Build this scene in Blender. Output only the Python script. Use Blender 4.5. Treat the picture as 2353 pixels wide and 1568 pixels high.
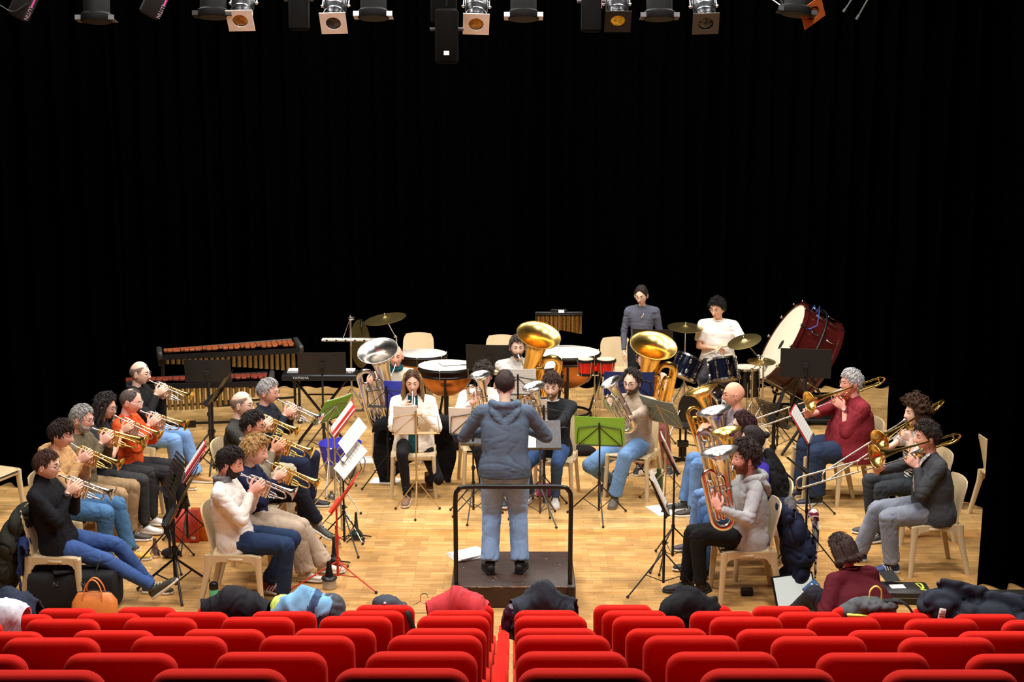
import bpy, bmesh, math, random
import numpy as np
from mathutils import Vector, Matrix, Quaternion
V = Vector
PI = math.pi
R = math.radians
sc = bpy.context.scene
C = sc.collection
for _o in list(bpy.data.objects):
    bpy.data.objects.remove(_o)
random.seed(7)

# ---------------- camera, world, lights, exposure ----------------
H, PITCH, F = 4.46, R(10.86), 3500.0
cam = bpy.data.cameras.new('camera')
cam.sensor_width = 36.0
cam.lens = 36.0 * F / 2353.0
cam.clip_end = 100
camo = bpy.data.objects.new('camera', cam)
C.objects.link(camo)
camo.location = (0, 0, H)
camo.rotation_euler = (PI / 2 - PITCH, 0, 0)
sc.camera = camo
w = bpy.data.worlds.new('hall_ambient')
sc.world = w
w.use_nodes = True
w.node_tree.nodes['Background'].inputs[0].default_value = (1.0, 0.95, 0.88, 1)
w.node_tree.nodes['Background'].inputs[1].default_value = 0.035
sc.view_settings.view_transform = 'Standard'
sc.view_settings.look = 'None'
sc.view_settings.exposure = 0.2
sc.view_settings.gamma = 1.0
sc.view_settings.use_curve_mapping = False

def area(name, loc, size, power, col=(1, .94, .86), aim=None, spread=180):
    l = bpy.data.lights.new(name, 'AREA')
    l.shape = 'RECTANGLE'
    l.size, l.size_y = size
    l.energy = power
    l.color = col
    l.spread = R(spread)
    o = bpy.data.objects.new(name, l)
    C.objects.link(o)
    o.location = loc
    if aim:
        o.rotation_euler = (V(aim) - V(loc)).to_track_quat('-Z', 'Y').to_euler()
    return o

LW = (1, .955, .90)
for k, (y, p) in enumerate(((11.4, 90), (14.6, 185), (17.2, 185))):
    for x in (-3.4, 0.0, 3.4):
        area('work_light', (x, y, 7.4), (2.2, .3), p, LW, (x, y + .3, 0))
for x in (-3.0, 3.0):
    area('house_light', (x, 9.9, 8.4), (1.8, .5), 210, (1, .955, .91), (x * .6, 13.4, .8))
    area('house_light', (x, 7.2, 8.8), (1.8, .8), 230, (1, .95, .90), (x * .8, 6.4, 2.0))

# ---------------- picture-frame helpers: a pixel plus a distance gives a place ----------------
TP = math.tan
def ang(py): return PITCH + math.atan((py - 784.0) / F)
def ZY(py, Y): return H - Y * TP(ang(py))
def XY(px, Y, z=.9): return (px - 1176.5) / F * (Y * math.cos(PITCH) + (H - z) * math.sin(PITCH))
def W(px, py, Y):
    z = ZY(py, Y)
    return V((XY(px, Y, z), Y, z))
def G(px, py, z=0.0):
    Y = (H - z) / TP(ang(py))
    return V((XY(px, Y, z), Y, z))

# ---------------- materials ----------------
def lin(c):
    return tuple((x / 12.92 if x <= .04045 else ((x + .055) / 1.055) ** 2.4) for x in (v / 255.0 for v in c)) + (1,)
_m = {}
def mat(name, col, rough=.6, metal=0.0, kind=None, var=.12, scale=40., bump=.15, sheen=0., spec=None):
    if name in _m: return _m[name]
    m = bpy.data.materials.new(name)
    m.use_nodes = True
    nt = m.node_tree
    b = nt.nodes['Principled BSDF']
    b.inputs['Roughness'].default_value = rough
    b.inputs['Metallic'].default_value = metal
    if spec is not None: b.inputs['Specular IOR Level'].default_value = spec
    if sheen: b.inputs['Sheen Weight'].default_value = sheen
    lc = lin(col)
    tc = nt.nodes.new('ShaderNodeTexCoord')
    n = nt.nodes.new('ShaderNodeTexNoise')
    n.inputs['Scale'].default_value = scale
    n.inputs['Detail'].default_value = 4
    nt.links.new(tc.outputs['Object'], n.inputs['Vector'])
    r = nt.nodes.new('ShaderNodeValToRGB')
    r.color_ramp.elements[0].position = .3
    r.color_ramp.elements[1].position = .7
    r.color_ramp.elements[0].color = tuple(v * (1 - var) for v in lc[:3]) + (1,)
    r.color_ramp.elements[1].color = tuple(min(1, v * (1 + var)) for v in lc[:3]) + (1,)
    nt.links.new(n.outputs['Fac'], r.inputs['Fac'])
    nt.links.new(r.outputs['Color'], b.inputs['Base Color'])
    if bump:
        bp = nt.nodes.new('ShaderNodeBump')
        bp.inputs['Strength'].default_value = bump
        bp.inputs['Distance'].default_value = .01
        src = n
        if kind in ('cloth', 'hair', 'denim'):
            mp = nt.nodes.new('ShaderNodeMapping')
            mp.inputs['Scale'].default_value = (1, 1, .35) if kind != 'hair' else (1.3, 1.3, .25)
            n2 = nt.nodes.new('ShaderNodeTexNoise')
            n2.inputs['Scale'].default_value = 14 if kind != 'hair' else 130
            n2.inputs['Detail'].default_value = 3
            n2.inputs['Distortion'].default_value = .8
            nt.links.new(tc.outputs['Object'], mp.inputs['Vector'])
            nt.links.new(mp.outputs['Vector'], n2.inputs['Vector'])
            src = n2
        nt.links.new(src.outputs['Fac'], bp.inputs['Height'])
        nt.links.new(bp.outputs['Normal'], b.inputs['Normal'])
    _m[name] = m
    return m
def cloth(name, col, **k):
    k.setdefault('rough', .85); k.setdefault('bump', .55); k.setdefault('scale', 9); k.setdefault('spec', .2)
    return mat(name, col, kind='cloth', **k)
def hexm(prefix, col, f=cloth, **k): return f(prefix + '_%02x%02x%02x' % tuple(col), col, **k)

M_GOLD = mat('lacquered_brass', (238, 200, 116), .25, 1.0, var=.06, bump=.02, scale=6)
M_GOLDR = mat('red_brass', (222, 158, 92), .24, 1.0, var=.06, bump=.02, scale=6)
M_SILV = mat('silver_plate', (226, 222, 216), .23, 1.0, var=.04, bump=.02, scale=6)
M_CHROME = mat('chrome', (215, 215, 215), .2, 1.0, var=.03, bump=.01)
M_CYM = mat('cymbal_bronze', (222, 196, 128), .32, 1.0, var=.1, bump=.05, scale=60)
M_COPPER = mat('timpani_copper', (194, 124, 70), .28, 1.0, var=.15, bump=.05, scale=5)
M_BLK = mat('black_metal', (20, 20, 22), .38, 0.2, var=.05, bump=.03)
M_BLKM = mat('matt_black', (16, 15, 15), .75, var=.1, bump=.05)
M_RUB = mat('black_rubber', (14, 14, 15), .6, var=.05, bump=.03)
M_DGREY = mat('dark_grey_plastic', (48, 47, 46), .5, var=.05, bump=.03)
M_CHAIR = mat('beige_plastic', (210, 187, 148), .38, var=.03, bump=.04, scale=3)
M_SKIN = {}
M_WHITE = mat('white_paper', (240, 238, 232), .7, var=.02, bump=.02)
M_EYEW = mat('eye_white', (225, 220, 215), .3, var=.01, bump=0)
M_EYED = mat('eye_dark', (30, 20, 16), .2, var=.05, bump=0)
M_LENS = None

def setp(o, **k):
    for a, b in k.items(): o[a] = b
    return o

# ---------------- mesh builder ----------------
def frames(pts):
    n = len(pts)
    T = []
    for i in range(n):
        a = pts[max(i - 1, 0)]; b = pts[min(i + 1, n - 1)]
        t = (b - a)
        T.append(t.normalized() if t.length > 1e-9 else V((0, 0, 1)))
    up = V((0, 0, 1)) if abs(T[0].z) < .9 else V((1, 0, 0))
    u = T[0].cross(up).normalized()
    out = []
    for i in range(n):
        u = (u - T[i] * u.dot(T[i]))
        if u.length < 1e-6: u = T[i].orthogonal()
        u = u.normalized()
        out.append((T[i], u, T[i].cross(u)))
    return out
def cr(pts, k=6):
    pts = [V(p) for p in pts]
    P = [pts[0] * 2 - pts[1]] + pts + [pts[-1] * 2 - pts[-2]]
    out = []
    for i in range(1, len(P) - 2):
        for j in range(k):
            t = j / k
            a, b, c, d = P[i - 1], P[i], P[i + 1], P[i + 2]
            out.append(.5 * ((2 * b) + (c - a) * t + (2 * a - 5 * b + 4 * c - d) * t * t + (3 * b - a - 3 * c + d) * t ** 3))
    out.append(pts[-1])
    return out
class MB:
    def __init__(s):
        s.v = []; s.f = []; s.m = []; s.M = None
    def add(s, vs, fs, mi=0):
        b = len(s.v)
        if s.M is not None: vs = [s.M @ V(v) for v in vs]
        s.v += [tuple(v) for v in vs]
        s.f += [tuple(b + i for i in f) for f in fs]
        s.m += [mi] * len(fs)
        return s
    def tube(s, pts, r, n=10, mi=0, caps=True, round_=False, fl=1.0, closed=False):
        pts = [V(p) for p in pts]
        L = len(pts)
        rr = list(r) if hasattr(r, '__len__') else [r] * L
        if len(rr) != L:
            m = len(rr) - 1
            rr = [rr[min(int(i * m / (L - 1)), m - 1)] * (1 - (i * m / (L - 1) - min(int(i * m / (L - 1)), m - 1))) + rr[min(int(i * m / (L - 1)), m - 1) + 1] * (i * m / (L - 1) - min(int(i * m / (L - 1)), m - 1)) for i in range(L)]
        fr = frames(pts)
        if round_:
            q, qr, qf = [], [], []
            for a in (0, 30, 60):
                q.append(pts[0] - fr[0][0] * rr[0] * math.cos(R(a))); qr.append(rr[0] * math.sin(R(a)) + 1e-5); qf.append(fr[0])
            q += pts; qr += rr; qf += fr
            for a in (60, 30, 0):
                q.append(pts[-1] + fr[-1][0] * rr[-1] * math.cos(R(a))); qr.append(rr[-1] * math.sin(R(a)) + 1e-5); qf.append(fr[-1])
            pts, rr, fr = q, qr, qf; L = len(pts)
        vs = []
        for i in range(L):
            t, u, w_ = fr[i]
            for k in range(n):
                a = 2 * PI * k / n
                vs.append(pts[i] + u * (rr[i] * math.cos(a)) + w_ * (rr[i] * fl * math.sin(a)))
        fs = []
        for i in range(L - 1 + (1 if closed else 0)):
            for k in range(n):
                k2 = (k + 1) % n; i2 = (i + 1) % L
                fs.append((i * n + k, i * n + k2, i2 * n + k2, i2 * n + k))
        if caps and not closed:
            fs.append(tuple(range(n - 1, -1, -1)))
            fs.append(tuple(range((L - 1) * n, L * n)))
        return s.add(vs, fs, mi)
    def ring(s, c, ax, rad, r, n=28, m=8, mi=0, a0=0, a1=2 * PI, ref=None, ry=None):
        ax = V(ax).normalized()
        u = (V(ref) - ax * V(ref).dot(ax)).normalized() if ref is not None else ax.orthogonal().normalized()
        w_ = ax.cross(u)
        full = abs(a1 - a0 - 2 * PI) < 1e-6
        k = n if full else n + 1
        pts = [V(c) + u * (rad * math.cos(a0 + (a1 - a0) * i / n)) + w_ * ((ry or rad) * math.sin(a0 + (a1 - a0) * i / n)) for i in range(k)]
        return s.tube(pts, r, m, mi, closed=full)
    def lathe(s, prof, n=28, mi=0, M=None, caps=True, shell=0):
        if shell:
            prof = list(prof) + [(max(r - shell, 0), z) for r, z in reversed(prof)]
            caps = False
        vs = []
        for r, z in prof:
            for k in range(n):
                a = 2 * PI * k / n
                p = V((r * math.cos(a), r * math.sin(a), z))
                vs.append(M @ p if M is not None else p)
        L = len(prof); fs = []
        rng = L if shell else L - 1
        for i in range(rng):
            for k in range(n):
                k2 = (k + 1) % n; i2 = (i + 1) % L
                fs.append((i * n + k, i * n + k2, i2 * n + k2, i2 * n + k))
        if caps:
            fs.append(tuple(range(n - 1, -1, -1))); fs.append(tuple(range((L - 1) * n, L * n)))
        return s.add(vs, fs, mi)
    def box(s, c, d, mi=0, M=None, bev=0):
        x, y, z = d[0] / 2, d[1] / 2, d[2] / 2
        if bev:
            prof = [(-x + bev, -y), (x - bev, -y), (x, -y + bev), (x, y - bev), (x - bev, y), (-x + bev, y), (-x, y - bev), (-x, -y + bev)]
            vs = []
            for zz, ins in ((-z, bev), (-z + bev, 0), (z - bev, 0), (z, bev)):
                for px, py in prof:
                    vs.append(V((px * (1 - ins / x), py * (1 - ins / y), zz)))
            fs = [tuple(range(7, -1, -1)), tuple(range(24, 32))]
            for i in range(3):
                for k in range(8):
                    fs.append((i * 8 + k, i * 8 + (k + 1) % 8, (i + 1) * 8 + (k + 1) % 8, (i + 1) * 8 + k))
        else:
            vs = [V((a, b, e)) for e in (-z, z) for b in (-y, y) for a in (-x, x)]
            fs = [(0, 2, 3, 1), (4, 5, 7, 6), (0, 1, 5, 4), (2, 6, 7, 3), (0, 4, 6, 2), (1, 3, 7, 5)]
        T = Matrix.Translation(V(c)) @ (M.to_4x4() if M is not None else Matrix())
        return s.add([T @ v for v in vs], fs, mi)
    def ell(s, c, r, n=14, m=9, mi=0, M=None):
        vs = []; fs = []
        for i in range(m + 1):
            a = PI * i / m
            for k in range(n):
                b = 2 * PI * k / n
                p = V((r[0] * math.sin(a) * math.cos(b), r[1] * math.sin(a) * math.sin(b), -r[2] * math.cos(a)))
                if i in (0, m): p += V((1e-5 * math.cos(b), 1e-5 * math.sin(b), 0))
                if M is not None: p = M @ p
                vs.append(V(c) + p)
        for i in range(m):
            for k in range(n):
                fs.append((i * n + k, i * n + (k + 1) % n, (i + 1) * n + (k + 1) % n, (i + 1) * n + k))
        fs.append(tuple(range(n - 1, -1, -1))); fs.append(tuple(range(m * n, m * n + n)))
        return s.add(vs, fs, mi)
    def loft(s, secs, mi=0, n=16, p=2.0):
        """secs: (centre, u, ru, v, rv) superellipse sections"""
        vs = []
        for c, u, ru, v, rv in secs:
            for k in range(n):
                a = 2 * PI * k / n
                ca, sa = math.cos(a), math.sin(a)
                vs.append(V(c) + V(u) * (ru * math.copysign(abs(ca) ** (2 / p), ca)) + V(v) * (rv * math.copysign(abs(sa) ** (2 / p), sa)))
        L = len(secs); fs = []
        for i in range(L - 1):
            for k in range(n):
                fs.append((i * n + k, i * n + (k + 1) % n, (i + 1) * n + (k + 1) % n, (i + 1) * n + k))
        fs.append(tuple(range(n - 1, -1, -1))); fs.append(tuple(range((L - 1) * n, L * n)))
        return s.add(vs, fs, mi)
    def slab(s, org, u, v, w_, h, t, mi=0, nu=1, nv=1, f=None):
        """thin sheet w x h centred on org in plane u,v with thickness t; f(a,b)->bulge"""
        u = V(u).normalized(); v = V(v).normalized(); nn = u.cross(v)
        vs = []; fs = []
        for sd in (0, 1):
            for j in range(nv + 1):
                for i in range(nu + 1):
                    a = i / nu; b = j / nv
                    q = V(org) + u * ((a - .5) * w_) + v * ((b - .5) * h) + nn * ((f(a, b) if f else 0) + (t / 2 if sd else -t / 2))
                    vs.append(q)
        k = (nu + 1) * (nv + 1)
        for j in range(nv):
            for i in range(nu):
                a = j * (nu + 1) + i
                fs.append((a + k, a + 1 + k, a + nu + 2 + k, a + nu + 1 + k))
                fs.append((a, a + nu + 1, a + nu + 2, a + 1))
        bd = [i for i in range(nu + 1)] + [j * (nu + 1) + nu for j in range(1, nv + 1)] + [nv * (nu + 1) + i for i in range(nu - 1, -1, -1)] + [j * (nu + 1) for j in range(nv - 1, 0, -1)]
        for i in range(len(bd)):
            a, b = bd[i], bd[(i + 1) % len(bd)]
            fs.append((a, b, b + k, a + k))
        return s.add(vs, fs, mi)
    def prism(s, outline, y0, y1, mi=0, M=None, bev=0):
        """outline in x,z extruded along y; bev rounds the two rims inwards"""
        n = len(outline)
        cx = sum(p[0] for p in outline) / n; cz = sum(p[1] for p in outline) / n
        rings = [(y0, 0), (y1, 0)]
        if bev:
            sgn = 1 if y1 > y0 else -1
            rings = [(y0, bev), (y0 + sgn * bev * .3, bev * .3), (y0 + sgn * bev, 0), (y1 - sgn * bev, 0), (y1 - sgn * bev * .3, bev * .3), (y1, bev)]
        vs = []
        for y, ins in rings:
            for x, z in outline:
                d = math.hypot(x - cx, z - cz) or 1
                k = 1 - ins / d
                p = V((cx + (x - cx) * k, y, cz + (z - cz) * k))
                vs.append(M @ p if M is not None else p)
        fs = [tuple(range(n)), tuple(range(len(vs) - 1, len(vs) - n - 1, -1))]
        for i in range(len(rings) - 1):
            for k in range(n):
                fs.append((i * n + k, (i + 1) * n + k, (i + 1) * n + (k + 1) % n, i * n + (k + 1) % n))
        return s.add(vs, fs, mi)
    def mesh(s, name='mesh'):
        me = bpy.data.meshes.new(name)
        me.from_pydata(s.v, [], s.f)
        me.polygons.foreach_set('material_index', s.m)
        me.update()
        return me
    def obj(s, name, m, parent=None, sharp=45, fix=True):
        me = s.mesh(name)
        if fix:
            bm = bmesh.new(); bm.from_mesh(me)
            bmesh.ops.recalc_face_normals(bm, faces=bm.faces)
            bm.to_mesh(me); bm.free()
        return link(name, me, m, parent, sharp)
def link(name, me, m, parent=None, sharp=45):
    for x in (m if isinstance(m, (list, tuple)) else [m]): me.materials.append(x)
    me.polygons.foreach_set('use_smooth', [True] * len(me.polygons))
    if sharp: me.set_sharp_from_angle(angle=R(sharp))
    me.name = name
    o = bpy.data.objects.new(name, me)
    C.objects.link(o)
    if parent is not None: o.parent = parent
    return o
def thing(name, label, cat, loc=(0, 0, 0), rotz=0, group=None, M=None):
    o = bpy.data.objects.new(name, None)
    o.empty_display_size = .1
    C.objects.link(o)
    if M is not None: o.matrix_basis = M
    else:
        o.location = loc; o.rotation_euler = (0, 0, rotz)
    return tag(o, label, cat, group)
def tag(o, label, cat, group=None):
    o['label'] = label; o['category'] = cat
    if group: o['group'] = group
    return o
def structure(o):
    o['kind'] = 'structure'
    return o
def MM(o):
    """world matrix of a thing made this session"""
    return o.matrix_basis.copy()
def org(o, loc):
    """move a one-mesh thing's origin to loc"""
    loc = V(loc)
    o.data.transform(Matrix.Translation(-loc)); o.location = loc
    return o
def copy_tree(o, parent=None):
    c = o.copy(); C.objects.link(c)
    if parent is not None: c.parent = parent
    for ch in kids(o): copy_tree(ch, c)
    return c
def kids(o): return [x for x in C.objects if x.parent == o]

def snoise(P, freq, seed, oct_=2):
    rs = np.random.RandomState(seed)
    out = np.zeros(len(P)); amp = 1.; tot = 0
    for _ in range(oct_):
        for _k in range(5):
            d = rs.normal(size=3); d /= np.linalg.norm(d)
            out += amp * np.sin(P @ (d * freq) * 2 * PI + rs.uniform(0, 6.28)) / 2.2
        tot += amp; amp *= .5; freq *= 2.1
    return out / tot
def blob(mb, vox=.012, sm=6, wr=0., wf=7., seed=1, aniso=(1, 1, 1), focus=None):
    """merge overlapping closed pieces into one continuous surface"""
    me = mb.mesh('tmp')
    o = bpy.data.objects.new('tmp', me); C.objects.link(o)
    m = o.modifiers.new('r', 'REMESH'); m.mode = 'VOXEL'; m.voxel_size = vox; m.adaptivity = 0
    if sm:
        q = o.modifiers.new('s', 'SMOOTH'); q.factor = .5; q.iterations = sm
    dg = bpy.context.evaluated_depsgraph_get()
    out = bpy.data.meshes.new_from_object(o.evaluated_get(dg))
    bpy.data.objects.remove(o); bpy.data.meshes.remove(me)
    if wr:
        n = len(out.vertices)
        co = np.empty(n * 3); out.vertices.foreach_get('co', co); co = co.reshape(-1, 3)
        no = np.empty(n * 3); out.vertex_normals.foreach_get('vector', no); no = no.reshape(-1, 3)
        q = co * np.array(aniso)
        q = q + .05 * np.stack([snoise(q, 3.1, seed + 11 + k, 1) for k in range(3)], 1)
        v = snoise(q, wf, seed)
        v = .45 - np.exp(-(v / .22) ** 2)
        a = np.full(n, 1.0)
        if focus:
            a = np.full(n, .35)
            for fx, fr in focus:
                d = np.linalg.norm(co - np.array(fx), axis=1)
                a += np.exp(-(d / fr) ** 2)
        co += no * (v * wr * a)[:, None]
        out.vertices.foreach_set('co', co.ravel())
        out.update()
    return out
def rotm(z=0, y=0, x=0): return Matrix.Rotation(z, 3, 'Z') @ Matrix.Rotation(y, 3, 'Y') @ Matrix.Rotation(x, 3, 'X')
def basis(x=None, z=None, y=None):
    """3x3 with exact z, x orthogonalised"""
    z = V(z).normalized(); x = V(x); x = (x - z * x.dot(z)).normalized(); y = z.cross(x)
    return Matrix((x, y, z)).transposed()
def at(loc, M3): return Matrix.Translation(V(loc)) @ M3.to_4x4()
# ---------------- the hall ----------------
def floor_mat(c1, c2):
    m = bpy.data.materials.new('parquet'); m.use_nodes = True
    nt = m.node_tree; b = nt.nodes['Principled BSDF']
    tc = nt.nodes.new('ShaderNodeTexCoord')
    br = nt.nodes.new('ShaderNodeTexBrick')
    br.inputs['Scale'].default_value = 1.0
    br.inputs['Brick Width'].default_value = .42; br.inputs['Row Height'].default_value = .07
    br.inputs['Mortar Size'].default_value = .0012; br.offset = .37; br.offset_frequency = 2
    br.inputs['Color1'].default_value = lin(c1); br.inputs['Color2'].default_value = lin(c2)
    br.inputs['Mortar'].default_value = lin((120, 84, 42))
    nt.links.new(tc.outputs['Object'], br.inputs['Vector'])
    br2 = nt.nodes.new('ShaderNodeTexBrick')
    br2.inputs['Brick Width'].default_value = .14; br2.inputs['Row Height'].default_value = .14
    br2.inputs['Mortar Size'].default_value = .0; br2.offset = .5
    br2.inputs['Color1'].default_value = (.74, .74, .74, 1); br2.inputs['Color2'].default_value = (1.2, 1.2, 1.2, 1)
    br2.inputs['Scale'].default_value = 1.0
    nt.links.new(tc.outputs['Object'], br2.inputs['Vector'])
    mx = nt.nodes.new('ShaderNodeMix'); mx.data_type = 'RGBA'; mx.blend_type = 'MULTIPLY'; mx.inputs[0].default_value = .75
    nt.links.new(br.outputs['Color'], mx.inputs[6]); nt.links.new(br2.outputs['Color'], mx.inputs[7])
    mp = nt.nodes.new('ShaderNodeMapping'); mp.inputs['Scale'].default_value = (3.5, 48, 1)
    n = nt.nodes.new('ShaderNodeTexNoise'); n.inputs['Scale'].default_value = 1.0; n.inputs['Detail'].default_value = 5
    nt.links.new(tc.outputs['Object'], mp.inputs['Vector']); nt.links.new(mp.outputs['Vector'], n.inputs['Vector'])
    r = nt.nodes.new('ShaderNodeValToRGB')
    r.color_ramp.elements[0].color = (.62, .56, .48, 1); r.color_ramp.elements[0].position = .3
    r.color_ramp.elements[1].color = (1.12, 1.12, 1.12, 1); r.color_ramp.elements[1].position = .68
    nt.links.new(n.outputs['Fac'], r.inputs['Fac'])
    m2 = nt.nodes.new('ShaderNodeMix'); m2.data_type = 'RGBA'; m2.blend_type = 'MULTIPLY'; m2.inputs[0].default_value = .8
    nt.links.new(mx.outputs[2], m2.inputs[6]); nt.links.new(r.outputs['Color'], m2.inputs[7])
    nt.links.new(m2.outputs[2], b.inputs['Base Color'])
    b.inputs['Roughness'].default_value = .42
    b.inputs['Specular IOR Level'].default_value = .35
    bp = nt.nodes.new('ShaderNodeBump'); bp.inputs['Strength'].default_value = .15; bp.inputs['Distance'].default_value = .004
    nt.links.new(br.outputs['Fac'], bp.inputs['Height']); bp.invert = True
    nt.links.new(bp.outputs['Normal'], b.inputs['Normal'])
    return m
M_VELV = mat('black_velvet', (1.4, 1.4, 1.4), 1.0, var=.1, bump=.05, scale=20, spec=.0)
M_BLKW = mat('black_paint', (5, 5, 5), .95, var=.05, bump=.02, spec=.05)
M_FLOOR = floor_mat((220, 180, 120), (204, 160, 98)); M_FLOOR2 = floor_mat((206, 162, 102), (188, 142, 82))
structure(MB().box((0, 17.55, -.05), (18, 7.5, .1)).obj('floor', M_FLOOR))
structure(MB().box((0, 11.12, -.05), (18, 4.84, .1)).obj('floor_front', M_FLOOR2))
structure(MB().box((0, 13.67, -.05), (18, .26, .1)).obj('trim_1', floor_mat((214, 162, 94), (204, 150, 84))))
structure(MB().box((0, 9, 9.6), (18, 26, .1)).obj('ceiling', M_BLKW))
structure(MB().box((-9, 9, 4.3), (.2, 26, 10.8)).obj('wall_left', M_BLKW))
structure(MB().box((9, 9, 4.3), (.2, 26, 10.8)).obj('wall_right', M_BLKW))
structure(MB().box((0, 21.6, 4.3), (18, .2, 10.8)).obj('wall_back', M_BLKW))
def curtain(x0, x1, y, label, z0=.01, z1=8.6, per=.28, dep=.07):
    mb = MB(); n = int((x1 - x0) / per * 10); vs = []; fs = []
    for j in range(9):
        z = z0 + (z1 - z0) * j / 8
        for i in range(n + 1):
            x = x0 + (x1 - x0) * i / n
            ph = 2 * PI * (x / per) + .9 * math.sin(x * 1.7)
            a = dep * (1 + .35 * math.sin(x * 3.1)) * (1.15 - .3 * j / 8)
            vs.append(V((x + .02 * math.sin(ph * .5 + j), y + a * math.sin(ph), z)))
    k = len(vs)
    vs += [v + V((0, .012, 0)) for v in vs]
    for j in range(8):
        for i in range(n):
            a = j * (n + 1) + i
            fs.append((a, a + 1, a + n + 2, a + n + 1)); fs.append((a + k, a + n + 1 + k, a + n + 2 + k, a + 1 + k))
    mb.add(vs, fs)
    o = mb.obj('curtain', M_VELV, fix=False)
    org(o, ((x0 + x1) / 2, y, z0))
    return tag(o, label, 'curtain', 'black stage drapes')
curtain(-8.6, 8.6, 19.95, 'wide black velvet drape closing the back of the stage')
curtain(-8.0, -3.95, 15.25, 'black side drape hanging behind the cornet players on the left')
curtain(3.72, 8.0, 14.55, 'black side drape hanging behind the trombone players on the right')
curtain(3.92, 7.6, 12.2, 'nearest black side drape at the right edge, pooling on the floor')

# raked tiers under the audience
M_TIER = mat('dark_carpet', (30, 26, 26), .95, var=.2, scale=60, bump=.3)
M_SEATD = mat('seat_shell_black', (22, 20, 20), .5)
ROWS = [(9.494, .87), (8.585, 1.178), (7.707, 1.482), (6.79, 1.775), (5.872, 2.107), (4.985, 2.402), (4.095, 2.718)]
mb = MB()
tier_z = []
for i, (y, zt) in enumerate(ROWS):
    z = 0.0 if i == 0 else zt - .87
    tier_z.append(z)
    if i: mb.box((0, y + .02, z / 2 - .2), (18, .92, z + .4))
mb.box((0, ROWS[0][0] - .5, -.06), (18, 1.5, .1))
mb.box((0, 1.6, .9), (18, 4.2, 2.5))
structure(mb.obj('floor_tiers', M_TIER))
structure(MB().box((0, -4.2, 4.3), (18, .2, 10.8)).obj('wall_front', M_BLKW))

# theatre seats
M_RED = mat('red_wool_upholstery', (214, 34, 26), .92, var=.07, scale=260, bump=.1, sheen=.12, spec=.08)
_b = _m['red_wool_upholstery'].node_tree.nodes['Principled BSDF']
_b.inputs['Sheen Tint'].default_value = (1, .35, .2, 1); _b.inputs['Sheen Roughness'].default_value = .5
def backout(w, h, r, n=7):
    pts = [(-w / 2 + .012, 0), (w / 2 - .012, 0)]
    for cx, s in ((w / 2 - r, 1), (-w / 2 + r, -1)):
        rng = range(n + 1) if s == 1 else range(n, -1, -1)
        for i in rng:
            a = PI / 2 * i / n
            pts.append((cx + s * r * math.cos(a), h - r + r * math.sin(a)))
    return pts
def make_seat():
    t = thing('theatre_seat', '', 'seat')
    # local: x across (left edge of back at 0), y towards the stage, z up from the tier
    mb = MB(); w_ = .388
    o = backout(w_, .60, .060)
    n = len(o); rings = []
    prof = [(-.050, .036), (-.046, .015), (-.036, .004), (-.022, 0), (.012, 0), (.032, .003), (.044, .013), (.048, .034)]
    vs = []
    for y, ins in prof:
        for x, z in o:
            k = 1 - ins / (w_ / 2)
            zz = z if z < .01 else z - ins * (z / .6) * (1 if z > .3 else .3)
            # back leans away from the stage towards its top
            vs.append(V((w_ / 2 + x * k, y * (1.12 - .35 * (z / .6)) - .14 * (z / .6), .27 + zz)))
    fs = [tuple(range(n)), tuple(range(len(vs) - 1, len(vs) - n - 1, -1))]
    for i in range(len(prof) - 1):
        for k in range(n): fs.append((i * n + k, (i + 1) * n + k, (i + 1) * n + (k + 1) % n, i * n + (k + 1) % n))
    mb.add(vs, fs); mb.obj('backrest', M_RED, t, sharp=70)
    MB().box((w_ / 2, .26, .40), (.40, .42, .11), bev=.03).obj('seat_cushion', M_RED, t, sharp=60)
    a = MB(); a.box((w_ + .066, .16, .53), (.072, .34, .09), bev=.022); a.box((w_ + .066, .03, .38), (.06, .14, .26), bev=.02)
    a.obj('armrest', M_RED, t, sharp=60)
    f = MB(); f.box((w_ + .066, .1, .22), (.035, .2, .44)); f.box((w_ + .066, .1, .012), (.05, .34, .024))
    f.obj('foot_support', M_SEATD, t)
    return t
seat0 = make_seat(); _used = False
ORD = ['first', 'second', 'third', 'fourth', 'fifth', 'sixth', 'seventh', 'eighth']
RN = ['front row nearest the stage', 'second row back from the stage', 'third row back from the stage', 'fourth row back from the stage', 'fifth row back from the stage', 'sixth row back from the stage', 'row nearest the viewer']
for i, (y, zt) in enumerate(ROWS):
    dep = y * math.cos(PITCH) + (H - zt) * math.sin(PITCH)
    half = 1176.5 / F * dep
    for k in range(-8, 8):
        x = .013 + .52 * k
        if x + .46 < -half - .05 or x > half + .05: continue
        if _used: o = copy_tree(seat0)
        else: o = seat0; _used = True
        xc = x + .19
        o.location = (x, y + .105, tier_z[i] - .003 * xc * xc + .013)
        side = ('right of' if k >= 0 else 'left of'); q = k if k >= 0 else -k - 1
        o['label'] = 'red theatre seat, %s %s the centre gap, %s' % (ORD[q], side, RN[i])
        o['group'] = 'red theatre seats'
def seat_top(px, row):
    y, z = ROWS[row]
    return V((XY(px, y, z), y, z))

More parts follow.
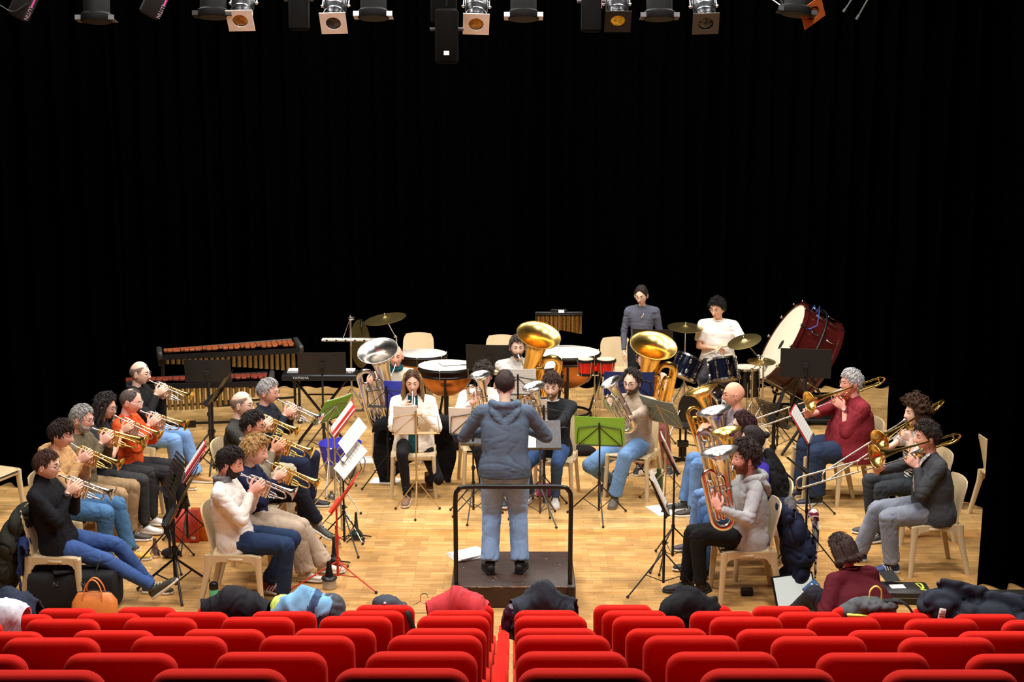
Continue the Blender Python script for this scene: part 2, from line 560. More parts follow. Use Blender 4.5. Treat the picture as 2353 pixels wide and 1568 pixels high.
# plastic chairs
def chair(x, y, yaw, label, first=[None]):
    if first[0] is None:
        t = thing('plastic_chair', label, 'chair', (0, 0, 0), 0, 'beige plastic chairs')
        # seat
        mb = MB()
        mb.slab((0, 0, .445), (1, 0, 0), (0, 1, 0), .42, .43, .02, nu=10, nv=10, f=lambda a, b: -.012 * math.sin(PI * a) * math.sin(PI * b) - .02 * max(0, a - .85) / .15)
        mb.obj('seat', M_CHAIR, t, 60)
        # backrest, curved, open shell
        mb = MB(); vs = []; fs = []
        for sd in (0, .014):
            for j in range(9):
                f = j / 8
                z = .44 + .39 * f; xx = -.19 - .085 * f ** 1.2
                hw = .212 - .02 * f
                if j == 8: hw -= .03; z -= .002
                if j == 7: hw -= .006
                for i in range(11):
                    a = i / 5 - 1
                    vs.append(V((xx + .03 * a * a * (1 - .3 * f) - sd, a * hw, z - (.012 * a * a if j > 6 else 0))))
        k = 99
        for j in range(8):
            for i in range(10):
                a = j * 11 + i
                fs.append((a, a + 1, a + 12, a + 11)); fs.append((a + k, a + 11 + k, a + 12 + k, a + 1 + k))
        bd = list(range(11)) + [j * 11 + 10 for j in range(1, 9)] + [88 + i for i in range(9, -1, -1)] + [j * 11 for j in range(7, 0, -1)]
        for i in range(len(bd)):
            a, b = bd[i], bd[(i + 1) % len(bd)]; fs.append((a, a + k, b + k, b))
        mb.add(vs, fs); mb.obj('backrest', M_CHAIR, t, 60)
        for s in (-1, 1):
            # side apron with an arch between the legs
            o = [(-.215, .45), (.205, .45), (.215, .43), (.225, .36), (.175, .36), (.16, .385), (.13, .40), (-.11, .40), (-.15, .385), (-.17, .35), (-.225, .35)]
            MB().prism(o, s * .202, s * .222).obj('apron', M_CHAIR, t)
            MB().box((.02, s * .226, .418), (.12, .012, .026), bev=.004).obj('linking_clip', M_CHAIR, t)
            MB().loft([((.2, s * .205, .44), (1, 0, 0), .03, (0, 1, 0), .022), ((.203, s * .208, .34), (1, 0, 0), .027, (0, 1, 0), .020), ((.225, s * .225, 0), (1, 0, 0), .019, (0, 1, 0), .019)], p=3.2).obj('leg', M_CHAIR, t)
            MB().loft([((-.2, s * .205, .45), (1, 0, 0), .034, (0, 1, 0), .020), ((-.21, s * .208, .34), (1, 0, 0), .030, (0, 1, 0), .018), ((-.29, s * .225, 0), (1, 0, 0), .020, (0, 1, 0), .018)], p=3.2).obj('leg', M_CHAIR, t)
        MB().box((.2, 0, .418), (.02, .40, .05), bev=.004).obj('front_rail', M_CHAIR, t)
        first[0] = t
    else:
        t = copy_tree(first[0])
        t['label'] = label
    t.location = (x, y, 0); t.rotation_euler = (0, 0, yaw)
    return t
# ---------------- people ----------------
def head_grid(nl=64, nt=46):
    ps = np.linspace(0, 2 * PI, nl, endpoint=False)
    ph = ps - .5 * np.sin(ps)
    th = np.linspace(.02, PI - .02, nt)
    T, Pm = np.meshgrid(th, ph, indexing='ij')
    x = .098 * np.sin(T) * np.cos(Pm); y = .076 * np.sin(T) * np.sin(Pm); z = -.118 * np.cos(T)
    faces = []
    for i in range(nt - 1):
        for k in range(nl):
            faces.append((i * nl + k, i * nl + (k + 1) % nl, (i + 1) * nl + (k + 1) % nl, (i + 1) * nl + k))
    faces.append(tuple(range(nl - 1, -1, -1))); faces.append(tuple(range((nt - 1) * nl, nt * nl)))
    return np.stack([x.ravel(), y.ravel(), z.ravel()], 1), faces
_HG = head_grid()
def g(v, w_): return np.exp(-(v / w_) ** 2)
def sculpt(face_w=1.0, nose=1.0, jaw=1.0, skull=True):
    P = _HG[0].copy(); x, y, z = P.T
    t = np.clip(-z / .118, 0, 1)
    front = np.clip(x / .05, 0, 1)
    y *= 1 - .30 * t ** 1.7 / jaw
    y *= face_w
    x = np.where(x < 0, x * (1 - .45 * t ** 1.2), x)
    x = x + np.where(x < 0, -.008 * g(z - .02, .06), 0)
    x = x + front * .010 * t ** 2
    x = np.where(x > 0, x * (1 - .05 * g(z - .01, .06)), x)
    z = np.where(z < -.1, -.1 + (z + .1) * .55, z)
    ay = np.abs(y)
    x = x + front * .006 * g(z - .030, .010) * g(y, .05)
    x = x - front * .011 * g(z - .011, .013) * g(ay - .030, .015)
    x = x + front * .005 * g(z + .022, .02) * g(ay - .038, .018)
    prof = np.interp(z, [-.050, -.042, -.034, -.022, .0, .018, .03], [0, .30, 1.0, .85, .5, .22, 0])
    wid = np.interp(z, [-.05, -.035, .02], [.017, .0155, .009])
    x = x + front * .030 * nose * prof * np.exp(-(np.abs(y) / wid) ** 2.2)
    x = x + front * .0065 * (g(z + .058, .0055) + g(z + .0705, .006)) * g(y, .022)
    x = x - front * .004 * g(z + .0645, .0028) * g(y, .022)
    x = x - front * .004 * g(z + .081, .007) * g(y, .025)
    x = x + front * .008 * g(z + .100, .013) * g(y, .024)
    return np.stack([x, y, z], 1)
def region_mesh(P, t, smooth=None):
    """shell over the head: t>0 stands out, t<0 sinks in; faces fully sunk are dropped"""
    N = P / np.linalg.norm(P / np.array([.098, .076, .118]) ** 1, axis=1)[:, None] * 1.0
    N = P / np.array([.098, .076, .118]) ** 2; N /= np.linalg.norm(N, axis=1)[:, None]
    Q = P + N * t[:, None]
    fs = [f for f in _HG[1] if max(t[i] for i in f) > 0]
    return Q, fs, N
HAIRL = {
    'short': ([0, 30, 50, 66, 80, 104, 118, 180], [.080, .078, .060, .020, -.004, .022, -.03, -.070]),
    'full': ([0, 30, 50, 66, 80, 104, 118, 180], [.068, .066, .050, .012, -.014, .010, -.045, -.080]),
    'fringe': ([0, 30, 50, 66, 80, 104, 118, 180], [.050, .050, .040, .000, -.024, -.02, -.06, -.085]),
    'receding': ([0, 25, 42, 66, 80, 104, 118, 180], [.098, .108, .075, .026, -.004, .022, -.03, -.070]),
    'long': ([0, 20, 40, 60, 80, 104, 118, 180], [.088, .078, .050, .010, -.03, -.06, -.09, -.100]),
}
def hair_mesh(P, style, thick, seed, curly=0.0):
    az = np.degrees(np.arctan2(np.abs(P[:, 1]), P[:, 0])); z = P[:, 2]
    key = {'buzz': 'short', 'ring': 'short', 'balding': 'receding', 'curly': 'full', 'bun': 'long', 'bob': 'long'}.get(style, style)
    zb = np.interp(az, *HAIRL[key])
    m = np.clip((z - zb) / .022, -1, 1)
    t = np.where(m > 0, thick * (.35 + .65 * m) * (1 + .6 * np.clip(z / .11, 0, 1)), -.006)
    if style == 'ring':
        top = np.clip((z - .045 + .02 * (az - 120) / 60) / .02, 0, 1); t = t * (1 - top) - .006 * top
    if style == 'balding':
        crown = g(np.linalg.norm(P - np.array([-.03, 0, .11]), axis=1), .05); t = t - .012 * crown
    n = snoise(P, 14 if not curly else 26, seed, 2)
    t = np.where(m > 0, t + thick * (.25 if not curly else curly) * n * np.clip(m * 2, 0, 1), t)
    return region_mesh(P, t)
def beard_mesh(P, thick, seed, full=True):
    ax_ = np.abs(P[:, 1]); z = P[:, 2]; az = np.degrees(np.arctan2(ax_, P[:, 0]))
    zt = np.interp(az, [0, 16, 30, 50, 72, 90, 96], [-.046, -.050, -.052, -.040, -.01, .0, -.2])
    m = np.clip((zt - z) / .014, -1, 1)
    mouth = g(z + .064, .010) * g(ax_, .022)
    if not full: m = np.where(az > 42, -1, m)
    t = np.where(m > 0, thick * (.4 + .6 * m) * (1 + .8 * g(z + .105, .03)), -.004)
    t = np.where(mouth > .45, -.003, t)
    t = np.where((P[:, 0] < 0.005), -.005, t)
    t = t + np.where(t > 0, thick * .3 * snoise(P, 30, seed, 1), 0)
    return region_mesh(P, t)
def npmesh(Q, fs, M4, name):
    me = bpy.data.meshes.new(name)
    used = sorted({i for f in fs for i in f}); mp = {a: b for b, a in enumerate(used)}
    me.from_pydata([tuple(M4 @ V(Q[i])) for i in used], [], [tuple(mp[i] for i in f) for f in fs])
    me.update()
    return me
def ik(a, c, l1, l2, pole):
    a, c = V(a), V(c); d = (c - a); L = d.length
    mx = (l1 + l2) * .995
    if L > mx: c = a + d * (mx / L); L = mx; d = c - a
    if L < abs(l1 - l2) + .02: L = abs(l1 - l2) + .02
    k = (l1 * l1 - l2 * l2 + L * L) / (2 * L)
    h = math.sqrt(max(l1 * l1 - k * k, 0))
    dn = d.normalized(); pl = V(pole); pl = (pl - dn * pl.dot(dn)).normalized()
    return a + dn * k + pl * h, c
def hand(mb, w0, d, n, curl=.6, s=1.0, left=False, thumb=.5):
    d = V(d).normalized(); n = V(n); n = (n - d * n.dot(d)).normalized()
    sd = d.cross(n) if left else n.cross(d)
    w0 = V(w0)
    mb.loft([(w0 - d * .02 * s, sd, .024 * s, n, .019 * s), (w0, sd, .026 * s, n, .018 * s), (w0 + d * .025 * s, sd, .034 * s, n, .017 * s), (w0 + d * .06 * s, sd, .041 * s, n, .0145 * s), (w0 + d * .088 * s - n * .002, sd, .040 * s, n, .012 * s), (w0 + d * .096 * s - n * .004, sd, .034 * s, n, .007 * s)], n=12, p=2.5)
    for i, (o, L, k) in enumerate(((.030, .070, .9), (.011, .080, 1.0), (-.010, .075, 1.05), (-.029, .060, 1.15))):
        p = w0 + d * (.086 * s) + sd * (o * s) - n * .002
        pts = [p]; dd = d + sd * (o * 1.6)
        dd.normalize()
        for j, fl in enumerate((.46, .30, .24)):
            q = Quaternion(sd, (-1 if left else 1) * 0)
            a = curl * k * (.85, 1.0, .75)[j] * (1 + .12 * math.sin(i * 2.3 + j))
            ca, sa = math.cos(a), math.sin(a)
            fwd = dd; nn = (n - fwd * n.dot(fwd)).normalized() if j == 0 else nn
            dd2 = fwd * ca - nn * sa; nn = nn * ca + fwd * sa; dd = dd2
            pts.append(pts[-1] + dd * (L * fl * s))
        mb.tube(pts, [.0098 * s, .0092 * s, .0084 * s, .0074 * s], 7, round_=True)
    p = w0 + d * .018 * s + sd * .026 * s - n * .004
    t1 = (d * .55 + sd * .75 - n * (.2 + .3 * thumb)).normalized()
    t2 = (d * .85 + sd * (.5 - .6 * thumb) - n * (.25 + .4 * thumb)).normalized()
    t3 = (d * .9 + sd * (.2 - .9 * thumb) - n * (.2 + .5 * thumb)).normalized()
    mb.tube([p, p + t1 * .034 * s, p + t1 * .034 * s + t2 * .030 * s, p + t1 * .034 * s + t2 * .030 * s + t3 * .024 * s], [.0145 * s, .0115 * s, .0105 * s, .009 * s], 8, round_=True)
def skin(col):
    k = tuple(col)
    if k not in M_SKIN:
        M_SKIN[k] = mat('skin_%02x%02x%02x' % k, col, .52, var=.06, scale=18, bump=.06, spec=.35)
    return M_SKIN[k]
LIPS = mat('lips', (196, 116, 106), .5, var=.05)
def haircol(col): return mat('hair_%02x%02x%02x' % tuple(col), col, .6, kind='hair', var=.25, scale=60, bump=.9, spec=.3)
def shoe(par, ank, yaw, pitch, col, sole=(225, 222, 215), s=1.0, boot=False, stripes=False):
    M4 = at(ank, rotm(yaw) @ rotm(0, pitch))
    q = V
    top = MB(); top.M = M4
    hz = -.085 * s
    top.loft([(q((-.068 * s, 0, hz + .045 * s)), (0, 1, 0), .018 * s, (0, 0, 1), .022 * s), (q((-.060 * s, 0, hz + .045 * s)), (0, 1, 0), .031 * s, (0, 0, 1), .034 * s), (q((-.03 * s, 0, hz + .052 * s)), (0, 1, 0), .036 * s, (0, 0, 1), .044 * s), (q((.02 * s, 0, hz + .052 * s)), (0, 1, 0), .037 * s, (0, 0, 1), .046 * s), (q((.06 * s, 0, hz + .042 * s)), (0, 1, 0), .041 * s, (0, 0, 1), .036 * s), (q((.11 * s, 0, hz + .034 * s)), (0, 1, 0), .046 * s, (0, 0, 1), .028 * s), (q((.155 * s, 0, hz + .030 * s)), (0, 1, 0), .042 * s, (0, 0, 1), .024 * s), (q((.185 * s, 0, hz + .027 * s)), (0, 1, 0), .028 * s, (0, 0, 1), .018 * s), (q((.195 * s, 0, hz + .026 * s)), (0, 1, 0), .012 * s, (0, 0, 1), .010 * s)], n=16)
    top.tube([(-.012 * s, 0, hz + .07 * s), (-.012 * s, 0, .01 if not boot else .07)], [.044 * s, .043 * s], 14, round_=False)
    for i in range(4):
        top.tube([((.025 + .022 * i) * s, -.02 * s, hz + (.092 - .012 * i) * s), ((.033 + .022 * i) * s, 0, hz + (.100 - .013 * i) * s), ((.025 + .022 * i) * s, .02 * s, hz + (.092 - .012 * i) * s)], .0035 * s, 5, mi=1)
    if stripes:
        for i in range(3):
            for sg in (-1, 1):
                top.tube([((.01 + .022 * i) * s, sg * .041 * s, hz + .025 * s), ((.028 + .022 * i) * s, sg * .034 * s, hz + .075 * s)], .005 * s, 5, mi=2)
    o = top.obj('shoe', [hexm('shoe', col, mat, rough=.6, bump=.1), hexm('lace', sole if not boot else (60, 50, 40), mat), hexm('stripe', (235, 235, 235) if stripes == 1 else (20, 20, 20), mat)], par, 50)
    sl = MB(); sl.M = M4
    sl.loft([(q((0, 0, hz + zz)), (1, 0, 0), 1, (0, 1, 0), 1) for zz in ()] or [(q((-.070 * s, 0, hz + .012 * s)), (0, 1, 0), .022 * s, (0, 0, 1), .014 * s), (q((-.055 * s, 0, hz + .012 * s)), (0, 1, 0), .036 * s, (0, 0, 1), .016 * s), (q((.02 * s, 0, hz + .012 * s)), (0, 1, 0), .040 * s, (0, 0, 1), .015 * s), (q((.11 * s, 0, hz + .012 * s)), (0, 1, 0), .050 * s, (0, 0, 1), .015 * s), (q((.165 * s, 0, hz + .013 * s)), (0, 1, 0), .043 * s, (0, 0, 1), .014 * s), (q((.198 * s, 0, hz + .014 * s)), (0, 1, 0), .018 * s, (0, 0, 1), .011 * s)], n=16, p=3)
    sl.obj('sole', hexm('sole', sole, mat, rough=.6), o, 50)
def person(label, px=None, Y=12, X=None, yaw=0, s=1.0, zs=.45, stand=False, zbase=0.0, lean=6, slouch=.02, turn=0, nod=6, roll=0,
           skin_c=(232, 182, 154), hair=('short', (50, 36, 28), .012, 0), beard=None, glasses=None, brow=True,
           top=(60, 60, 60), bulk=1.0, belly=0.0, sleeve='long', collar=None, collar_c=None, hood=False, loose=1.0, open_front=None,
           bottom=(60, 80, 120), leg_w=1.0, socks=(40, 40, 42), shoes=(40, 40, 40), sole=(225, 222, 215), boot=False, stripes=False,
           feet=None, feetpx=None, knees=None, hold=None, hands=None, extra=None, female=False, fw=1.0, nose=1.0, elbows=(.75, .75), hidefeet=False, nolegs=False, shirt_len=1.0):
    if X is None: X = XY(px, Y, .8)
    yw = R(yaw)
    root = thing('person', label, 'person', (X, Y, zbase), yw)
    M = Matrix.Translation((X, Y, zbase)) @ Matrix.Rotation(yw, 4, 'Z'); Mi = M.inverted()
    pel = V((0, 0, .92 * s if stand else zs + .085 * s))
    L = R(lean)
    up = V((math.sin(L), 0, math.cos(L)))
    SL = .50 * s
    def spine(f): return pel + up * (SL * f) + V((slouch * f * f, 0, 0))
    neck = spine(1.0); sj = spine(.86)
    sw = (.175 if female else .19) * s
    if not female: sw *= (.9 + .1 * bulk)
    sh = [sj + V((.0, -sw, 0)), sj + V((.0, sw, 0))]
    HR = rotm(R(turn), R(nod), R(roll))
    hc = neck + V((.026 * s, 0, .036 * s)) + HR @ V((.012, 0, .113)) * 1.0
    HM = at(hc, HR * (1.0))
    hs = .97 if female else 1.02
    if s < .9: hs = .94
    HM = HM @ Matrix.Scale(hs, 4)
    mouth = HM @ V((.106, 0, -.064))
    ctx = dict(M=M, Mi=Mi, mouth=mouth, mouth_w=M @ mouth, yaw=yw, head=hc, X=X, Y=Y, s=s, sh=sh, pel=pel, HM=HM, root=root, neck=neck)
    hh = None
    if hold: hh = hold(ctx)
    if hands: hh = hands
    if hh is None:
        hh = [(V((.33, -.11, pel.z + .12)), V((1, .1, -.1)), V((0, -.3, 1)), .5), (V((.33, .11, pel.z + .12)), V((1, -.1, -.1)), V((0, .3, 1)), .5)]
    ms = skin(skin_c)
    # arms
    ua, fa = .285 * s, .255 * s
    arms = []
    for k in (0, 1):
        sg = -1 if k == 0 else 1
        w0 = V(hh[k][0])
        e, w1 = ik(sh[k], w0, ua, fa, (-.25, sg * elbows[k], -1.0))
        arms.append((sh[k], e, w1))
    # legs
    th, ca = .44 * s, .43 * s
    legs = []
    for k in (0, 1):
        sg = -1 if k == 0 else 1
        hip = pel + V((0, sg * .092 * s, -.01))
        if feetpx and feetpx[k]:
            gp = G(feetpx[k][0], feetpx[k][1], zbase); a = Mi @ gp; a.z = .085 * s
        elif feet and feet[k]: a = V(feet[k][:3])
        elif stand: a = V((0.0, sg * .11 * s, .085 * s))
        else: a = V((.40 * s, sg * .13 * s, .085 * s))
        if len((feet or [()])[k] if feet and feet[k] else ()) < 3 and not (feet and feet[k]): pass
        pole = (1, sg * .12, .9) if not stand else (1, 0, 0)
        if knees and knees[k]: pole = knees[k]
        kn, a2 = ik(hip, a, th, ca, pole)
        legs.append((hip, kn, a2))
    # --- continuous body ---
    mb = MB()
    b = .88
    def tsec(f, rx, ry, cx=0.0, gr=0.0):
        return (spine(f) + V((cx, 0, 0)), (math.cos(L), 0, -math.sin(L)), rx * s + gr, (0, 1, 0), ry * s + gr)
    fm = .93 if female else 1.0
    mb.loft([tsec(-.12, .08, .11), tsec(0, .09, .13), tsec(.25, .085, .115 * fm), tsec(.55, .092, .135 * fm), tsec(.78, .08, .145 * fm), tsec(.9, .06, .10), tsec(.98, .05, .055)])
    mb.tube([neck + V((-.005, 0, -.04)), hc + HR @ V((-.022, 0, -.06))], [.051 * s if not female else .044 * s, .048 * s if not female else .041], 14, round_=True)
    for (a, e, w1), h in zip(arms, hh):
        mb.tube([a, e], [.042 * s * fm, .033 * s * fm], 12, round_=True)
        mb.tube([e, e.lerp(w1, .3), w1], [.033 * s * fm, .034 * s * fm, .025 * s], 12, round_=True)
        mb.tube([sj, a], [.05 * s, .038 * s], 12, round_=True)
    for hip, kn, a in legs:
        mb.tube([hip, kn], [.060 * s, .040 * s], 12, round_=True)
        mb.tube([kn, kn.lerp(a, .3), a], [.038 * s, .038 * s, .026 * s], 12, round_=True)
    base = blob(mb, .013, 4)
    hd = MB(); hd.v = [tuple(v) for v in base.vertices.values()] if False else []
    # join: remeshed body + head + ears + hands
    nv = len(base.vertices)
    co = np.empty(nv * 3); base.vertices.foreach_get('co', co)
    allv = [tuple(v) for v in co.reshape(-1, 3)]
    allf = [tuple(p.vertices) for p in base.polygons]; ami = [0] * len(allf)
    bpy.data.meshes.remove(base)
    P = sculpt(fw * (.95 if female else 1.0), nose * (.85 if female else 1.0), 1.0 if female else 1.12)
    b0 = len(allv)
    allv += [tuple(HM @ V(p)) for p in P]
    for f in _HG[1]:
        allf.append(tuple(b0 + i for i in f))
        c = P[list(f)].mean(0)
        ami.append(1 if (c[0] > .05 and abs(c[1]) < .021 - abs(c[2] + .0645) * 1.1 and -.077 < c[2] < -.052) else 0)
    ex = MB()
    for sg in (-1, 1):
        ex.M = HM
        ex.ell((-.006, sg * .077 * fw, -.008), (.017, .006, .030), 12, 8, M=rotm(sg * -.45, -.15))
        ex.ring((-.008, sg * .082 * fw, -.008), (-.35, sg, 0), .017, .0042, 14, 6, ry=.027, ref=(1, 0, 0))
        ex.ell((.001, sg * .079 * fw, -.028), (.009, .006, .012), 10, 6)
    ex.M = None
    for k, ((a, e, w1), h) in enumerate(zip(arms, hh)):
        hand(ex, w1, h[1], h[2], h[3], s * (.92 if female else 1.0), left=(k == 1), thumb=h[4] if len(h) > 4 else .5)
    b1 = len(allv); allv += ex.v; allf += [tuple(b1 + i for i in f) for f in ex.f]; ami += [0] * len(ex.f)
    me = bpy.data.meshes.new('body'); me.from_pydata(allv, [], allf); me.polygons.foreach_set('material_index', ami); me.update()
    link('body', me, [ms, LIPS], root, None)
    # eyes, brows
    for sg in (-1, 1):
        e = MB(); e.M = HM
        e.ell((.0770, sg * .0305, .008), (.0105, .0135, .0070), 12, 8)
        e.ell((.0858, sg * .0300, .0065), (.0033, .0058, .0052), 10, 6, mi=1)
        e.ell((.0772, sg * .0308, .0125), (.0122, .0152, .0072), 12, 8, mi=2)
        e.tube([(.0878, sg * .020, .0072), (.0895, sg * .030, .0082), (.0850, sg * .043, .0068)], .0013, 5, mi=1)
        e.obj('eye', [M_EYEW, M_EYED, ms], root, None)
    if brow:
        for sg in (-1, 1):
            e = MB(); e.M = HM
            e.tube([(.092, sg * .014, .029), (.092, sg * .028, .034), (.083, sg * .044, .030)], [.003, .0042, .002], 6, round_=True)
            e.obj('eyebrow', haircol(hair[1] if hair else (70, 55, 45)), root, None)
    if hair:
        st, hcol, thk, curl = hair[:4]
        seed = int(abs(X * 100 + Y * 37)) % 999
        if st != 'bald':
            Q, fs, N = hair_mesh(P, st, thk, seed, curl)
            hb = MB(); hb.M = HM; used = sorted({i for f in fs for i in f if len(f) == 4}); mp_ = {a: b for b, a in enumerate(used)}
            hb.add([V(Q[i]) for i in used], [tuple(mp_[i] for i in f) for f in fs if len(f) == 4])
            rs = random.Random(seed); cand = [i for i in used if (Q[i] - P[i]).dot(N[i]) > thk * .4]
            crown = np.array([-.035, .01, .12]); short = st in ('ring', 'buzz', 'balding')
            for _k in range(0 if st == 'bun' else 330 if not short else 200):
                i = rs.choice(cand); n = V(N[i]); p = V(Q[i])
                fl_ = V((-.03, .09 if P[i][1] > 0 else -.09, -.06)) if st in ('long', 'bob') else V((-.12, 0, .0)) if st == 'bun' else V(P[i] - crown) + V((.10 if st == 'fringe' else .03, rs.uniform(-.03, .03), -.02)); fl_ += V((rs.uniform(-1, 1), rs.uniform(-1, 1), rs.uniform(-1, 1))) * (.02 + .10 * min(1, curl * 1.6))
                fl_ = (fl_ - n * fl_.dot(n)).normalized(); side_ = n.cross(fl_)
                ll = (.030 if not short else .016) * rs.uniform(.6, 1.4); hgt = thk * rs.uniform(.15, .5) + (.006 * curl)
                rr = (.0042 if not short else .0022) * rs.uniform(.7, 1.3)
                cv = side_ * rs.uniform(-1, 1) * ll * (.12 + curl * .8)
                hb.tube([p - n * .004, p + fl_ * ll * .35 + n * hgt, p + fl_ * ll * .75 + n * hgt * .9 + cv * .6, p + fl_ * ll - n * .001 + cv], [rr * .8, rr, rr * .8, rr * .15], 5, fl=.55)
            hb.obj('hair', haircol(hcol), root, None)
        rs = random.Random(seed)
        if st in ('long', 'bob', 'wavy') or len(hair) > 4:
            ln = hair[4] if len(hair) > 4 else .22
            lk = MB(); lk.M = HM
            for i in range(56):
                az = R(rs.uniform(72, 288)); zz = rs.uniform(-.01, .07)
                rr = 1.06 + rs.uniform(0, .12)
                c, sn = math.cos(az), math.sin(az)
                p0 = V((.095 * c * .8, .076 * sn * .8, zz + .03)); p1 = V((.098 * c * rr, .080 * sn * rr, zz - .01))
                p2 = V((.085 * c * rr - .01, .086 * sn * rr, -.06)); l2 = ln * rs.uniform(.75, 1.05)
                wv = .012 * (1 + 2 * curl)
                p3 = V((.09 * c * rr - .012 + rs.uniform(-wv, wv), .095 * sn * rr + rs.uniform(-wv, wv), -.06 - l2 * .5)); p4 = V((.085 * c * rr + rs.uniform(-wv, wv), .092 * sn * rr + rs.uniform(-wv, wv), -.06 - l2))
                if -0.3 < az - PI < 0.3: p3.x -= .015; p4.x -= .03
                lk.tube(cr([p0, p1, p2, p3, p4], 4), [.010, .015, .017, .016, .004], 6, round_=True)
            lk.obj('hair_length', haircol(hair[5] if len(hair) > 5 else hcol), root, None)
        if st == 'bun':
            bn = MB(); bn.M = HM; bn.ell((-.125, 0, .03), (.035, .035, .032)); bn.obj('hair_bun', haircol(hcol), root, None)
    if beard:
        if beard[0] == 'moustache':
            e = MB(); e.M = HM
            for sg in (-1, 1): e.tube([(.112, sg * .003, -.047), (.104, sg * .018, -.053), (.090, sg * .034, -.068), (.084, sg * .037, -.08)], [.007, .010, .008, .003], 8, round_=True)
            e.obj('moustache', haircol(beard[1]), root, None)
        else:
            Q, fs, _n = beard_mesh(P, beard[2], 5, beard[0] == 'beard')
            link('beard', npmesh(Q, fs, HM, 'beard'), haircol(beard[1]), root, None)
    if glasses:
        e = MB(); e.M = HM
        for sg in (-1, 1):
            e.ring((.101, sg * .032, .006), (1, sg * .18, 0), .023, .0019, 20, 5, ref=(0, 1, 0), ry=.018)
            e.tube([(.097, sg * .055, .012), (.06, sg * .078 * fw, .012), (-.01, sg * .083 * fw, .008)], .0018, 5)
        e.tube([(.103, -.010, .008), (.108, 0, .010), (.103, .010, .008)], .0018, 5)
        e.obj('glasses', hexm('frame', glasses, mat, rough=.35), root, None)
    # --- clothes ---
    mb = MB(); bk = bulk * loose
    g0 = .014 * loose
    wz = -.20 if not female else -.12
    mb.loft([tsec(wz * shirt_len, .122 * bk, .172 * bk, gr=g0 + .006, cx=belly * .3), tsec(-.02, .130 * bk, .174 * bk, gr=g0 + .006, cx=belly * .7), tsec(.2, .115 * bk, .150 * bk * fm, gr=g0, cx=belly), tsec(.45, .115 * bk, .158 * bk * fm, gr=g0, cx=belly * .5 + (.012 if female else 0)), tsec(.7, .108 * (.5 + .5 * bk), .172 * (.6 + .4 * bk) * fm, gr=g0), tsec(.86, .080, .150 * fm, gr=g0), tsec(.95, .058, .085, gr=g0 * .7), tsec(1.0, .052, .060, gr=g0 * .4)], n=22, p=2.4)
    ncks = .062 if not female else .054
    if collar in ('roll', 'high'): mb.tube([spine(.96), spine(1.0) + V((.008, 0, .035 * s))], [.07 * s, .060 * s], 14, round_=True)
    foc = []
    for (a, e, w1), k in zip(arms, (0, 1)):
        r0, r1, r2 = .060 * s * fm * (.6 + .4 * bk), .050 * s * fm * (.6 + .4 * bk), .036 * s * fm * (.7 + .3 * bk)
        mb.tube([sj + V((0, 0, .0)), a], [.075 * s, r0], 12, round_=True)
        mb.tube([spine(.97) + V((-.012, 0, -.005)), a + V((-.008, 0, .012))], [.046 * s, r0 * .82], 12, round_=True)
        if sleeve == 'short':
            mb.tube([a, a.lerp(e, .75)], [r0, r0 * 1.05], 12, round_=False)
        elif sleeve == 'three':
            mb.tube([a, e], [r0, r1], 12, round_=True); mb.tube([e, e.lerp(w1, .45)], [r1, r1 * .95], 12)
        else:
            mb.tube([a, e], [r0, r1], 12, round_=True); mb.tube([e, e.lerp(w1, .94)], [r1, r2], 12)
        foc += [(e, .09), (a + V((.05, 0, -.05)), .08)]
    foc += [(spine(.1), .16)]
    sm = blob(mb, .011, 5, wr=.0085, wf=6, seed=int(abs(X) * 77 + Y) % 97 + 3, aniso=(1.0, .55, 1.3), focus=foc)
    link('top', sm, hexm('knit', top), root, None)
    if collar == 'crew':
        MB().ring(spine(1.0) + V((.004, 0, -.002)), up, .062 * s * fm, .009 * s, 26, 8).obj('collar', hexm('knit', collar_c or top), root, None)
    if collar == 'shirt':
        cb = MB()
        for sg in (-1, 1):
            c = spine(1.0)
            cb.tube(cr([c + V((-.062 * s, 0, .02)), c + V((-.03, sg * .058 * s, .018)), c + V((.045, sg * .045 * s, -.005)), c + V((.078 * s, sg * .02 * s, -.045))], 4), [.014, .014, .013, .008], 8, fl=.45, round_=True)
        cb.obj('collar', hexm('knit', collar_c or top), root, None)
    if collar in ('scarf',):
        cb = MB(); rs = random.Random(4)
        for i in range(4):
            cb.ring(spine(1.0) + V((.006, 0, -.012 + .013 * i)), up + V((rs.uniform(-.15, .15), rs.uniform(-.15, .15), 0)), (.066 + .006 * (i % 2)) * s, .014, 28, 8)
        if hood == 'tails':
            for sg in (-1, 1):
                c = spine(1.0)
                cb.tube(cr([c + V((.05, sg * .05, 0)), c + V((.105, sg * .05, -.09)), c + V((.125, sg * .045, -.22)), c + V((.12, sg * .04, -.32))], 5), [.018, .026, .030, .028], 8, fl=.5, round_=True)
        link('scarf', blob(cb, .008, 3, wr=.006, wf=14), hexm('scarf', collar_c, cloth, var=.5, scale=25), root, None)
    if collar == 'high' or collar == 'roll': pass
    if hood is True:
        hb = MB(); c = spine(1.0)
        q = lambda l_: cr([c + V(p_) * s for p_ in l_], 5)
        hb.tube(q([(.065, .06, -.035), (.03, .098, -.005), (-.045, .100, .008), (-.095, .055, .005), (-.105, 0, .0), (-.095, -.055, .005), (-.045, -.100, .008), (.03, -.098, -.005), (.065, -.06, -.035)]), [.016, .03, .034, .034, .034, .034, .034, .03, .016], 10, round_=True)
        hb.tube(q([(-.05, .115, -.02), (-.105, .095, -.055), (-.128, .045, -.115), (-.132, 0, -.150), (-.128, -.045, -.115), (-.105, -.095, -.055), (-.05, -.115, -.02)]), [.018, .03, .032, .034, .032, .03, .018], 10, round_=True)
        hb.ell(c + V((-.105, 0, -.06)) * s, (.026 * s, .085 * s, .075 * s), 14, 9)
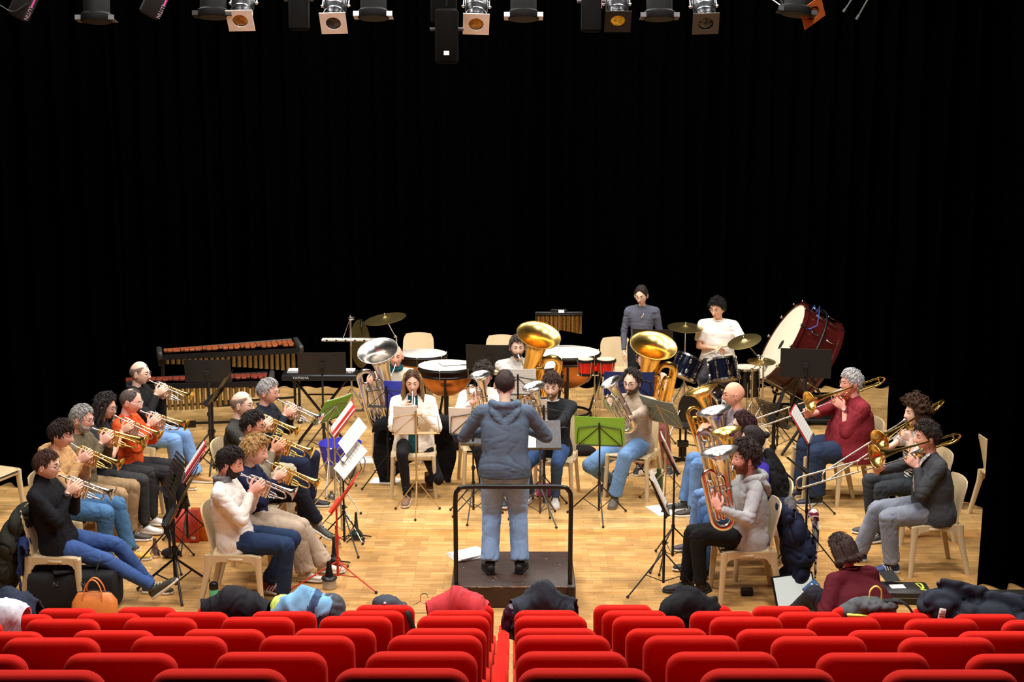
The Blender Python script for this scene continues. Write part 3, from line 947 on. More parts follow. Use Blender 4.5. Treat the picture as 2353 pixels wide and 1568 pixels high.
        link('hood', blob(hb, .009, 5, wr=.006, wf=8), hexm('knit', top), root, None)
    # trousers
    if not nolegs:
        mb = MB()
        mb.loft([(pel + V((0, 0, -.10 * s if not stand else -.06)), (1, 0, 0), .10 * s * bk, (0, 1, 0), .14 * s * bk), (pel + V((0, 0, -.03)), (1, 0, 0), .116 * s * bk, (0, 1, 0), .165 * s * bk), (spine(.06), (1, 0, 0), .10 * s * bk, (0, 1, 0), .145 * s * bk), (spine(.12), (1, 0, 0), .08 * s * bk, (0, 1, 0), .12 * s * bk)], n=20, p=2.4)
        foc = []
        lw = leg_w * (.7 + .3 * bulk)
        for hip, kn, a in legs:
            mb.tube([hip, hip.lerp(kn, .5), kn], [.094 * s * lw, .084 * s * lw, .068 * s * lw], 14, round_=True)
            end = kn.lerp(a, .97 if not socks == 'bare' else .5)
            mb.tube([kn, kn.lerp(a, .3), kn.lerp(a, .75), end], [.066 * s * lw, .064 * s * lw, .055 * s * lw ** 1.6, .056 * s * lw ** 1.6], 14)
            foc += [(kn, .10), (hip + V((.06, 0, .03)), .12), (a, .10)]
        tm = blob(mb, .012, 5, wr=.009, wf=5.5, seed=int(abs(X) * 31 + Y * 7) % 91 + 2, aniso=(1.2, .6, 1.0), focus=foc)
        link('trousers', tm, hexm('denim', bottom, cloth, var=.22, scale=6), root, None)
        for k, (hip, kn, a) in enumerate(legs):
            yw2, pt = 0, 0
            if feet and feet[k] and len(feet[k]) > 3: yw2, pt = R(feet[k][3]), R(feet[k][4])
            else:
                yw2 = (-1 if k == 0 else 1) * R(8)
            if socks and socks != 'bare':
                sb = MB().tube([a + (kn - a).normalized() * .12, a + V((0, 0, -.01))], [.040 * s, .038 * s], 12, round_=True)
                sb.obj('sock', hexm('sock', socks), root, None)
            shoe(root, a, yw2, pt, shoes, sole, s * (.92 if female else 1.0), boot, stripes)
    if extra: extra(ctx, root, arms, legs)
    ctx['arms'] = arms; ctx['legs'] = legs
    return ctx

# ---------------- brass ----------------
def instM(ctx, pitch, yaw=0.0, roll=0.0):
    return at(ctx['mouth_w'], rotm(ctx['yaw'] + R(yaw), R(pitch), R(roll)))
def tohands(ctx, M4, lst):
    out = []
    for w0, d, n, c, t in lst:
        out.append((ctx['Mi'] @ (M4 @ V(w0)), (ctx['Mi'] @ M4).to_3x3() @ V(d), (ctx['Mi'] @ M4).to_3x3() @ V(n), c, t))
    return out
def bell_prof(R_, L, r0, k=14, pw=5.0):
    return [(r0 + (R_ * .62 - r0) * (i / k) ** pw + R_ * .38 * max(0, (i / k - .86) / .14) ** 2, L * i / k) for i in range(k + 1)]
XAX = Matrix(((0, 0, 1, 0), (0, 1, 0, 0), (-1, 0, 0, 0), (0, 0, 0, 1)))   # lathe z -> x
def make_cornet(label, M4, m1, m2=None, kind='cornet', LN=.46):
    m2 = m2 or m1
    cat = {'cornet': 'cornet', 'flugelhorn': 'flugelhorn', 'trumpet': 'trumpet'}[kind]
    t = thing(kind, label, cat, M=M4, group=None)
    wide = kind == 'flugelhorn'
    Rb = .060 if not wide else .075
    e = MB(); e.tube([(.0, 0, 0), (.006, 0, 0), (.03, 0, 0), (.07, 0, 0)], [.0135, .0115, .006, .0055], 14); e.obj('mouthpiece', M_SILV, t)
    lead = cr([(.065, 0, 0), (.2, 0, 0), (LN - .10, 0, 0), (LN - .065, 0, -.012), (LN - .055, 0, -.032), (LN - .07, 0, -.052), (LN - .12, 0, -.06), (.27, 0, -.06)], 5)
    MB().tube(lead, .0062, 10).obj('leadpipe', m1, t)
    y0 = .022
    back = cr([(.215, .012, -.06), (.12, y0, -.062), (.075, y0, -.045), (.06, y0, -.015), (.075, y0, .012), (.11, y0, .02), (.2, y0, .02)], 5)
    MB().tube(back, [.0065, .007, .0075, .008] if not wide else [.007, .009, .011, .013], 10).obj('tuning_slide', m1, t)
    bp = bell_prof(Rb, LN - .19, .008 if not wide else .013, 16, 3.2 if not wide else 2.2)
    b = MB(); b.lathe([(r, z) for r, z in bp], 30, M=Matrix.Translation((.195, y0, .02)) @ XAX, shell=.0016); b.ring((LN + .004, y0, .02), (1, 0, 0), Rb, .0026, 30, 6)
    b.obj('bell', m2, t, 60)
    for i in range(3):
        x = .205 + .024 * i
        v = MB(); v.tube([(x, .006, -.105), (x, .006, .012)], .0105, 14); v.tube([(x, .006, .012), (x, .006, .03 - .006 * (i == 1))], .0035, 8); v.tube([(x, .006, .03 - .006 * (i == 1)), (x, .006, .034 - .006 * (i == 1))], .0085, 12)
        v.obj('valve', m1, t)
    s2 = MB()
    s2.tube(cr([(.27, .006, -.04), (.32, .006, -.045), (.345, .006, -.06), (.32, .006, -.082), (.27, .006, -.086)], 4), .006, 8)
    s2.obj('valve_slide', m1, t); s2 = MB()
    s2.tube(cr([(.2, -.004, -.05), (.16, -.006, -.05), (.145, -.006, -.068), (.16, -.006, -.088), (.2, -.004, -.09)], 4), .006, 8)
    s2.obj('valve_slide', m1, t); s2 = MB()
    s2.ring((.285, -.008, -.075), (0, 1, 0), .013, .0022, 16, 5); s2.obj('finger_ring', m1, t); s2 = MB()
    s2.tube([(.13, 0, 0), (.13, y0, .02)], .003, 6); s2.obj('brace', m1, t); s2 = MB(); s2.tube([(.3, 0, 0), (.3, y0, .02)], .003, 6)
    s2.obj('brace', m1, t)
    return t
def hold_cornet(label, m1=None, m2=None, pitch=20, yaw=0, kind='cornet', LN=.46):
    def f(ctx):
        M4 = instM(ctx, pitch, yaw)
        make_cornet(label, M4, m1 or M_GOLD, m2, kind, LN)
        return tohands(ctx, M4, [((.135, -.062, -.082), (.50, .18, .80), (.25, -.92, .25), .62, .1), ((.165, .085, -.135), (.40, -.42, .80), (-.15, .85, .35), .75, .6)])
    return f
def horn(label, cat, B, T, side, R_, W_, m1, mouth_w, m2=None, out=None, r0=None, valves=3, throat=1.0, vpos=.45, name=None):
    """upright valved brass: B bottom bow, T bell centre (world), side = where the return branch lies"""
    m2 = m2 or m1
    z = (T - B); Hh = z.length; M3 = basis(x=side, z=z)
    if out is not None and (M3 @ V((0, 1, 0))).dot(V(out)) < 0:
        flip = -1
    else: flip = 1
    M4 = at(B, M3)
    t = thing(name or cat, label, cat.replace('_', ' '), M=M4)
    r1 = r0 or R_ * .30 * throat
    bow = W_ / 2
    k = 22; pr = []
    z0 = bow
    for i in range(k + 1):
        a = i / k
        r = r1 + (R_ * .42 - r1) * a ** 2.2 + R_ * .30 * a ** 8 + R_ * .28 * max(0, (a - .9) / .1) ** 1.7
        pr.append((r, z0 + (Hh - z0) * a))
    b = MB(); b.lathe(pr, 44, shell=.0025); b.ring((0, 0, Hh), (0, 0, 1), R_, .0045 if R_ > .18 else .0035, 48, 6)
    b.obj('bell', m2, t, 60)
    # bottom bow and return branch
    zt = Hh * .70
    pts = [V((0, 0, z0 + .01))] + [V((bow - bow * math.cos(R(a)), 0, z0 - bow * math.sin(R(a)))) for a in range(15, 180, 15)] + [V((W_, 0, z0 + .01)), V((W_, 0, z0 + (zt - z0) * .5)), V((W_, 0, zt))]
    bw2 = W_ * .3
    pts += [V((W_ - bw2 + bw2 * math.cos(R(a)), 0, zt + bw2 * math.sin(R(a)))) for a in range(20, 180, 20)] + [V((W_ - 2 * bw2, 0, zt)), V((W_ - 2 * bw2, 0, Hh * .30))]
    MB().tube(pts, [r1, r1 * .93, r1 * .8, r1 * .66, r1 * .55, r1 * .45, r1 * .38], 16, round_=False).obj('main_tubing', m1, t)
    f = flip
    yv = f * (r1 + .022)
    sc_ = Hh
    for i in range(valves):
        x = W_ * (.15 + .26 * i)
        v = MB(); zb, ze = Hh * (vpos - .12), Hh * (vpos + .10)
        v.tube([(x, yv, zb), (x, yv, ze)], .0135 if R_ < .18 else .017, 14); v.tube([(x, yv, ze), (x, yv, ze + .03)], .004, 6); v.tube([(x, yv, ze + .03), (x, yv, ze + .036)], .011, 12)
        v.tube([(x, yv, zb - .008), (x, yv, zb)], .016 if R_ < .18 else .019, 14)
        v.obj('valve', m1, t)
        q = MB(); rr = r1 * .27 + .002
        q.tube(cr([(x, yv, zb + .02), (x, yv + f * .012, zb - .03), (x, yv + f * .014, zb - Hh * .12), (x + W_ * .07, yv + f * .014, zb - Hh * .145), (x + W_ * .14, yv + f * .012, zb - Hh * .12), (x + W_ * .14, yv + f * .01, zb + .01)], 4), rr, 8)
        q.obj('valve_slide', m1, t)
    q = MB(); rr = r1 * .25 + .002
    q.tube(cr([(W_ * .1, yv * .9, Hh * .5), (W_ * .1, yv * .9, Hh * .66), (W_ * .25, yv * .9, Hh * .70), (W_ * .4, yv * .9, Hh * .66), (W_ * .4, yv * .9, Hh * .38)], 5), rr, 8)
    q.tube(cr([(W_ * .62, yv * .7, Hh * .40), (W_ * .62, yv * .7, Hh * .62), (W_ * .74, yv * .7, Hh * .66), (W_ * .86, yv * .7, Hh * .62), (W_ * .86, yv * .7, Hh * .28), (W_ * .7, yv * .7, Hh * .22)], 5), rr, 8)
    for zz in (.32, .55): q.tube([(0, 0, Hh * zz), (W_, 0, Hh * zz)], .005, 6)
    q.ring((0, 0, Hh * .52), (0, 0, 1), r1 + (R_ * .42 - r1) * .16 + .003, .005, 30, 6)
    q.obj('braces_and_slides', m1, t)
    # leadpipe to the player's mouth
    mi = M4.inverted() @ V(mouth_w)
    e = (mi - V((0, yv, Hh * .5))); e.normalize()
    back = V((mi.x, mi.y, mi.z)) - mi.lerp(V((W_ * .1, yv, Hh * .5)), .25)
    p1 = mi - back.normalized() * .075
    d1 = (p1 - mi).normalized()
    MB().tube([mi, mi + d1 * .008, mi + d1 * .03, mi + d1 * .07], [.016, .013, .007, .006], 14).obj('mouthpiece', M_SILV, t)
    MB().tube(cr([mi + d1 * .068, mi.lerp(V((W_ * .1, yv, Hh * .52)), .55) + V((0, f * .02, .02)), V((W_ * .1, yv, Hh * .52)), V((W_ * .12, yv, Hh * .36))], 6), .0065 if R_ < .18 else .008, 10).obj('leadpipe', m1, t)
    return M4, dict(H=Hh, W=W_, yv=yv, f=f, r1=r1, vtop=M4 @ V((W_ * .4, yv, Hh * (vpos + .13))), branch=M4 @ V((W_, 0, Hh * .35)), mid=M4 @ V((0, 0, Hh * .3)))
def hold_horn(label, cat, Bp, Tp, side, R_, W_, m1, m2=None, out=(0, -1, 0), rh=None, lh=None, **kw):
    """rh/lh: (px,py,Y,dir,normal) wrists in picture place"""
    def f(ctx):
        B = W(*Bp); T = W(*Tp)
        M4, i = horn(label, cat, B, T, V(side), R_, W_, m1, ctx['mouth_w'], m2, out, **kw)
        Mi3 = ctx['Mi'].to_3x3(); res = []
        z = (T - B).normalized()
        fw_ = V((math.cos(ctx['yaw']), math.sin(ctx['yaw']), 0)); lf = V((-fw_.y, fw_.x, 0))
        if rh: res.append((ctx['Mi'] @ W(*rh[:3]), Mi3 @ V(rh[3]), Mi3 @ V(rh[4]), .55, .2))
        else:
            c = i['vtop']; d = (lf * .55 + fw_ * .45 - z * .15).normalized()
            res.append((ctx['Mi'] @ (c - d * .125 - z * .02), Mi3 @ d, Mi3 @ (z * .8 - lf * .5 + fw_ * .2), .7, .3))
        if lh: res.append((ctx['Mi'] @ W(*lh[:3]), Mi3 @ V(lh[3]), Mi3 @ V(lh[4]), .75, .5))
        else:
            c = i['mid'] + fw_ * (i['r1'] + .0); d = (-lf * .8 + fw_ * .4 + z * .1).normalized()
            res.append((ctx['Mi'] @ (c - d * .10 + fw_ * .03), Mi3 @ d, Mi3 @ (fw_ + z * .2), .7, .5))
        return res
    return f
def hold_trombone(label, endpx, off=(0, 0), roll=0, yawb=0, grip=.55, m=None, ext=None, LH=None, bellx=.36, backx=-.36, bz=.05, by=.10):
    def f(ctx):
        mo = ctx['mouth_w']
        E = W(*endpx); d = (E - mo); LN = d.length if ext is None else ext
        # x along slide; z up
        x = d.normalized(); up = V((0, 0, 1)); z = (up - x * up.dot(x)).normalized(); y = z.cross(x)
        M3 = Matrix((x, y, z)).transposed() @ Matrix.Rotation(R(roll), 3, 'X')
        M4 = at(mo, M3)
        t = thing('trombone', label, 'trombone', M=M4)
        mg = m or M_GOLD
        MB().tube([(0, 0, 0), (.008, 0, 0), (.03, 0, 0), (.075, 0, 0)], [.0165, .0135, .0075, .0065], 14).obj('mouthpiece', M_SILV, t)
        sw = .095; hx = .16
        s = MB()
        s.tube([(.07, 0, 0), (hx + .35, 0, 0)], .0062, 10); s.tube([(.10, 0, -sw), (hx + .35, 0, -sw)], .0062, 10); s.tube([(.12, 0, 0), (.12, 0, -sw)], .005, 8)
        s.obj('inner_slide', M_SILV, t)
        s = MB(); x0 = LN - .62 if LN > .8 else .2
        x0 = max(.17, LN - .62)
        pts = [V((x0, 0, 0)), V((LN - sw / 2, 0, 0))] + [V((LN - sw / 2 + sw / 2 * math.sin(R(a)), 0, -sw / 2 + sw / 2 * math.cos(R(a)))) for a in range(15, 180, 15)] + [V((LN - sw / 2, 0, -sw)), V((x0, 0, -sw))]
        s.tube(pts, .0075, 12); s.tube([(x0 + .02, 0, 0), (x0 + .02, 0, -sw)], .005, 8); s.tube([(LN, 0, -sw * .7), (LN + .02, 0, -sw * .8)], .004, 6)
        s.obj('outer_slide', mat('nickel_silver', (244, 236, 214), .36, 1.0, var=.04, bump=.01), t)
        b = MB(); L = bellx + .02 - (backx + .08)
        b.lathe(bell_prof(.105, L, .0085, 26, 5.5), 40, M=Matrix.Translation((backx + .08, by, bz)) @ XAX, shell=.0018)
        b.ring((bellx + .02, by, bz), (1, 0, 0), .105, .003, 40, 6); b.obj('bell', mg, t, 60)
        c = MB(); h2 = .062
        c.tube(cr([(backx + .09, by, bz), (backx + .02, by, bz), (backx - .03, by * .8, bz - .03), (backx - .03, by * .4, bz - .075), (backx + .02, .02, bz - .105), (backx + .12, 0, bz - .11), (-.02, 0, -sw), (.10, 0, -sw)], 6), .0085, 12)
        c.tube(cr([(backx + .10, by * .6, bz - .01), (backx + .04, by * .6, bz - .02), (backx + .02, by * .5, bz - .045), (backx + .05, by * .5, bz - .07), (-.06, .05, -.03), (-.02, .03, -.055)], 6), .0065, 10)
        c.tube([(.10, 0, -sw), (.10, by, bz)], .005, 8); c.tube([(-.12, 0, -sw * .9), (-.12, by, bz)], .005, 8)
        c.tube([(-.04, .02, -sw - .01), (.02, .03, -sw + .03)], .022, 14)
        c.obj('tuning_slide', mg, t)
        gx = max(.2, x0 + .02)
        lst = [((gx + .0, -.03, -sw - .075), (.12, .30, .9), (-.3, -.75, -.2), .75, .4), ((.045, .075, -sw - .065), (.45, -.55, .65), (.1, .75, -.2), .75, .4)]
        return tohands(ctx, M4, lst)
    return f
# ---------------- music stands ----------------
def desk_frame(base, h, yaw, tilt):
    n = V((math.cos(yaw), math.sin(yaw), 0)); u = V((-n.y, n.x, 0))
    v = (V((0, 0, 1)) * math.cos(tilt) - n * math.sin(tilt))
    fn = u.cross(v)      # faces the player
    return V(base) + V((0, 0, h)), u, v, fn
def stand(label, px, py, h, yaw, tilt=22, kind='wire', w_=.46, dh=.26, m=None, legm=None, pole_r=.009, legh=.34, legr=.30, leg0=90, group=None, mleg=None):
    """px,py: foot of the pole; h: height of the desk's lower edge; yaw: the way the desk faces"""
    b = G(px, py); yw = R(yaw)
    t = thing('music_stand', label, 'music stand', (b.x, b.y, 0), 0, group)
    m = m or M_BLK; ml = mleg or m
    p = MB(); p.tube([(0, 0, .07), (0, 0, h * .6)], pole_r * 1.25, 10); p.tube([(0, 0, h * .6), (0, 0, h)], pole_r, 10)
    for zz in (h * .6, legh): p.tube([(0, 0, zz - .018), (0, 0, zz + .018)], pole_r * 1.9, 10)
    p.tube([(0, 0, h * .6), (.035, 0, h * .6)], .006, 6)
    p.obj('pole', m, t)
    for k in range(3):
        a = R(leg0 + 120 * k); c, s_ = math.cos(a), math.sin(a)
        l = MB(); l.tube([(0, 0, legh), (c * legr, s_ * legr, .012)], pole_r * .75, 8); l.ell((c * legr, s_ * legr, .013), (.013, .013, .013), 8, 6, 1)
        l.tube([(0, 0, .08), (c * legr * .5, s_ * legr * .5, legh * .5)], pole_r * .45, 6)
        l.obj('leg', [ml, M_RUB], t)
    o, u, v, fn = desk_frame((0, 0, 0), h, yw, R(tilt))
    d = MB()
    if kind == 'wire':
        r = .004
        P = lambda a, b2: o + u * (a * w_ / 2) + v * (b2 * dh)
        d.tube([P(-1, 0), P(1, 0)], r * 1.4, 6); d.tube([P(-1, 0), P(-.92, .72)], r, 6); d.tube([P(1, 0), P(.92, .72)], r, 6)
        d.tube([P(-.92, .72), P(0, .86)], r, 6); d.tube([P(.92, .72), P(0, .86)], r, 6)
        d.tube([P(-.92, .02), P(0, .8)], r, 6); d.tube([P(.92, .02), P(0, .8)], r, 6)
        d.tube([P(0, -.05), P(0, .98)], r * 2.3, 8)
        d.slab(o + fn * .018, u, fn, w_ * .9, .035, .004)
    else:
        if kind == 'holes':
            nu, nv = 13, 9
            fr = .018
            for i in range(nu + 1): d.tube([o + u * ((i / nu - .5) * w_), o + u * ((i / nu - .5) * w_) + v * dh], .011, 4, fl=.25)
            for j in range(nv + 1): d.tube([o + u * (-w_ / 2) + v * (dh * j / nv), o + u * (w_ / 2) + v * (dh * j / nv)], .010, 4, fl=.25)
        else:
            d.slab(o + v * (dh / 2), u, v, w_, dh, .006, nu=8, nv=2, f=lambda a, b2: .012 * (2 * a - 1) ** 2)
        d.slab(o + fn * .03, u, fn, w_, .06, .005)
        d.tube([o - fn * .02 + v * .02, o - fn * .02 + v * dh * .55], .012, 8)
        d.box(o - fn * .022 + v * (dh * .45), (.05, .03, .05), M=Matrix((u, fn, v)).transposed())
    d.obj('desk', m, t)
    return dict(o=V((b.x, b.y, 0)) + o, u=u, v=v, fn=fn, t=t)
M_SHEET = None
def sheet_mat():
    m = bpy.data.materials.new('printed_score'); m.use_nodes = True
    nt = m.node_tree; b = nt.nodes['Principled BSDF']; b.inputs['Roughness'].default_value = .7
    tc = nt.nodes.new('ShaderNodeTexCoord'); sp = nt.nodes.new('ShaderNodeSeparateXYZ')
    nt.links.new(tc.outputs['UV'], sp.inputs[0])
    def math_(op, a, v=None, c=None):
        n = nt.nodes.new('ShaderNodeMath'); n.operation = op
        nt.links.new(a, n.inputs[0])
        if v is not None: n.inputs[1].default_value = v
        if c is not None: nt.links.new(c, n.inputs[1])
        return n.outputs[0]
    y = math_('MULTIPLY', sp.outputs[1], 10.0); fr = math_('FRACT', y)
    inside = math_('LESS_THAN', fr, .55); ln = math_('FRACT', math_('MULTIPLY', fr, 9.0)); line = math_('LESS_THAN', ln, .3)
    nz = nt.nodes.new('ShaderNodeTexNoise'); nz.inputs['Scale'].default_value = 55
    nt.links.new(tc.outputs['UV'], nz.inputs['Vector'])
    note = math_('GREATER_THAN', nz.outputs['Fac'], .60)
    ink = math_('MULTIPLY', inside, None, math_('MAXIMUM', line, None, note))
    x = math_('ABSOLUTE', math_('SUBTRACT', sp.outputs[0], .5)); marg = math_('LESS_THAN', x, .44)
    ink = math_('MULTIPLY', math_('MULTIPLY', ink, None, marg), .55)
    mx = nt.nodes.new('ShaderNodeMix'); mx.data_type = 'RGBA'
    nt.links.new(ink, mx.inputs[0]); mx.inputs[6].default_value = lin((242, 240, 234)); mx.inputs[7].default_value = lin((60, 60, 60))
    nt.links.new(mx.outputs[2], b.inputs['Base Color'])
    return m
M_SHEET = sheet_mat()
def flat(name, label, cat, o, u, v, fn, w_, h, t, m, bend=.0, group=None, back=None):
    me_b = MB(); nu = 6
    me_b.slab((0, 0, 0), u, v, w_, h, t, nu=nu, nv=2, f=lambda a, b: -bend * (1 - (2 * a - 1) ** 2))
    ob = me_b.obj(name, [m, back or M_WHITE], None, 60)
    # uv over the sheet, print on the face that looks to the player
    me = ob.data; uvl = me.uv_layers.new(name='uv')
    for p in me.polygons:
        if back and p.normal.dot(V(fn)) < 0: p.material_index = 1
        for li in p.loop_indices:
            c = me.vertices[me.loops[li].vertex_index].co
            uvl.data[li].uv = (c.dot(V(u)) / w_ + .5, c.dot(V(v)) / h + .5)
    ob.location = o
    return tag(ob, label, cat, group)
def on_desk(d, name, label, cat, w_, h, t, m, dx=0, lift=.012, bend=.01, back=None, dv=0):
    return flat(name, label, cat, d['o'] + d['fn'] * (lift + t / 2) + d['v'] * (h / 2 + .004 + dv) + d['u'] * dx, d['u'], d['v'], d['fn'], w_, h, t, m, bend, None, back)
folder = lambda c: hexm('card', c, mat, rough=.55, var=.04)

# ---------------- percussion ----------------
def rods(mb, pts, r=.004, n=6):
    for a, b in pts: mb.tube([a, b], r, n)
def tripod(mb, z0, r, n0=.45, k=3, a0=90, rr=.008):
    for i in range(k):
        a = R(a0 + 360 / k * i)
        mb.tube([(0, 0, z0), (math.cos(a) * r, math.sin(a) * r, .015)], rr, 8)
        mb.tube([(0, 0, z0 * .35), (math.cos(a) * r * .6, math.sin(a) * r * .6, z0 * .4 + .01)], rr * .6, 6)
        mb.ell((math.cos(a) * r, math.sin(a) * r, .016), (.016, .016, .016), 8, 6)
def timpano(label, px, py, Y, R_, z=.86):
    X = XY(px, Y, z)
    t = thing('timpani_drum', label, 'timpani', (X, Y, 0), 0, 'copper timpani')
    b = MB(); pr = [(R_ * .08, z - R_ * 1.12), (R_ * .4, z - R_ * 1.06), (R_ * .7, z - R_ * .88), (R_ * .9, z - R_ * .55), (R_ * .98, z - R_ * .3), (R_ * .98, z - .09)]
    b.lathe(pr, 40); b.obj('bowl', M_COPPER, t)
    h = MB(); h.ring((0, 0, z - .10), (0, 0, 1), R_ * .99, .016, 44, 8); h.lathe([(R_ * 1.03, z - .045), (R_ * 1.03, z - .008), (R_ * 1.0, z - .004), (R_ * .99, z - .045)], 44, caps=False); h.ring((0, 0, z - .022), (0, 0, 1), R_ * 1.03, .008, 44, 6)
    h.obj('hoop', M_BLK, t)
    d = MB(); d.lathe([(R_ * 1.0, z - .03), (R_ * 1.0, z - .004), (R_ * .96, z + .001), (.01, z + .002)], 44); d.obj('drumhead', hexm('head', (220, 212, 202), mat, rough=.55, bump=.02, var=.02), t)
    for k in range(6):
        a = R(60 * k + 20); c, s_ = math.cos(a), math.sin(a)
        l = MB(); l.tube([(c * R_ * 1.05, s_ * R_ * 1.05, z - .12), (c * R_ * 1.05, s_ * R_ * 1.05, z - .01)], .006, 6); l.ell((c * R_ * 1.05, s_ * R_ * 1.05, z - .008), (.011, .011, .009), 8, 6)
        l.obj('tension_rod', M_CHROME, t)
    f = MB()
    for k in range(4):
        a = R(90 * k + 45 + 45); c, s_ = math.cos(a), math.sin(a)
        f.tube([(c * R_ * 1.04, s_ * R_ * 1.04, z - .13), (c * R_ * .98, s_ * R_ * .98, z - R_ * .9), (c * R_ * .7, s_ * R_ * .7, .12)], .015, 8)
        f.tube([(c * R_ * .75, s_ * R_ * .75, .12), (c * R_ * .75, s_ * R_ * .75, .05)], .012, 8); f.ring((c * R_ * .75, s_ * R_ * .75, .04), (s_, c, 0), .028, .012, 14, 6)
    f.ring((0, 0, .12), (0, 0, 1), R_ * .72, .016, 30, 6); f.box((0, -.15, .10), (.12, .34, .04)); f.tube([(0, 0, .12), (0, 0, z - R_ * 1.1)], .02, 10)
    f.obj('frame', M_BLK, t)
    return t
def cymbal(mb, c, n, R_, mi=0):
    M3 = basis(x=(1, 0, 0) if abs(V(n).normalized().x) < .9 else (0, 1, 0), z=n)
    pr = [(.003, .030), (.02, .028), (.035, .020), (.045, .012), (R_ * .5, .004), (R_ * .8, -.004), (R_, -.012), (R_, -.014), (R_ * .5, .001), (.045, .009), (.02, .024), (.003, .027)]
    mb.lathe(pr, 44, mi, M=at(c, M3), caps=False)
def cymbal_stand(label, c, base, n, R_, boom=None, dark=False, group=None):
    """c cymbal centre, base foot on floor"""
    base = V(base); t = thing('cymbal_stand', label + ' ', 'cymbal stand', base, 0, group)
    t['label'] = label
    c = V(c) - base
    m = M_CHROME
    p = MB()
    if boom:
        j = V(boom) - base
        p.tube([(0, 0, .1), (0, 0, j.z)], .010, 10); p.ell(j, (.022, .022, .022), 10, 8); p.tube([(0, 0, j.z), j], .008, 8); p.tube([j, c], .0065, 8)
    else: p.tube([(0, 0, .1), (0, 0, c.z * .6), c], [.012, .010, .006], 10)
    p.tube([c, c + V(n).normalized() * .05], .007, 8); p.ell(c + V(n).normalized() * .05, (.012, .012, .012), 8, 6)
    p.obj('pole', m, t)
    l = MB(); tripod(l, .42, .28); l.obj('tripod_base', m, t)
    b = MB(); cymbal(b, c, n, R_); b.obj('cymbal', M_CYM, t)
    return t
def drum(t, name, c, n, R_, d, col, M_head=None, lugs=8, claws=False):
    M3 = basis(x=(0, 0, 1) if abs(V(n).normalized().z) < .9 else (1, 0, 0), z=n); M4 = at(c, M3)
    b = MB(); b.lathe([(R_ * .985, -d), (R_ * .985, 0)], 44, M=M4, caps=True); sh = b.obj(name, col, t)
    h = MB(); h.lathe([(R_ * .96, .002), (.01, .003), (.01, -.004), (R_ * .96, -.004)], 40, M=M4, caps=False); h.lathe([(R_ * .96, -d - .002), (.01, -d - .003), (.01, -d + .004), (R_ * .96, -d + .004)], 40, M=M4, caps=False)
    h.obj('drumhead', M_head or hexm('head', (214, 206, 186), mat, rough=.55, bump=.02, var=.03), sh)
    k = MB()
    for z in (.0, -d): k.lathe([(R_ * 1.0, z - .014), (R_ * 1.035, z - .012), (R_ * 1.035, z + .012), (R_ * .97, z + .012), (R_ * .97, z - .0)], 44, M=M4, caps=False)
    k.obj('hoop', M_CHROME, sh)
    g_ = MB()
    for i in range(lugs):
        a = 2 * PI * i / lugs + .2; cc, s_ = math.cos(a), math.sin(a)
        g_.M = M4
        g_.tube([(cc * R_ * 1.03, s_ * R_ * 1.03, .01), (cc * R_ * 1.03, s_ * R_ * 1.03, -d - .01)] if not claws else [(cc * R_ * 1.04, s_ * R_ * 1.04, .03), (cc * R_ * 1.04, s_ * R_ * 1.04, -.09)], .0042, 6)
        for z in (-d * .25, -d * .75): g_.box((cc * R_ * 1.015, s_ * R_ * 1.015, z), (.022, .03, .055), M=rotm(a), bev=.006)
        if claws: g_.ell((cc * R_ * 1.04, s_ * R_ * 1.04, .035), (.012, .02, .012), 8, 6)
    g_.obj('lugs', M_CHROME, sh)
    return sh, M4
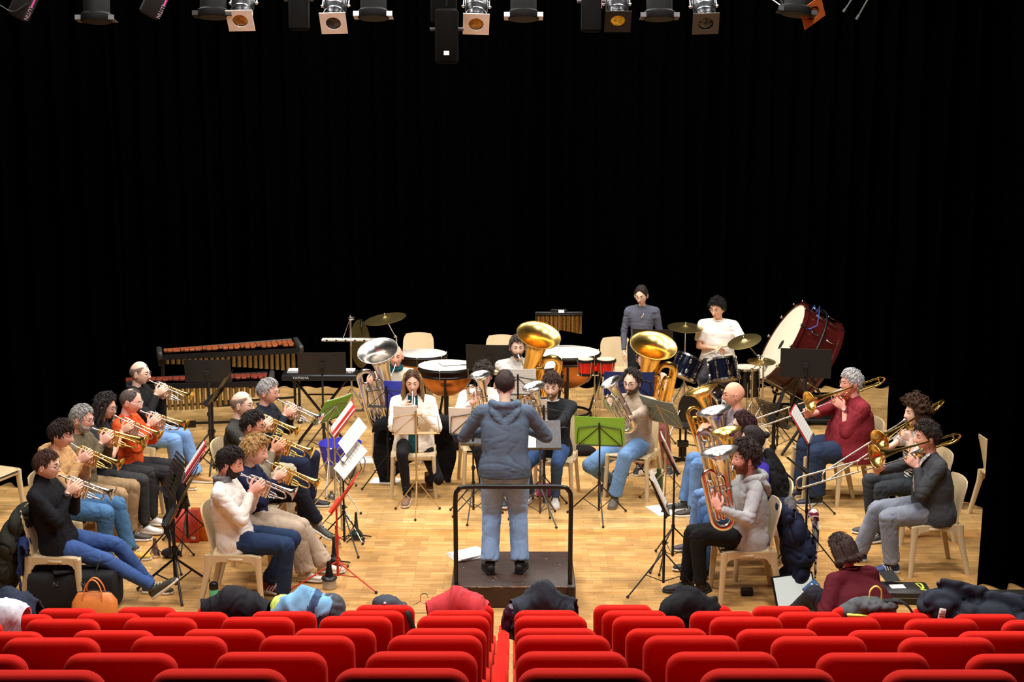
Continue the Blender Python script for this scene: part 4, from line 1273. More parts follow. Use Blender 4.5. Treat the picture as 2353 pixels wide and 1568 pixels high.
def bars_instrument(label, name, A, B, z, w0, w1, n, col, resz=.40, depth=.42, accidentals=True, legs=True):
    """A, B: ends of the near rail (x,y); w0,w1 bar half spans at each end"""
    A = V(A).to_3d(); B = V(B).to_3d(); L = (B - A).length; u = (B - A).normalized(); v = V((-u.y, u.x, 0))
    yaw = math.atan2(u.y, u.x)
    t = thing(name, label, name, (A.x, A.y, 0), yaw)
    mw = hexm('rosewood', col, mat, rough=.35, var=.3, scale=30)
    for k in range(n):
        f = (k + .5) / n; x = L * f; hw = w0 + (w1 - w0) * f; bw = L / n * .86
        b = MB(); b.box((x, hw * 3, z + .015), (bw, hw * 2, .020), bev=.002); b.obj('bar', mw, t, 25)
    for k in range(n - 1):
        if k % 7 in (2, 6): continue
        f = (k + 1) / n; x = L * f; hw = w0 + (w1 - w0) * f
        b = MB(); b.box((x, hw * .98, z + .045), (L / n * .80, hw * 1.96, .022), bev=.002); b.obj('bar', mw, t, 25)
    f = MB(); W0, W1 = w0 * 4 + .03, w1 * 4 + .03
    f.box((L / 2, -.015, z - .02), (L + .06, .03, .06)); 
    f.tube([(0, W0, z), (L, W1, z + .02)], .018, 8)
    f.obj('rail', M_BLK, t)
    for x, w_ in ((-.05, W0), (L + .05, W1)):
        e = MB(); e.box((x, w_ / 2, z + .0), (.06, w_ + .06, .09), bev=.012); e.box((x, w_ / 2, z - .08), (.035, w_ * .6, .12)); e.obj('end_panel', M_DGREY, t)
    mt = hexm('resonator', (170, 146, 96), mat, rough=.4, metal=.8, var=.1)
    for k in range(n):
        fr = (k + .5) / n; l = (.07 + (resz - .07) * fr ** 1.3) if name == 'marimba' else (.08 + .19 * math.sin(PI * (fr * .85 + .12)))
        r = L / n * (.36 if name != 'marimba' else .38)
        q = MB(); x = L * fr; hw = w0 + (w1 - w0) * fr
        q.tube([(x, hw * .9, z - .045), (x, hw * .9, z - .045 - l)], r, 14); q.obj('resonator_tube', mt, t)
    if legs:
        for x, w_ in ((-.02, W0), (L + .02, W1)):
            for yy in (.03, w_ - .03):
                g_ = MB(); g_.tube([(x, yy, z - .05), (x, yy, .07)], .017, 8); g_.ring((x, yy, .04), (0, 1, 0), .028, .012, 14, 6); g_.obj('leg', M_BLK, t)
        q = MB(); q.tube([(0, W0 / 2, .28), (L, W1 / 2, .28)], .015, 8); q.box((L * .45, W0 / 2 - .02, .28), (.22, .05, .07)); q.obj('stretcher', M_BLK, t)
    return t

# ---------------- soft goods ----------------
def heap(name, label, cat, pts, col, vox=.014, wr=.012, wf=6, seed=1, loc=None, group=None, m=None, parent=None, sm=4, zmin=None):
    """pts: (x,y,z,rx,ry,rz) overlapping lumps or ('t', [points], r) rolls, relative to loc"""
    mb = MB()
    for p in pts:
        if p[0] == 't': mb.tube(cr(p[1], 4), p[2], 10, round_=True, fl=p[3] if len(p) > 3 else 1)
        else: mb.ell(p[:3], p[3:6], 14, 9, M=rotm(p[6], p[7] if len(p) > 7 else 0) if len(p) > 6 else None)
    me = blob(mb, vox, sm, wr=wr, wf=wf, seed=seed, focus=None)
    if zmin is not None:
        for v in me.vertices:
            if v.co.z < zmin: v.co.z = zmin + (v.co.z - zmin) * .05
    o = link(name, me, m or hexm('fabric', col, cloth, var=.25), parent, None)
    if parent is None:
        o.location = loc; tag(o, label, cat, group)
    return o
def text(body, size, M4, m, parent, name='lettering', ext=.0008, align='CENTER'):
    cu = bpy.data.curves.new(name, 'FONT'); cu.body = body; cu.size = size; cu.extrude = ext; cu.align_x = align; cu.align_y = 'CENTER'
    cu.materials.append(m)
    tmp = bpy.data.objects.new('tmp', cu); C.objects.link(tmp)
    me = bpy.data.meshes.new_from_object(tmp.evaluated_get(bpy.context.evaluated_depsgraph_get()))
    bpy.data.objects.remove(tmp)
    o = bpy.data.objects.new(name, me); C.objects.link(o); o['kind'] = 'stuff' if False else 'thing'; del o['kind']
    if parent is not None: o.parent = parent
    o.matrix_basis = M4
    return o

def drape(name, label, cat, loc, w_, hb, hf, col, rr=.075, amp=.022, seed=1, rot=0, peak=0, m=None, group=None, nu=46, nv=46, skew=0):
    """cloth thrown over a seat back: hb hangs on the viewer's side, hf on the stage side"""
    P = np.zeros(((nu + 1) * (nv + 1), 3)); Lr = PI * rr; tot = hb + Lr + hf
    for j in range(nv + 1):
        for i in range(nu + 1):
            u = i / nu * 2 - 1; l = tot * j / nv
            edge = 1 + .06 * math.sin(9 * l / tot + seed) + .03 * math.sin(13 * l + seed * 2)
            hbb = hb * (1 + .35 * math.sin(u * 3.1 + seed) * .6)
            if l < hb: y, z = -rr, -(hb - l) * (hbb / hb)
            elif l < hb + Lr:
                a = (l - hb) / rr; y, z = -rr * math.cos(a), rr * math.sin(a)
            else: y, z = rr, -(l - hb - Lr)
            z += (rr * .2 - .05 * abs(u) ** 3) + peak * math.exp(-(u / .4) ** 2) * max(0, math.cos((l - hb - Lr / 2) / tot * PI))
            P[j * (nu + 1) + i] = (u * w_ / 2 * edge + skew * y, y * (1 + .25 * math.cos(u * 2)), z)
    n1 = snoise(P * np.array([1, 1, .5]) + seed, 3.0, seed, 1); n2 = snoise(P * np.array([.7, 1, 1]) + .3 * n1[:, None], 6.0, seed + 5, 1)
    d = (np.exp(-(n1 / .28) ** 2)) * amp + (np.exp(-(n2 / .25) ** 2)) * amp * .5
    G2 = P.reshape(nv + 1, nu + 1, 3); du = np.gradient(G2, axis=1); dv = np.gradient(G2, axis=0)
    N = np.cross(du, dv); N /= np.linalg.norm(N, axis=2)[..., None] + 1e-9; N = N.reshape(-1, 3)
    P = P + N * d[:, None]
    k = len(P); V2 = [tuple(p) for p in P] + [tuple(p) for p in (P - N * .012)]; fs = []
    for j in range(nv):
        for i in range(nu):
            a = j * (nu + 1) + i; fs.append((a, a + 1, a + nu + 2, a + nu + 1)); fs.append((a + k, a + nu + 1 + k, a + nu + 2 + k, a + 1 + k))
    bd = [i for i in range(nu + 1)] + [j * (nu + 1) + nu for j in range(1, nv + 1)] + [nv * (nu + 1) + i for i in range(nu - 1, -1, -1)] + [j * (nu + 1) for j in range(nv - 1, 0, -1)]
    for i in range(len(bd)):
        a, b = bd[i], bd[(i + 1) % len(bd)]; fs.append((a, a + k, b + k, b))
    mb = MB().add(V2, fs); o = mb.obj(name, m or hexm('fabric', col, cloth, var=.2), None, 80)
    o.location = loc; o.rotation_euler = (0, 0, R(rot)); return tag(o, label, cat, group)
def part_of(ctx, nm): return [o for o in kids(ctx['root']) if o.name.split('.')[0] == nm][0]
# ---------------- conductor's podium ----------------
PW = hexm('worn_brown_wood', (56, 35, 26), mat, rough=.5, var=.35, scale=9, bump=.3)
pod_l, pod_r = G(1037, 1403), G(1323, 1403)
py0 = 11.72; px0 = XY(1037, py0, .1); px1 = XY(1323, py0, .1); PH = .185
t = thing('podium', 'worn dark brown wooden podium with black guard rail, under the conductor', 'podium', ((px0 + px1) / 2, py0 + .45, 0))
pw = px1 - px0
MB().box((0, 0, PH / 2), (pw, .88, PH), bev=.006).obj('platform', PW, t)
e = MB()
rs = random.Random(3)
for i in range(46):
    x = rs.uniform(-pw / 2, pw / 2 - .04)
    e.box((x, -.44 + rs.uniform(-.002, .001), PH - rs.uniform(0, .006)), (rs.uniform(.01, .05), .004, .005))
for i in range(16):
    e.box((rs.uniform(-pw / 2 + .02, pw / 2 - .02), rs.uniform(-.38, .3), PH), (rs.uniform(.005, .02), rs.uniform(.002, .008), .0014), M=rotm(rs.uniform(0, 3)))
e.obj('worn_edges', hexm('bare_wood', (170, 140, 112), mat), t)
rl = MB(); a = XY(1047, py0 + .06, .6) - (px0 + px1) / 2; b = XY(1311, py0 + .06, .6) - (px0 + px1) / 2; zr = 1.005
rl.tube(cr([(a, -.38, PH), (a, -.38, .6), (a, -.38, zr - .10), (a + .02, -.38, zr - .03), (a + .09, -.38, zr), (0, -.38, zr), (b - .09, -.38, zr), (b - .02, -.38, zr - .03), (b, -.38, zr - .10), (b, -.38, .6), (b, -.38, PH)], 6), .0185, 12)
rl.obj('guard_rail', M_BLK, t)
for q_ in (a, b): MB().box((q_, -.44, .12), (.05, .02, .1)).obj('rail_bracket', M_BLK, t)
sp = G(1073, 1279, PH)
for i in range(3):
    o = MB().box((0, 0, .004), (.30, .22, .008)).obj('paper_stack', M_WHITE)
    o.location = (sp.x + .01 * i, sp.y + .008 * i, PH + .001 + .009 * i); o.rotation_euler = (0, 0, R(24 + 6 * i))
    tag(o, ['white paper bundle on the podium edge, bottom of the pile', 'white paper bundle on the podium edge, middle of the pile', 'white paper bundle on the podium edge, topmost of the pile'][i], 'paper', 'papers on the podium')

SK = (242, 200, 178); SKR = (238, 182, 162); SKD = (222, 172, 146)
G1, S1 = M_GOLD, M_SILV
LY = -6       # left block faces right, a little to the viewer
def seatp(**k): return k
# ---- left block, outer row ----
def seated(label, px, Y, yaw, chair_label=None, cdx=0.0, **k):
    c = person(label, px=px, Y=Y, yaw=yaw, **k)
    if chair_label:
        yw = R(yaw); chair(c['X'] + math.cos(yw) * (.03 + cdx), Y + math.sin(yw) * (.03 + cdx), yw, chair_label)
    return c
P1 = seated('person in black sweater and blue jeans, leg stretched out, playing a silver cornet, far left', 130, 11.88, -5, 'beige plastic chair under the man in the black sweater with stretched leg',
    hair=('short', (72, 46, 36), .007, 0), glasses=(60, 55, 55), skin_c=SK, top=(22, 22, 27), bottom=(58, 86, 142), shoes=(62, 62, 48), sole=(228, 220, 205), collar='roll', leg_w=.95,
    nod=9, lean=-16, feet=[(.86, .0, .12, 4, -38), (.66, .26, .085, 0, 0)], knees=[(.4, 0, 1), (.6, .2, 1)],
    hold=hold_cornet('silver cornet held by the man in the black sweater', S1, S1, 22))
P2 = seated('young person in tan hoodie and jeans playing a gold cornet beside the black sweater', 142, 12.85, -8, 'beige plastic chair under the young man in the tan hoodie',
    hair=('fringe', (46, 32, 28), .012, 0), skin_c=(238, 180, 160), top=(190, 148, 100), bottom=(70, 110, 150), shoes=(196, 152, 48), boot=True, leg_w=1.12, loose=1.1, hood=True, nod=14, lean=-8,
    feet=[(.40, -.10, .085, -5, 0), (.52, .16, .085, 5, 0)], hold=hold_cornet('gold cornet held by the young man in the tan hoodie', G1, G1, 24))
P3 = seated('grey haired bearded man in olive jacket with glasses playing a gold flugelhorn', 182, 13.4, -8, 'beige plastic chair under the grey haired man in the olive jacket',
    hair=('short', (150, 148, 144), .010, 0), beard=('beard', (190, 186, 180), .008), glasses=(70, 50, 50), skin_c=SKR, top=(96, 86, 66), bottom=(150, 124, 92), shoes=(60, 50, 40), nod=12, lean=-4, fw=1.05, bulk=1.1,
    hold=hold_cornet('gold flugelhorn held by the grey haired man in the olive jacket', G1, G1, 16, kind='flugelhorn', LN=.50))
P4 = seated('person with dark curly hair in black t-shirt and white sneakers playing a cornet', 232, 13.85, -8, 'beige plastic chair under the woman with dark curly hair',
    female=True, hair=('long', (44, 38, 38), .018, .5, .16), glasses=(70, 70, 80), skin_c=SKD, top=(40, 44, 50), sleeve='short', bottom=(52, 52, 54), shoes=(235, 235, 232), nod=12, lean=-2,
    feet=[(.44, -.12, .085, -5, 0), (.42, .12, .085, 5, 0)], hold=hold_cornet('silver and gold cornet held by the woman with dark curly hair', S1, G1, 25))
P5 = seated('man in orange sweater with glasses playing a cornet, black trousers', 289, 14.1, -8, 'beige plastic chair under the man in the orange sweater',
    hair=('balding', (92, 80, 74), .007, 0), glasses=(235, 235, 235), skin_c=SKR, top=(212, 82, 34), bottom=(38, 38, 42), shoes=(24, 24, 26), bulk=1.08, nod=16, lean=-2, feet=[(.46, -.08, .085, -4, 0), (.50, .14, .085, 4, 0)],
    hold=hold_cornet('silver and gold cornet held by the man in the orange sweater', S1, G1, 18))
P6 = seated('bald man in black hooded jacket and light blue jeans playing a cornet by the marimba', 318, 15.35, -10, 'beige plastic chair under the bald man in the black hooded jacket',
    hair=('ring', (136, 112, 100), .002, 0), glasses=(90, 80, 75), skin_c=SK, top=(28, 28, 30), bottom=(112, 148, 198), shoes=(176, 132, 76), boot=True, bulk=1.08, hood=True, nod=6, lean=-4, leg_w=1.1, feet=[(.46, -.12, .085, -4, 0), (.55, .14, .085, 4, 0)],
    hold=hold_cornet('silver and gold cornet held by the bald man in the black jacket', S1, G1, 22))
# ---- left block, inner row ----
P7 = seated('bearded person in white sweater, grey scarf and maroon sneakers playing a silver cornet', 539, 11.93, -4, 'beige plastic chair under the bearded man in the white sweater',
    hair=('full', (34, 26, 26), .015, 0), beard=('beard', (40, 28, 26), .008), skin_c=SKR, top=(226, 220, 212), bottom=(34, 52, 84), shoes=(120, 24, 42), stripes=1, collar='scarf', collar_c=(120, 122, 126), nod=15, lean=-13, loose=1.05, socks=(24, 24, 28), leg_w=1.1,
    feet=[(.40, -.08, .085, -4, 0), (.22, .13, .11, 5, 14)], hold=hold_cornet('silver cornet held by the bearded man in the white sweater', S1, S1, 23))
P8 = seated('blond boy in navy sweater and wide beige trousers playing a gold trumpet', 580, 12.5, -5, 'beige plastic chair under the blond boy',
    s=.90, zs=.45, hair=('curly', (190, 150, 96), .018, .5), skin_c=(244, 200, 176), top=(26, 32, 62), bottom=(176, 158, 138), shoes=(200, 194, 182), leg_w=1.35, nod=12, lean=-6, bulk=1.0,
    feet=[(.46, -.10, .085, -4, 0), (.58, .12, .085, 4, 0)], hold=hold_cornet('gold trumpet held by the blond boy', G1, G1, 26, kind='trumpet', LN=.48))
P9 = seated('dark haired person in taupe jacket and glasses playing a gold cornet, legs crossed', 578, 13.15, -6, 'beige plastic chair under the dark haired man in the taupe jacket',
    hair=('short', (34, 28, 26), .012, 0), glasses=(50, 30, 26), skin_c=(222, 160, 126), top=(122, 110, 90), bottom=(22, 25, 36), shoes=(70, 72, 66), socks=(190, 186, 176), collar='shirt', collar_c=(140, 132, 116), nod=10, lean=-6,
    feet=[(.60, -.02, .30, 0, 30), (.44, .10, .085, 5, 0)], knees=[(.5, -.1, 1), None], hold=hold_cornet('gold cornet held by the dark haired man in the taupe jacket', G1, G1, 22))
P10 = seated('balding man in dark grey sweater with glasses playing a gold cornet, khaki trousers', 551, 13.95, -8, 'beige plastic chair under the balding man in the dark grey sweater',
    hair=('ring', (146, 120, 102), .0025, 0), glasses=(70, 50, 40), skin_c=SK, top=(54, 52, 50), bottom=(160, 148, 128), shoes=(90, 80, 70), nod=6, lean=-4, collar='crew', hold=hold_cornet('gold cornet held by the balding man in the dark grey sweater', G1, G1, 24))
P11 = seated('grey haired man in navy shirt with dark glasses playing a silver cornet', 610, 14.5, -12, 'beige plastic chair under the grey haired man in the navy shirt',
    hair=('short', (164, 160, 160), .010, 0), glasses=(40, 26, 36), skin_c=SKR, top=(30, 34, 44), bottom=(30, 38, 62), shoes=(40, 40, 44), collar='shirt', collar_c=(40, 46, 60), nod=8, lean=-4, fw=1.04,
    hold=hold_cornet('silver cornet held by the grey haired man in the navy shirt', S1, S1, 24))
# ---- centre ----
P12 = seated('bald person in beige sweater, teal scarf and tan boots playing a silver tuba', 908, 16.3, -78, 'beige plastic chair under the bald man with the silver tuba',
    hair=('bald', (120, 90, 80), 0, 0), skin_c=(240, 176, 150), top=(196, 186, 168), bottom=(28, 32, 46), shoes=(208, 168, 112), boot=True, collar='scarf', collar_c=(24, 84, 90), nod=4, turn=-8, lean=2,
    feetpx=[(868, 1072), (985, 1062)], leg_w=1.0,
    hold=hold_horn('large silver tuba held by the bald man in the beige sweater', 'tuba', (915, 988, 16.12), (868, 806, 15.62), (-1, 0, .05), .215, .27, S1, vpos=.5, throat=.85, rh=(848, 885, 15.9, (.5, .2, .6), (0, -1, .2)), lh=(893, 940, 15.8, (-.8, .2, -.1), (.1, -1, .2))))
P13 = seated('person with long light brown hair in white cardigan playing a silver cornet', 950, 15.05, -88, 'beige plastic chair under the woman in the white cardigan',
    female=True, hair=('long', (96, 70, 52), .009, .1, .20, (150, 116, 78)), skin_c=(240, 190, 166), top=(238, 232, 222), loose=1.08, bottom=(24, 22, 26), leg_w=.85, shoes=(128, 92, 70), boot=True, nod=10, lean=4, slouch=.04, shirt_len=1.3,
    feetpx=[(936, 1158), (985, 1120)], hold=hold_cornet('silver cornet held by the woman in the white cardigan', S1, S1, 42))
P14 = seated('curly haired man in white shirt with glasses playing a silver horn, behind the conductor', 1108, 15.3, -82, 'beige plastic chair under the curly haired man behind the conductor',
    hair=('curly', (66, 56, 52), .022, .55), glasses=(110, 60, 50), skin_c=SKR, top=(236, 232, 226), bottom=(30, 30, 33), shoes=(40, 40, 40), nod=8, lean=3, feetpx=[(1115, 1140), (1150, 1165)],
    hold=hold_horn('silver tenor horn held by the curly haired man', 'tenor_horn', (1122, 965, 14.95), (1103, 861, 14.85), (-1, 0, 0), .105, .15, S1, rh=(1085, 925, 14.85, (.6, .1, .6), (-.2, -1, .3)), lh=(1105, 945, 14.85, (.5, .2, .5), (.1, -1, .2))))
P16 = seated('young person in black sweater and white sneakers playing a silver tenor horn', 1272, 14.85, -100, 'beige plastic chair under the young man in the black sweater',
    hair=('full', (66, 48, 40), .018, .3), beard=('beard', (150, 98, 72), .003), skin_c=SK, top=(32, 34, 38), bottom=(58, 84, 128), shoes=(236, 234, 228), stripes=2, collar='crew', collar_c=(225, 225, 222), nod=10, lean=4, leg_w=.92, slouch=.03,
    feetpx=[(1218, 1150), (1276, 1160)], hold=hold_horn('silver tenor horn held by the young man in the black sweater', 'tenor_horn', (1250, 975, 14.45), (1226, 888, 14.35), (-1, 0, .1), .11, .14, S1, rh=(1218, 960, 14.4, (.6, .1, .5), (-.3, -1, .3)), lh=(1262, 985, 14.3, (-.6, .3, .3), (.3, -1, .2))))
P17 = seated('bearded man in light grey zip sweater playing a large gold tuba', 1187, 16.8, -84, 'beige plastic chair under the bearded man with the gold tuba',
    hair=('short', (78, 66, 60), .014, 0), beard=('beard', (80, 62, 52), .006), skin_c=SK, top=(206, 202, 196), bottom=(40, 40, 46), shoes=(40, 40, 40), nod=4, lean=2, bulk=1.05, collar='shirt', collar_c=(196, 190, 184),
    hold=hold_horn('large gold tuba held by the bearded man in the middle of the band', 'tuba', (1188, 975, 16.6), (1238, 770, 16.05), (1, 0, .2), .24, .30, M_GOLD, M_GOLD, throat=1.0, vpos=.42, rh=(1255, 890, 16.3, (-.5, .1, -.2), (.3, -1, .2)), lh=(1195, 915, 16.2, (.6, .1, .1), (0, -1, .2))))
P18 = seated('bearded person in beige turtleneck and light jeans playing a silver tenor horn', 1458, 15.0, -112, 'beige plastic chair under the bearded man in the beige turtleneck',
    hair=('receding', (52, 42, 38), .016, .2), beard=('beard', (84, 58, 46), .009), glasses=(24, 22, 24), skin_c=SK, top=(176, 158, 140), bottom=(110, 148, 194), shoes=(100, 92, 84), sole=(120, 110, 100), collar='high', nod=8, turn=-6, lean=3, bulk=1.08, leg_w=1.12,
    feetpx=[(1400, 1120), (1412, 1160)], hold=hold_horn('silver tenor horn held by the man in the beige turtleneck', 'tenor_horn', (1462, 982, 14.5), (1403, 878, 14.4), (-.7, 0, -.4), .105, .14, S1, rh=(1396, 935, 14.45, (.4, .1, .7), (-.3, -1, .2)), lh=(1432, 968, 14.35, (-.7, .1, .2), (.2, -1, .2))))
P19 = seated('tuba player in pink and beige top with glasses, mostly hidden behind a large gold tuba', 1482, 16.15, -100, 'beige plastic chair under the tuba player behind the navy folder',
    hair=('fringe', (84, 66, 54), .013, 0), glasses=(150, 150, 150), skin_c=SK, top=(206, 176, 156), bottom=(150, 92, 84), shoes=(40, 40, 40), nod=4, lean=2,
    feetpx=[(1470, 1085), (1535, 1085)], hold=hold_horn('large gold and silver tuba beside the blue folder, right of centre', 'tuba', (1464, 972, 15.95), (1502, 794, 15.5), (1, 0, .1), .245, .27, M_GOLD, M_GOLD, throat=1.0, vpos=.42, rh=(1558, 925, 15.8, (-.5, .1, .1), (.3, -1, .2)), lh=(1545, 975, 15.6, (-.8, .1, .1), (.1, -1, .2))))
# ---- conductor ----
cx = XY(1160, 12.12, 1.1)
P15 = person('conductor seen from behind in grey blue hooded sweater, standing on the podium', X=cx, Y=12.1, yaw=90, stand=True, zbase=PH, s=1.0, hair=('balding', (52, 38, 34), .008, 0), skin_c=SK, top=(88, 104, 124), bottom=(142, 174, 218),
    shoes=(24, 24, 26), sole=(20, 20, 22), hood=True, bulk=1.0, loose=1.14, lean=4, nod=16, slouch=.04, leg_w=1.22, feet=[(-.02, -.125, .085, -12, 0), (-.04, .125, .085, 12, 0)],
    hands=[(V((.32, -.17, 1.14)), V((.9, .35, .2)), V((0, -.3, 1)), .5, .5), (V((.32, .17, 1.14)), V((.9, -.35, .2)), V((0, .3, 1)), .5, .5)], elbows=(1.15, 1.15), nolegs=False)
# ---- back row standing ----
P20 = person('young person standing at the back in a grey long sleeved top, holding a stick', px=1474, Y=18.45, yaw=-96, stand=True, s=.965, bulk=.86, female=True, hair=('bun', (42, 32, 30), .012, 0), glasses=(150, 140, 130), skin_c=(240, 196, 170), top=(88, 90, 104),
    bottom=(22, 22, 26), shoes=(24, 24, 24), nod=18, turn=-14, lean=1, hands=[(V((.08, -.215, .80)), V((.1, -.05, -1)), V((.1, -1, 0)), .5, .5), (V((.06, .205, .80)), V((.1, .05, -1)), V((.1, 1, 0)), .4, .5)], elbows=(.25, .25))
o = MB().tube([P20['M'] @ V((.09, -.215, .74)), P20['M'] @ V((.20, -.17, .46))], [.007, .004], 8).obj('drumstick', hexm('light_wood', (226, 206, 170), mat)); org(o, P20['M'] @ V((.1, -.26, .6)))
tag(o, 'pale wooden stick in the hand of the woman in the grey top', 'drumstick')
nk = MB(); c = P20['neck']; nk.tube(cr([c + V((.03, .055, .02)), c + V((.075, .03, -.06)), c + V((.098, 0, -.125)), c + V((.075, -.03, -.06)), c + V((.03, -.055, .02))], 4), .0016, 5); nk.ell(c + V((.105, 0, -.135)), (.006, .009, .014)); nk.obj('necklace', M_GOLD, P20['root'])
P21 = person('young drummer with black hair and glasses in a white t-shirt behind the drum kit', px=1650, Y=18.55, yaw=-104, zs=.60, s=1.0, hair=('full', (24, 20, 22), .020, .35), glasses=(130, 120, 110), skin_c=(236, 180, 146), top=(240, 234, 226), sleeve='short', loose=1.2, collar='crew',
    bottom=(50, 50, 56), nod=12, turn=-18, lean=4, hands=[(V((.27, -.01, .86)), V((.3, .9, -.1)), V((.2, -.1, 1)), .7, .5), (V((.31, .16, .92)), V((.2, -.9, -.1)), V((.2, .2, 1)), .6, .5)], elbows=(1.1, 1.1), brow=True)
st = MB(); st.tube([(0, 0, .55), (0, 0, .1)], .02, 10); tripod(st, .3, .24)
t = thing('drum_throne', 'round black drum stool under the drummer', 'stool', (P21['X'], 18.55, 0)); st.obj('base', M_CHROME, t); MB().lathe([(.15, .54), (.165, .56), (.165, .59), (.15, .605), (.01, .61)], 28).obj('seat', M_BLKM, t)
for a, b2, lb in (((.30, .06, .86), (.44, -.14, .80), 'drumstick crossing the tom in the drummer\'s right hand'), ((.33, .10, .93), (.48, .02, .84), 'drumstick in the drummer\'s left hand beside the crash cymbal')):
    o = MB().tube([P21['M'] @ V(a), P21['M'] @ V(b2)], [.007, .004], 8).obj('drumstick', hexm('light_wood', (226, 206, 170), mat)); org(o, P21['M'] @ V(a)); tag(o, lb, 'drumstick')
# ---- right block, euphonium row facing left ----
P22 = seated('bald person with white moustache and glasses playing a gold baritone horn', 1702, 14.35, 184, 'beige plastic chair under the bald man with the white moustache',
    hair=('bald', (120, 90, 80), 0, 0), beard=('moustache', (206, 202, 196)), glasses=(36, 22, 24), skin_c=(238, 172, 142), top=(136, 126, 134), bottom=(104, 142, 196), shoes=(60, 56, 52), nod=2, turn=4, lean=2, sleeve='long', feet=[(.52, -.10, .085, 0, 0), (.46, .10, .085, 0, 0)], leg_w=1.1,
    hold=hold_horn('gold baritone horn held by the bald man with the white moustache', 'baritone_horn', (1662, 1040, 14.0), (1612, 896, 14.05), (-1, 0, .1), .158, .20, M_GOLD, vpos=.5, throat=.75, rh=(1588, 952, 14.1, (.5, -.2, .5), (-.5, .3, .8)), lh=(1608, 992, 13.9, (.5, .3, .5), (-.7, -.7, .1))))
P23 = seated('woman with dark red bobbed hair in black jacket playing a silver euphonium', 1728, 13.1, 184, 'beige plastic chair under the woman with the dark red hair',
    female=True, hair=('bob', (58, 26, 28), .016, .1, .10), skin_c=SK, top=(28, 28, 32), bottom=(104, 136, 184), shoes=(60, 50, 60), nod=6, lean=2, feet=[(.50, -.10, .085, 0, 0), (.44, .12, .085, 0, 0)],
    hold=hold_horn('silver euphonium held by the woman with the dark red hair', 'euphonium', (1684, 1112, 12.8), (1641, 943, 12.8), (-1, 0, .1), .15, .19, S1, S1, vpos=.42, throat=.75))
P24 = seated('person with dark bun and black cloak over a purple top playing a gold euphonium', 1750, 12.6, 184, 'beige plastic chair under the woman with the dark bun',
    female=True, hair=('bun', (44, 36, 38), .014, 0), skin_c=(226, 180, 156), top=(58, 44, 150), bottom=(62, 92, 138), shoes=(24, 24, 26), boot=True, nod=8, lean=2, leg_w=1.25, feet=[(.56, -.08, .085, 0, 0), (.50, .12, .085, 0, 0)],
    hold=hold_horn('gold euphonium held by the woman with the dark bun', 'euphonium', (1702, 1150, 12.3), (1668, 990, 12.3), (-1, 0, .1), .13, .18, M_GOLD, M_GOLD, vpos=.42, throat=.8))
heap('cloak', 'long black cloak hanging down the back of the person with the dark bun', 'cloak', [('t', [(.04, 0, 1.04), (.10, 0, .88), (.13, .01, .68), (.14, .01, .46)], [.07, .12, .14, .12], .75), ('t', [(.0, -.12, 1.0), (.05, -.16, .86), (.09, -.16, .66)], [.05, .07, .06], .7)], (30, 29, 32), loc=(P24['X'] + .02, 12.6, 0), wr=.016)
P25 = seated('bearded person in grey hooded sweatshirt and black boots playing a silver euphonium', 1720, 12.02, 183, 'beige plastic chair under the bearded man in the grey hoodie',
    hair=('curly', (52, 38, 34), .026, .4), beard=('beard', (120, 62, 38), .016), skin_c=(240, 176, 160), top=(172, 172, 174), bottom=(24, 24, 26), shoes=(26, 26, 28), sole=(22, 22, 24), boot=True, hood=True, nod=4, lean=-4, loose=1.1, bulk=1.04,
    feet=[(.48, -.12, .085, 0, 0), (.40, .10, .14, 0, 24)], hold=hold_horn('large silver euphonium held by the bearded man in the grey hoodie', 'euphonium', (1690, 1208, 11.72), (1653, 1037, 11.72), (-1, 0, .12), .148, .17, S1, S1, vpos=.42, throat=.72, lh=(1652, 1170, 11.62, (-.3, .3, .6), (-.6, -.8, .1)), rh=(1640, 1130, 11.85, (.4, -.3, .5), (-.6, .5, .6))))
# ---- trombones ----
P26 = seated('large person with white hair and maroon sweater playing a trombone', 1966, 14.8, 190, 'beige plastic chair under the large man in the maroon sweater',
    hair=('full', (190, 188, 188), .015, .2), glasses=(120, 80, 50), skin_c=(240, 168, 152), top=(122, 34, 44), sleeve='three', bulk=1.62, belly=.08, bottom=(40, 52, 78), shoes=(38, 44, 58), nod=2, lean=0, leg_w=1.2, s=1.03, feet=[(.46, -.18, .085, 0, 0), (.44, .12, .085, 0, 0)],
    hold=hold_trombone('gold trombone with a long white slide held by the large man in maroon', (1692, 978, 14.3), bellx=.42, backx=-.44, bz=.03))
wt = MB(); a_ = P26['arms'][1]; dw = (a_[2] - a_[1]).normalized(); wt.ring(a_[2] - dw * .03, dw, .032, .006, 20, 6); wt.box(a_[2] - dw * .03 + V((0, .034, 0)), (.034, .01, .03)); wt.obj('wristwatch', M_CHROME, P26['root'])
P27 = seated('woman with curly brown hair in a striped t-shirt playing a trombone', 2118, 13.6, 188, 'beige plastic chair under the woman with curly brown hair',
    female=True, hair=('curly', (74, 50, 36), .038, .6, .10), skin_c=SK, top=(214, 210, 206), sleeve='short', bottom=(52, 56, 60), shoes=(60, 60, 60), nod=2, lean=2, hold=hold_trombone('gold trombone held by the woman with curly brown hair, slide pointing low', (1888, 1088, 13.0), bellx=.42, backx=-.42, bz=.03))
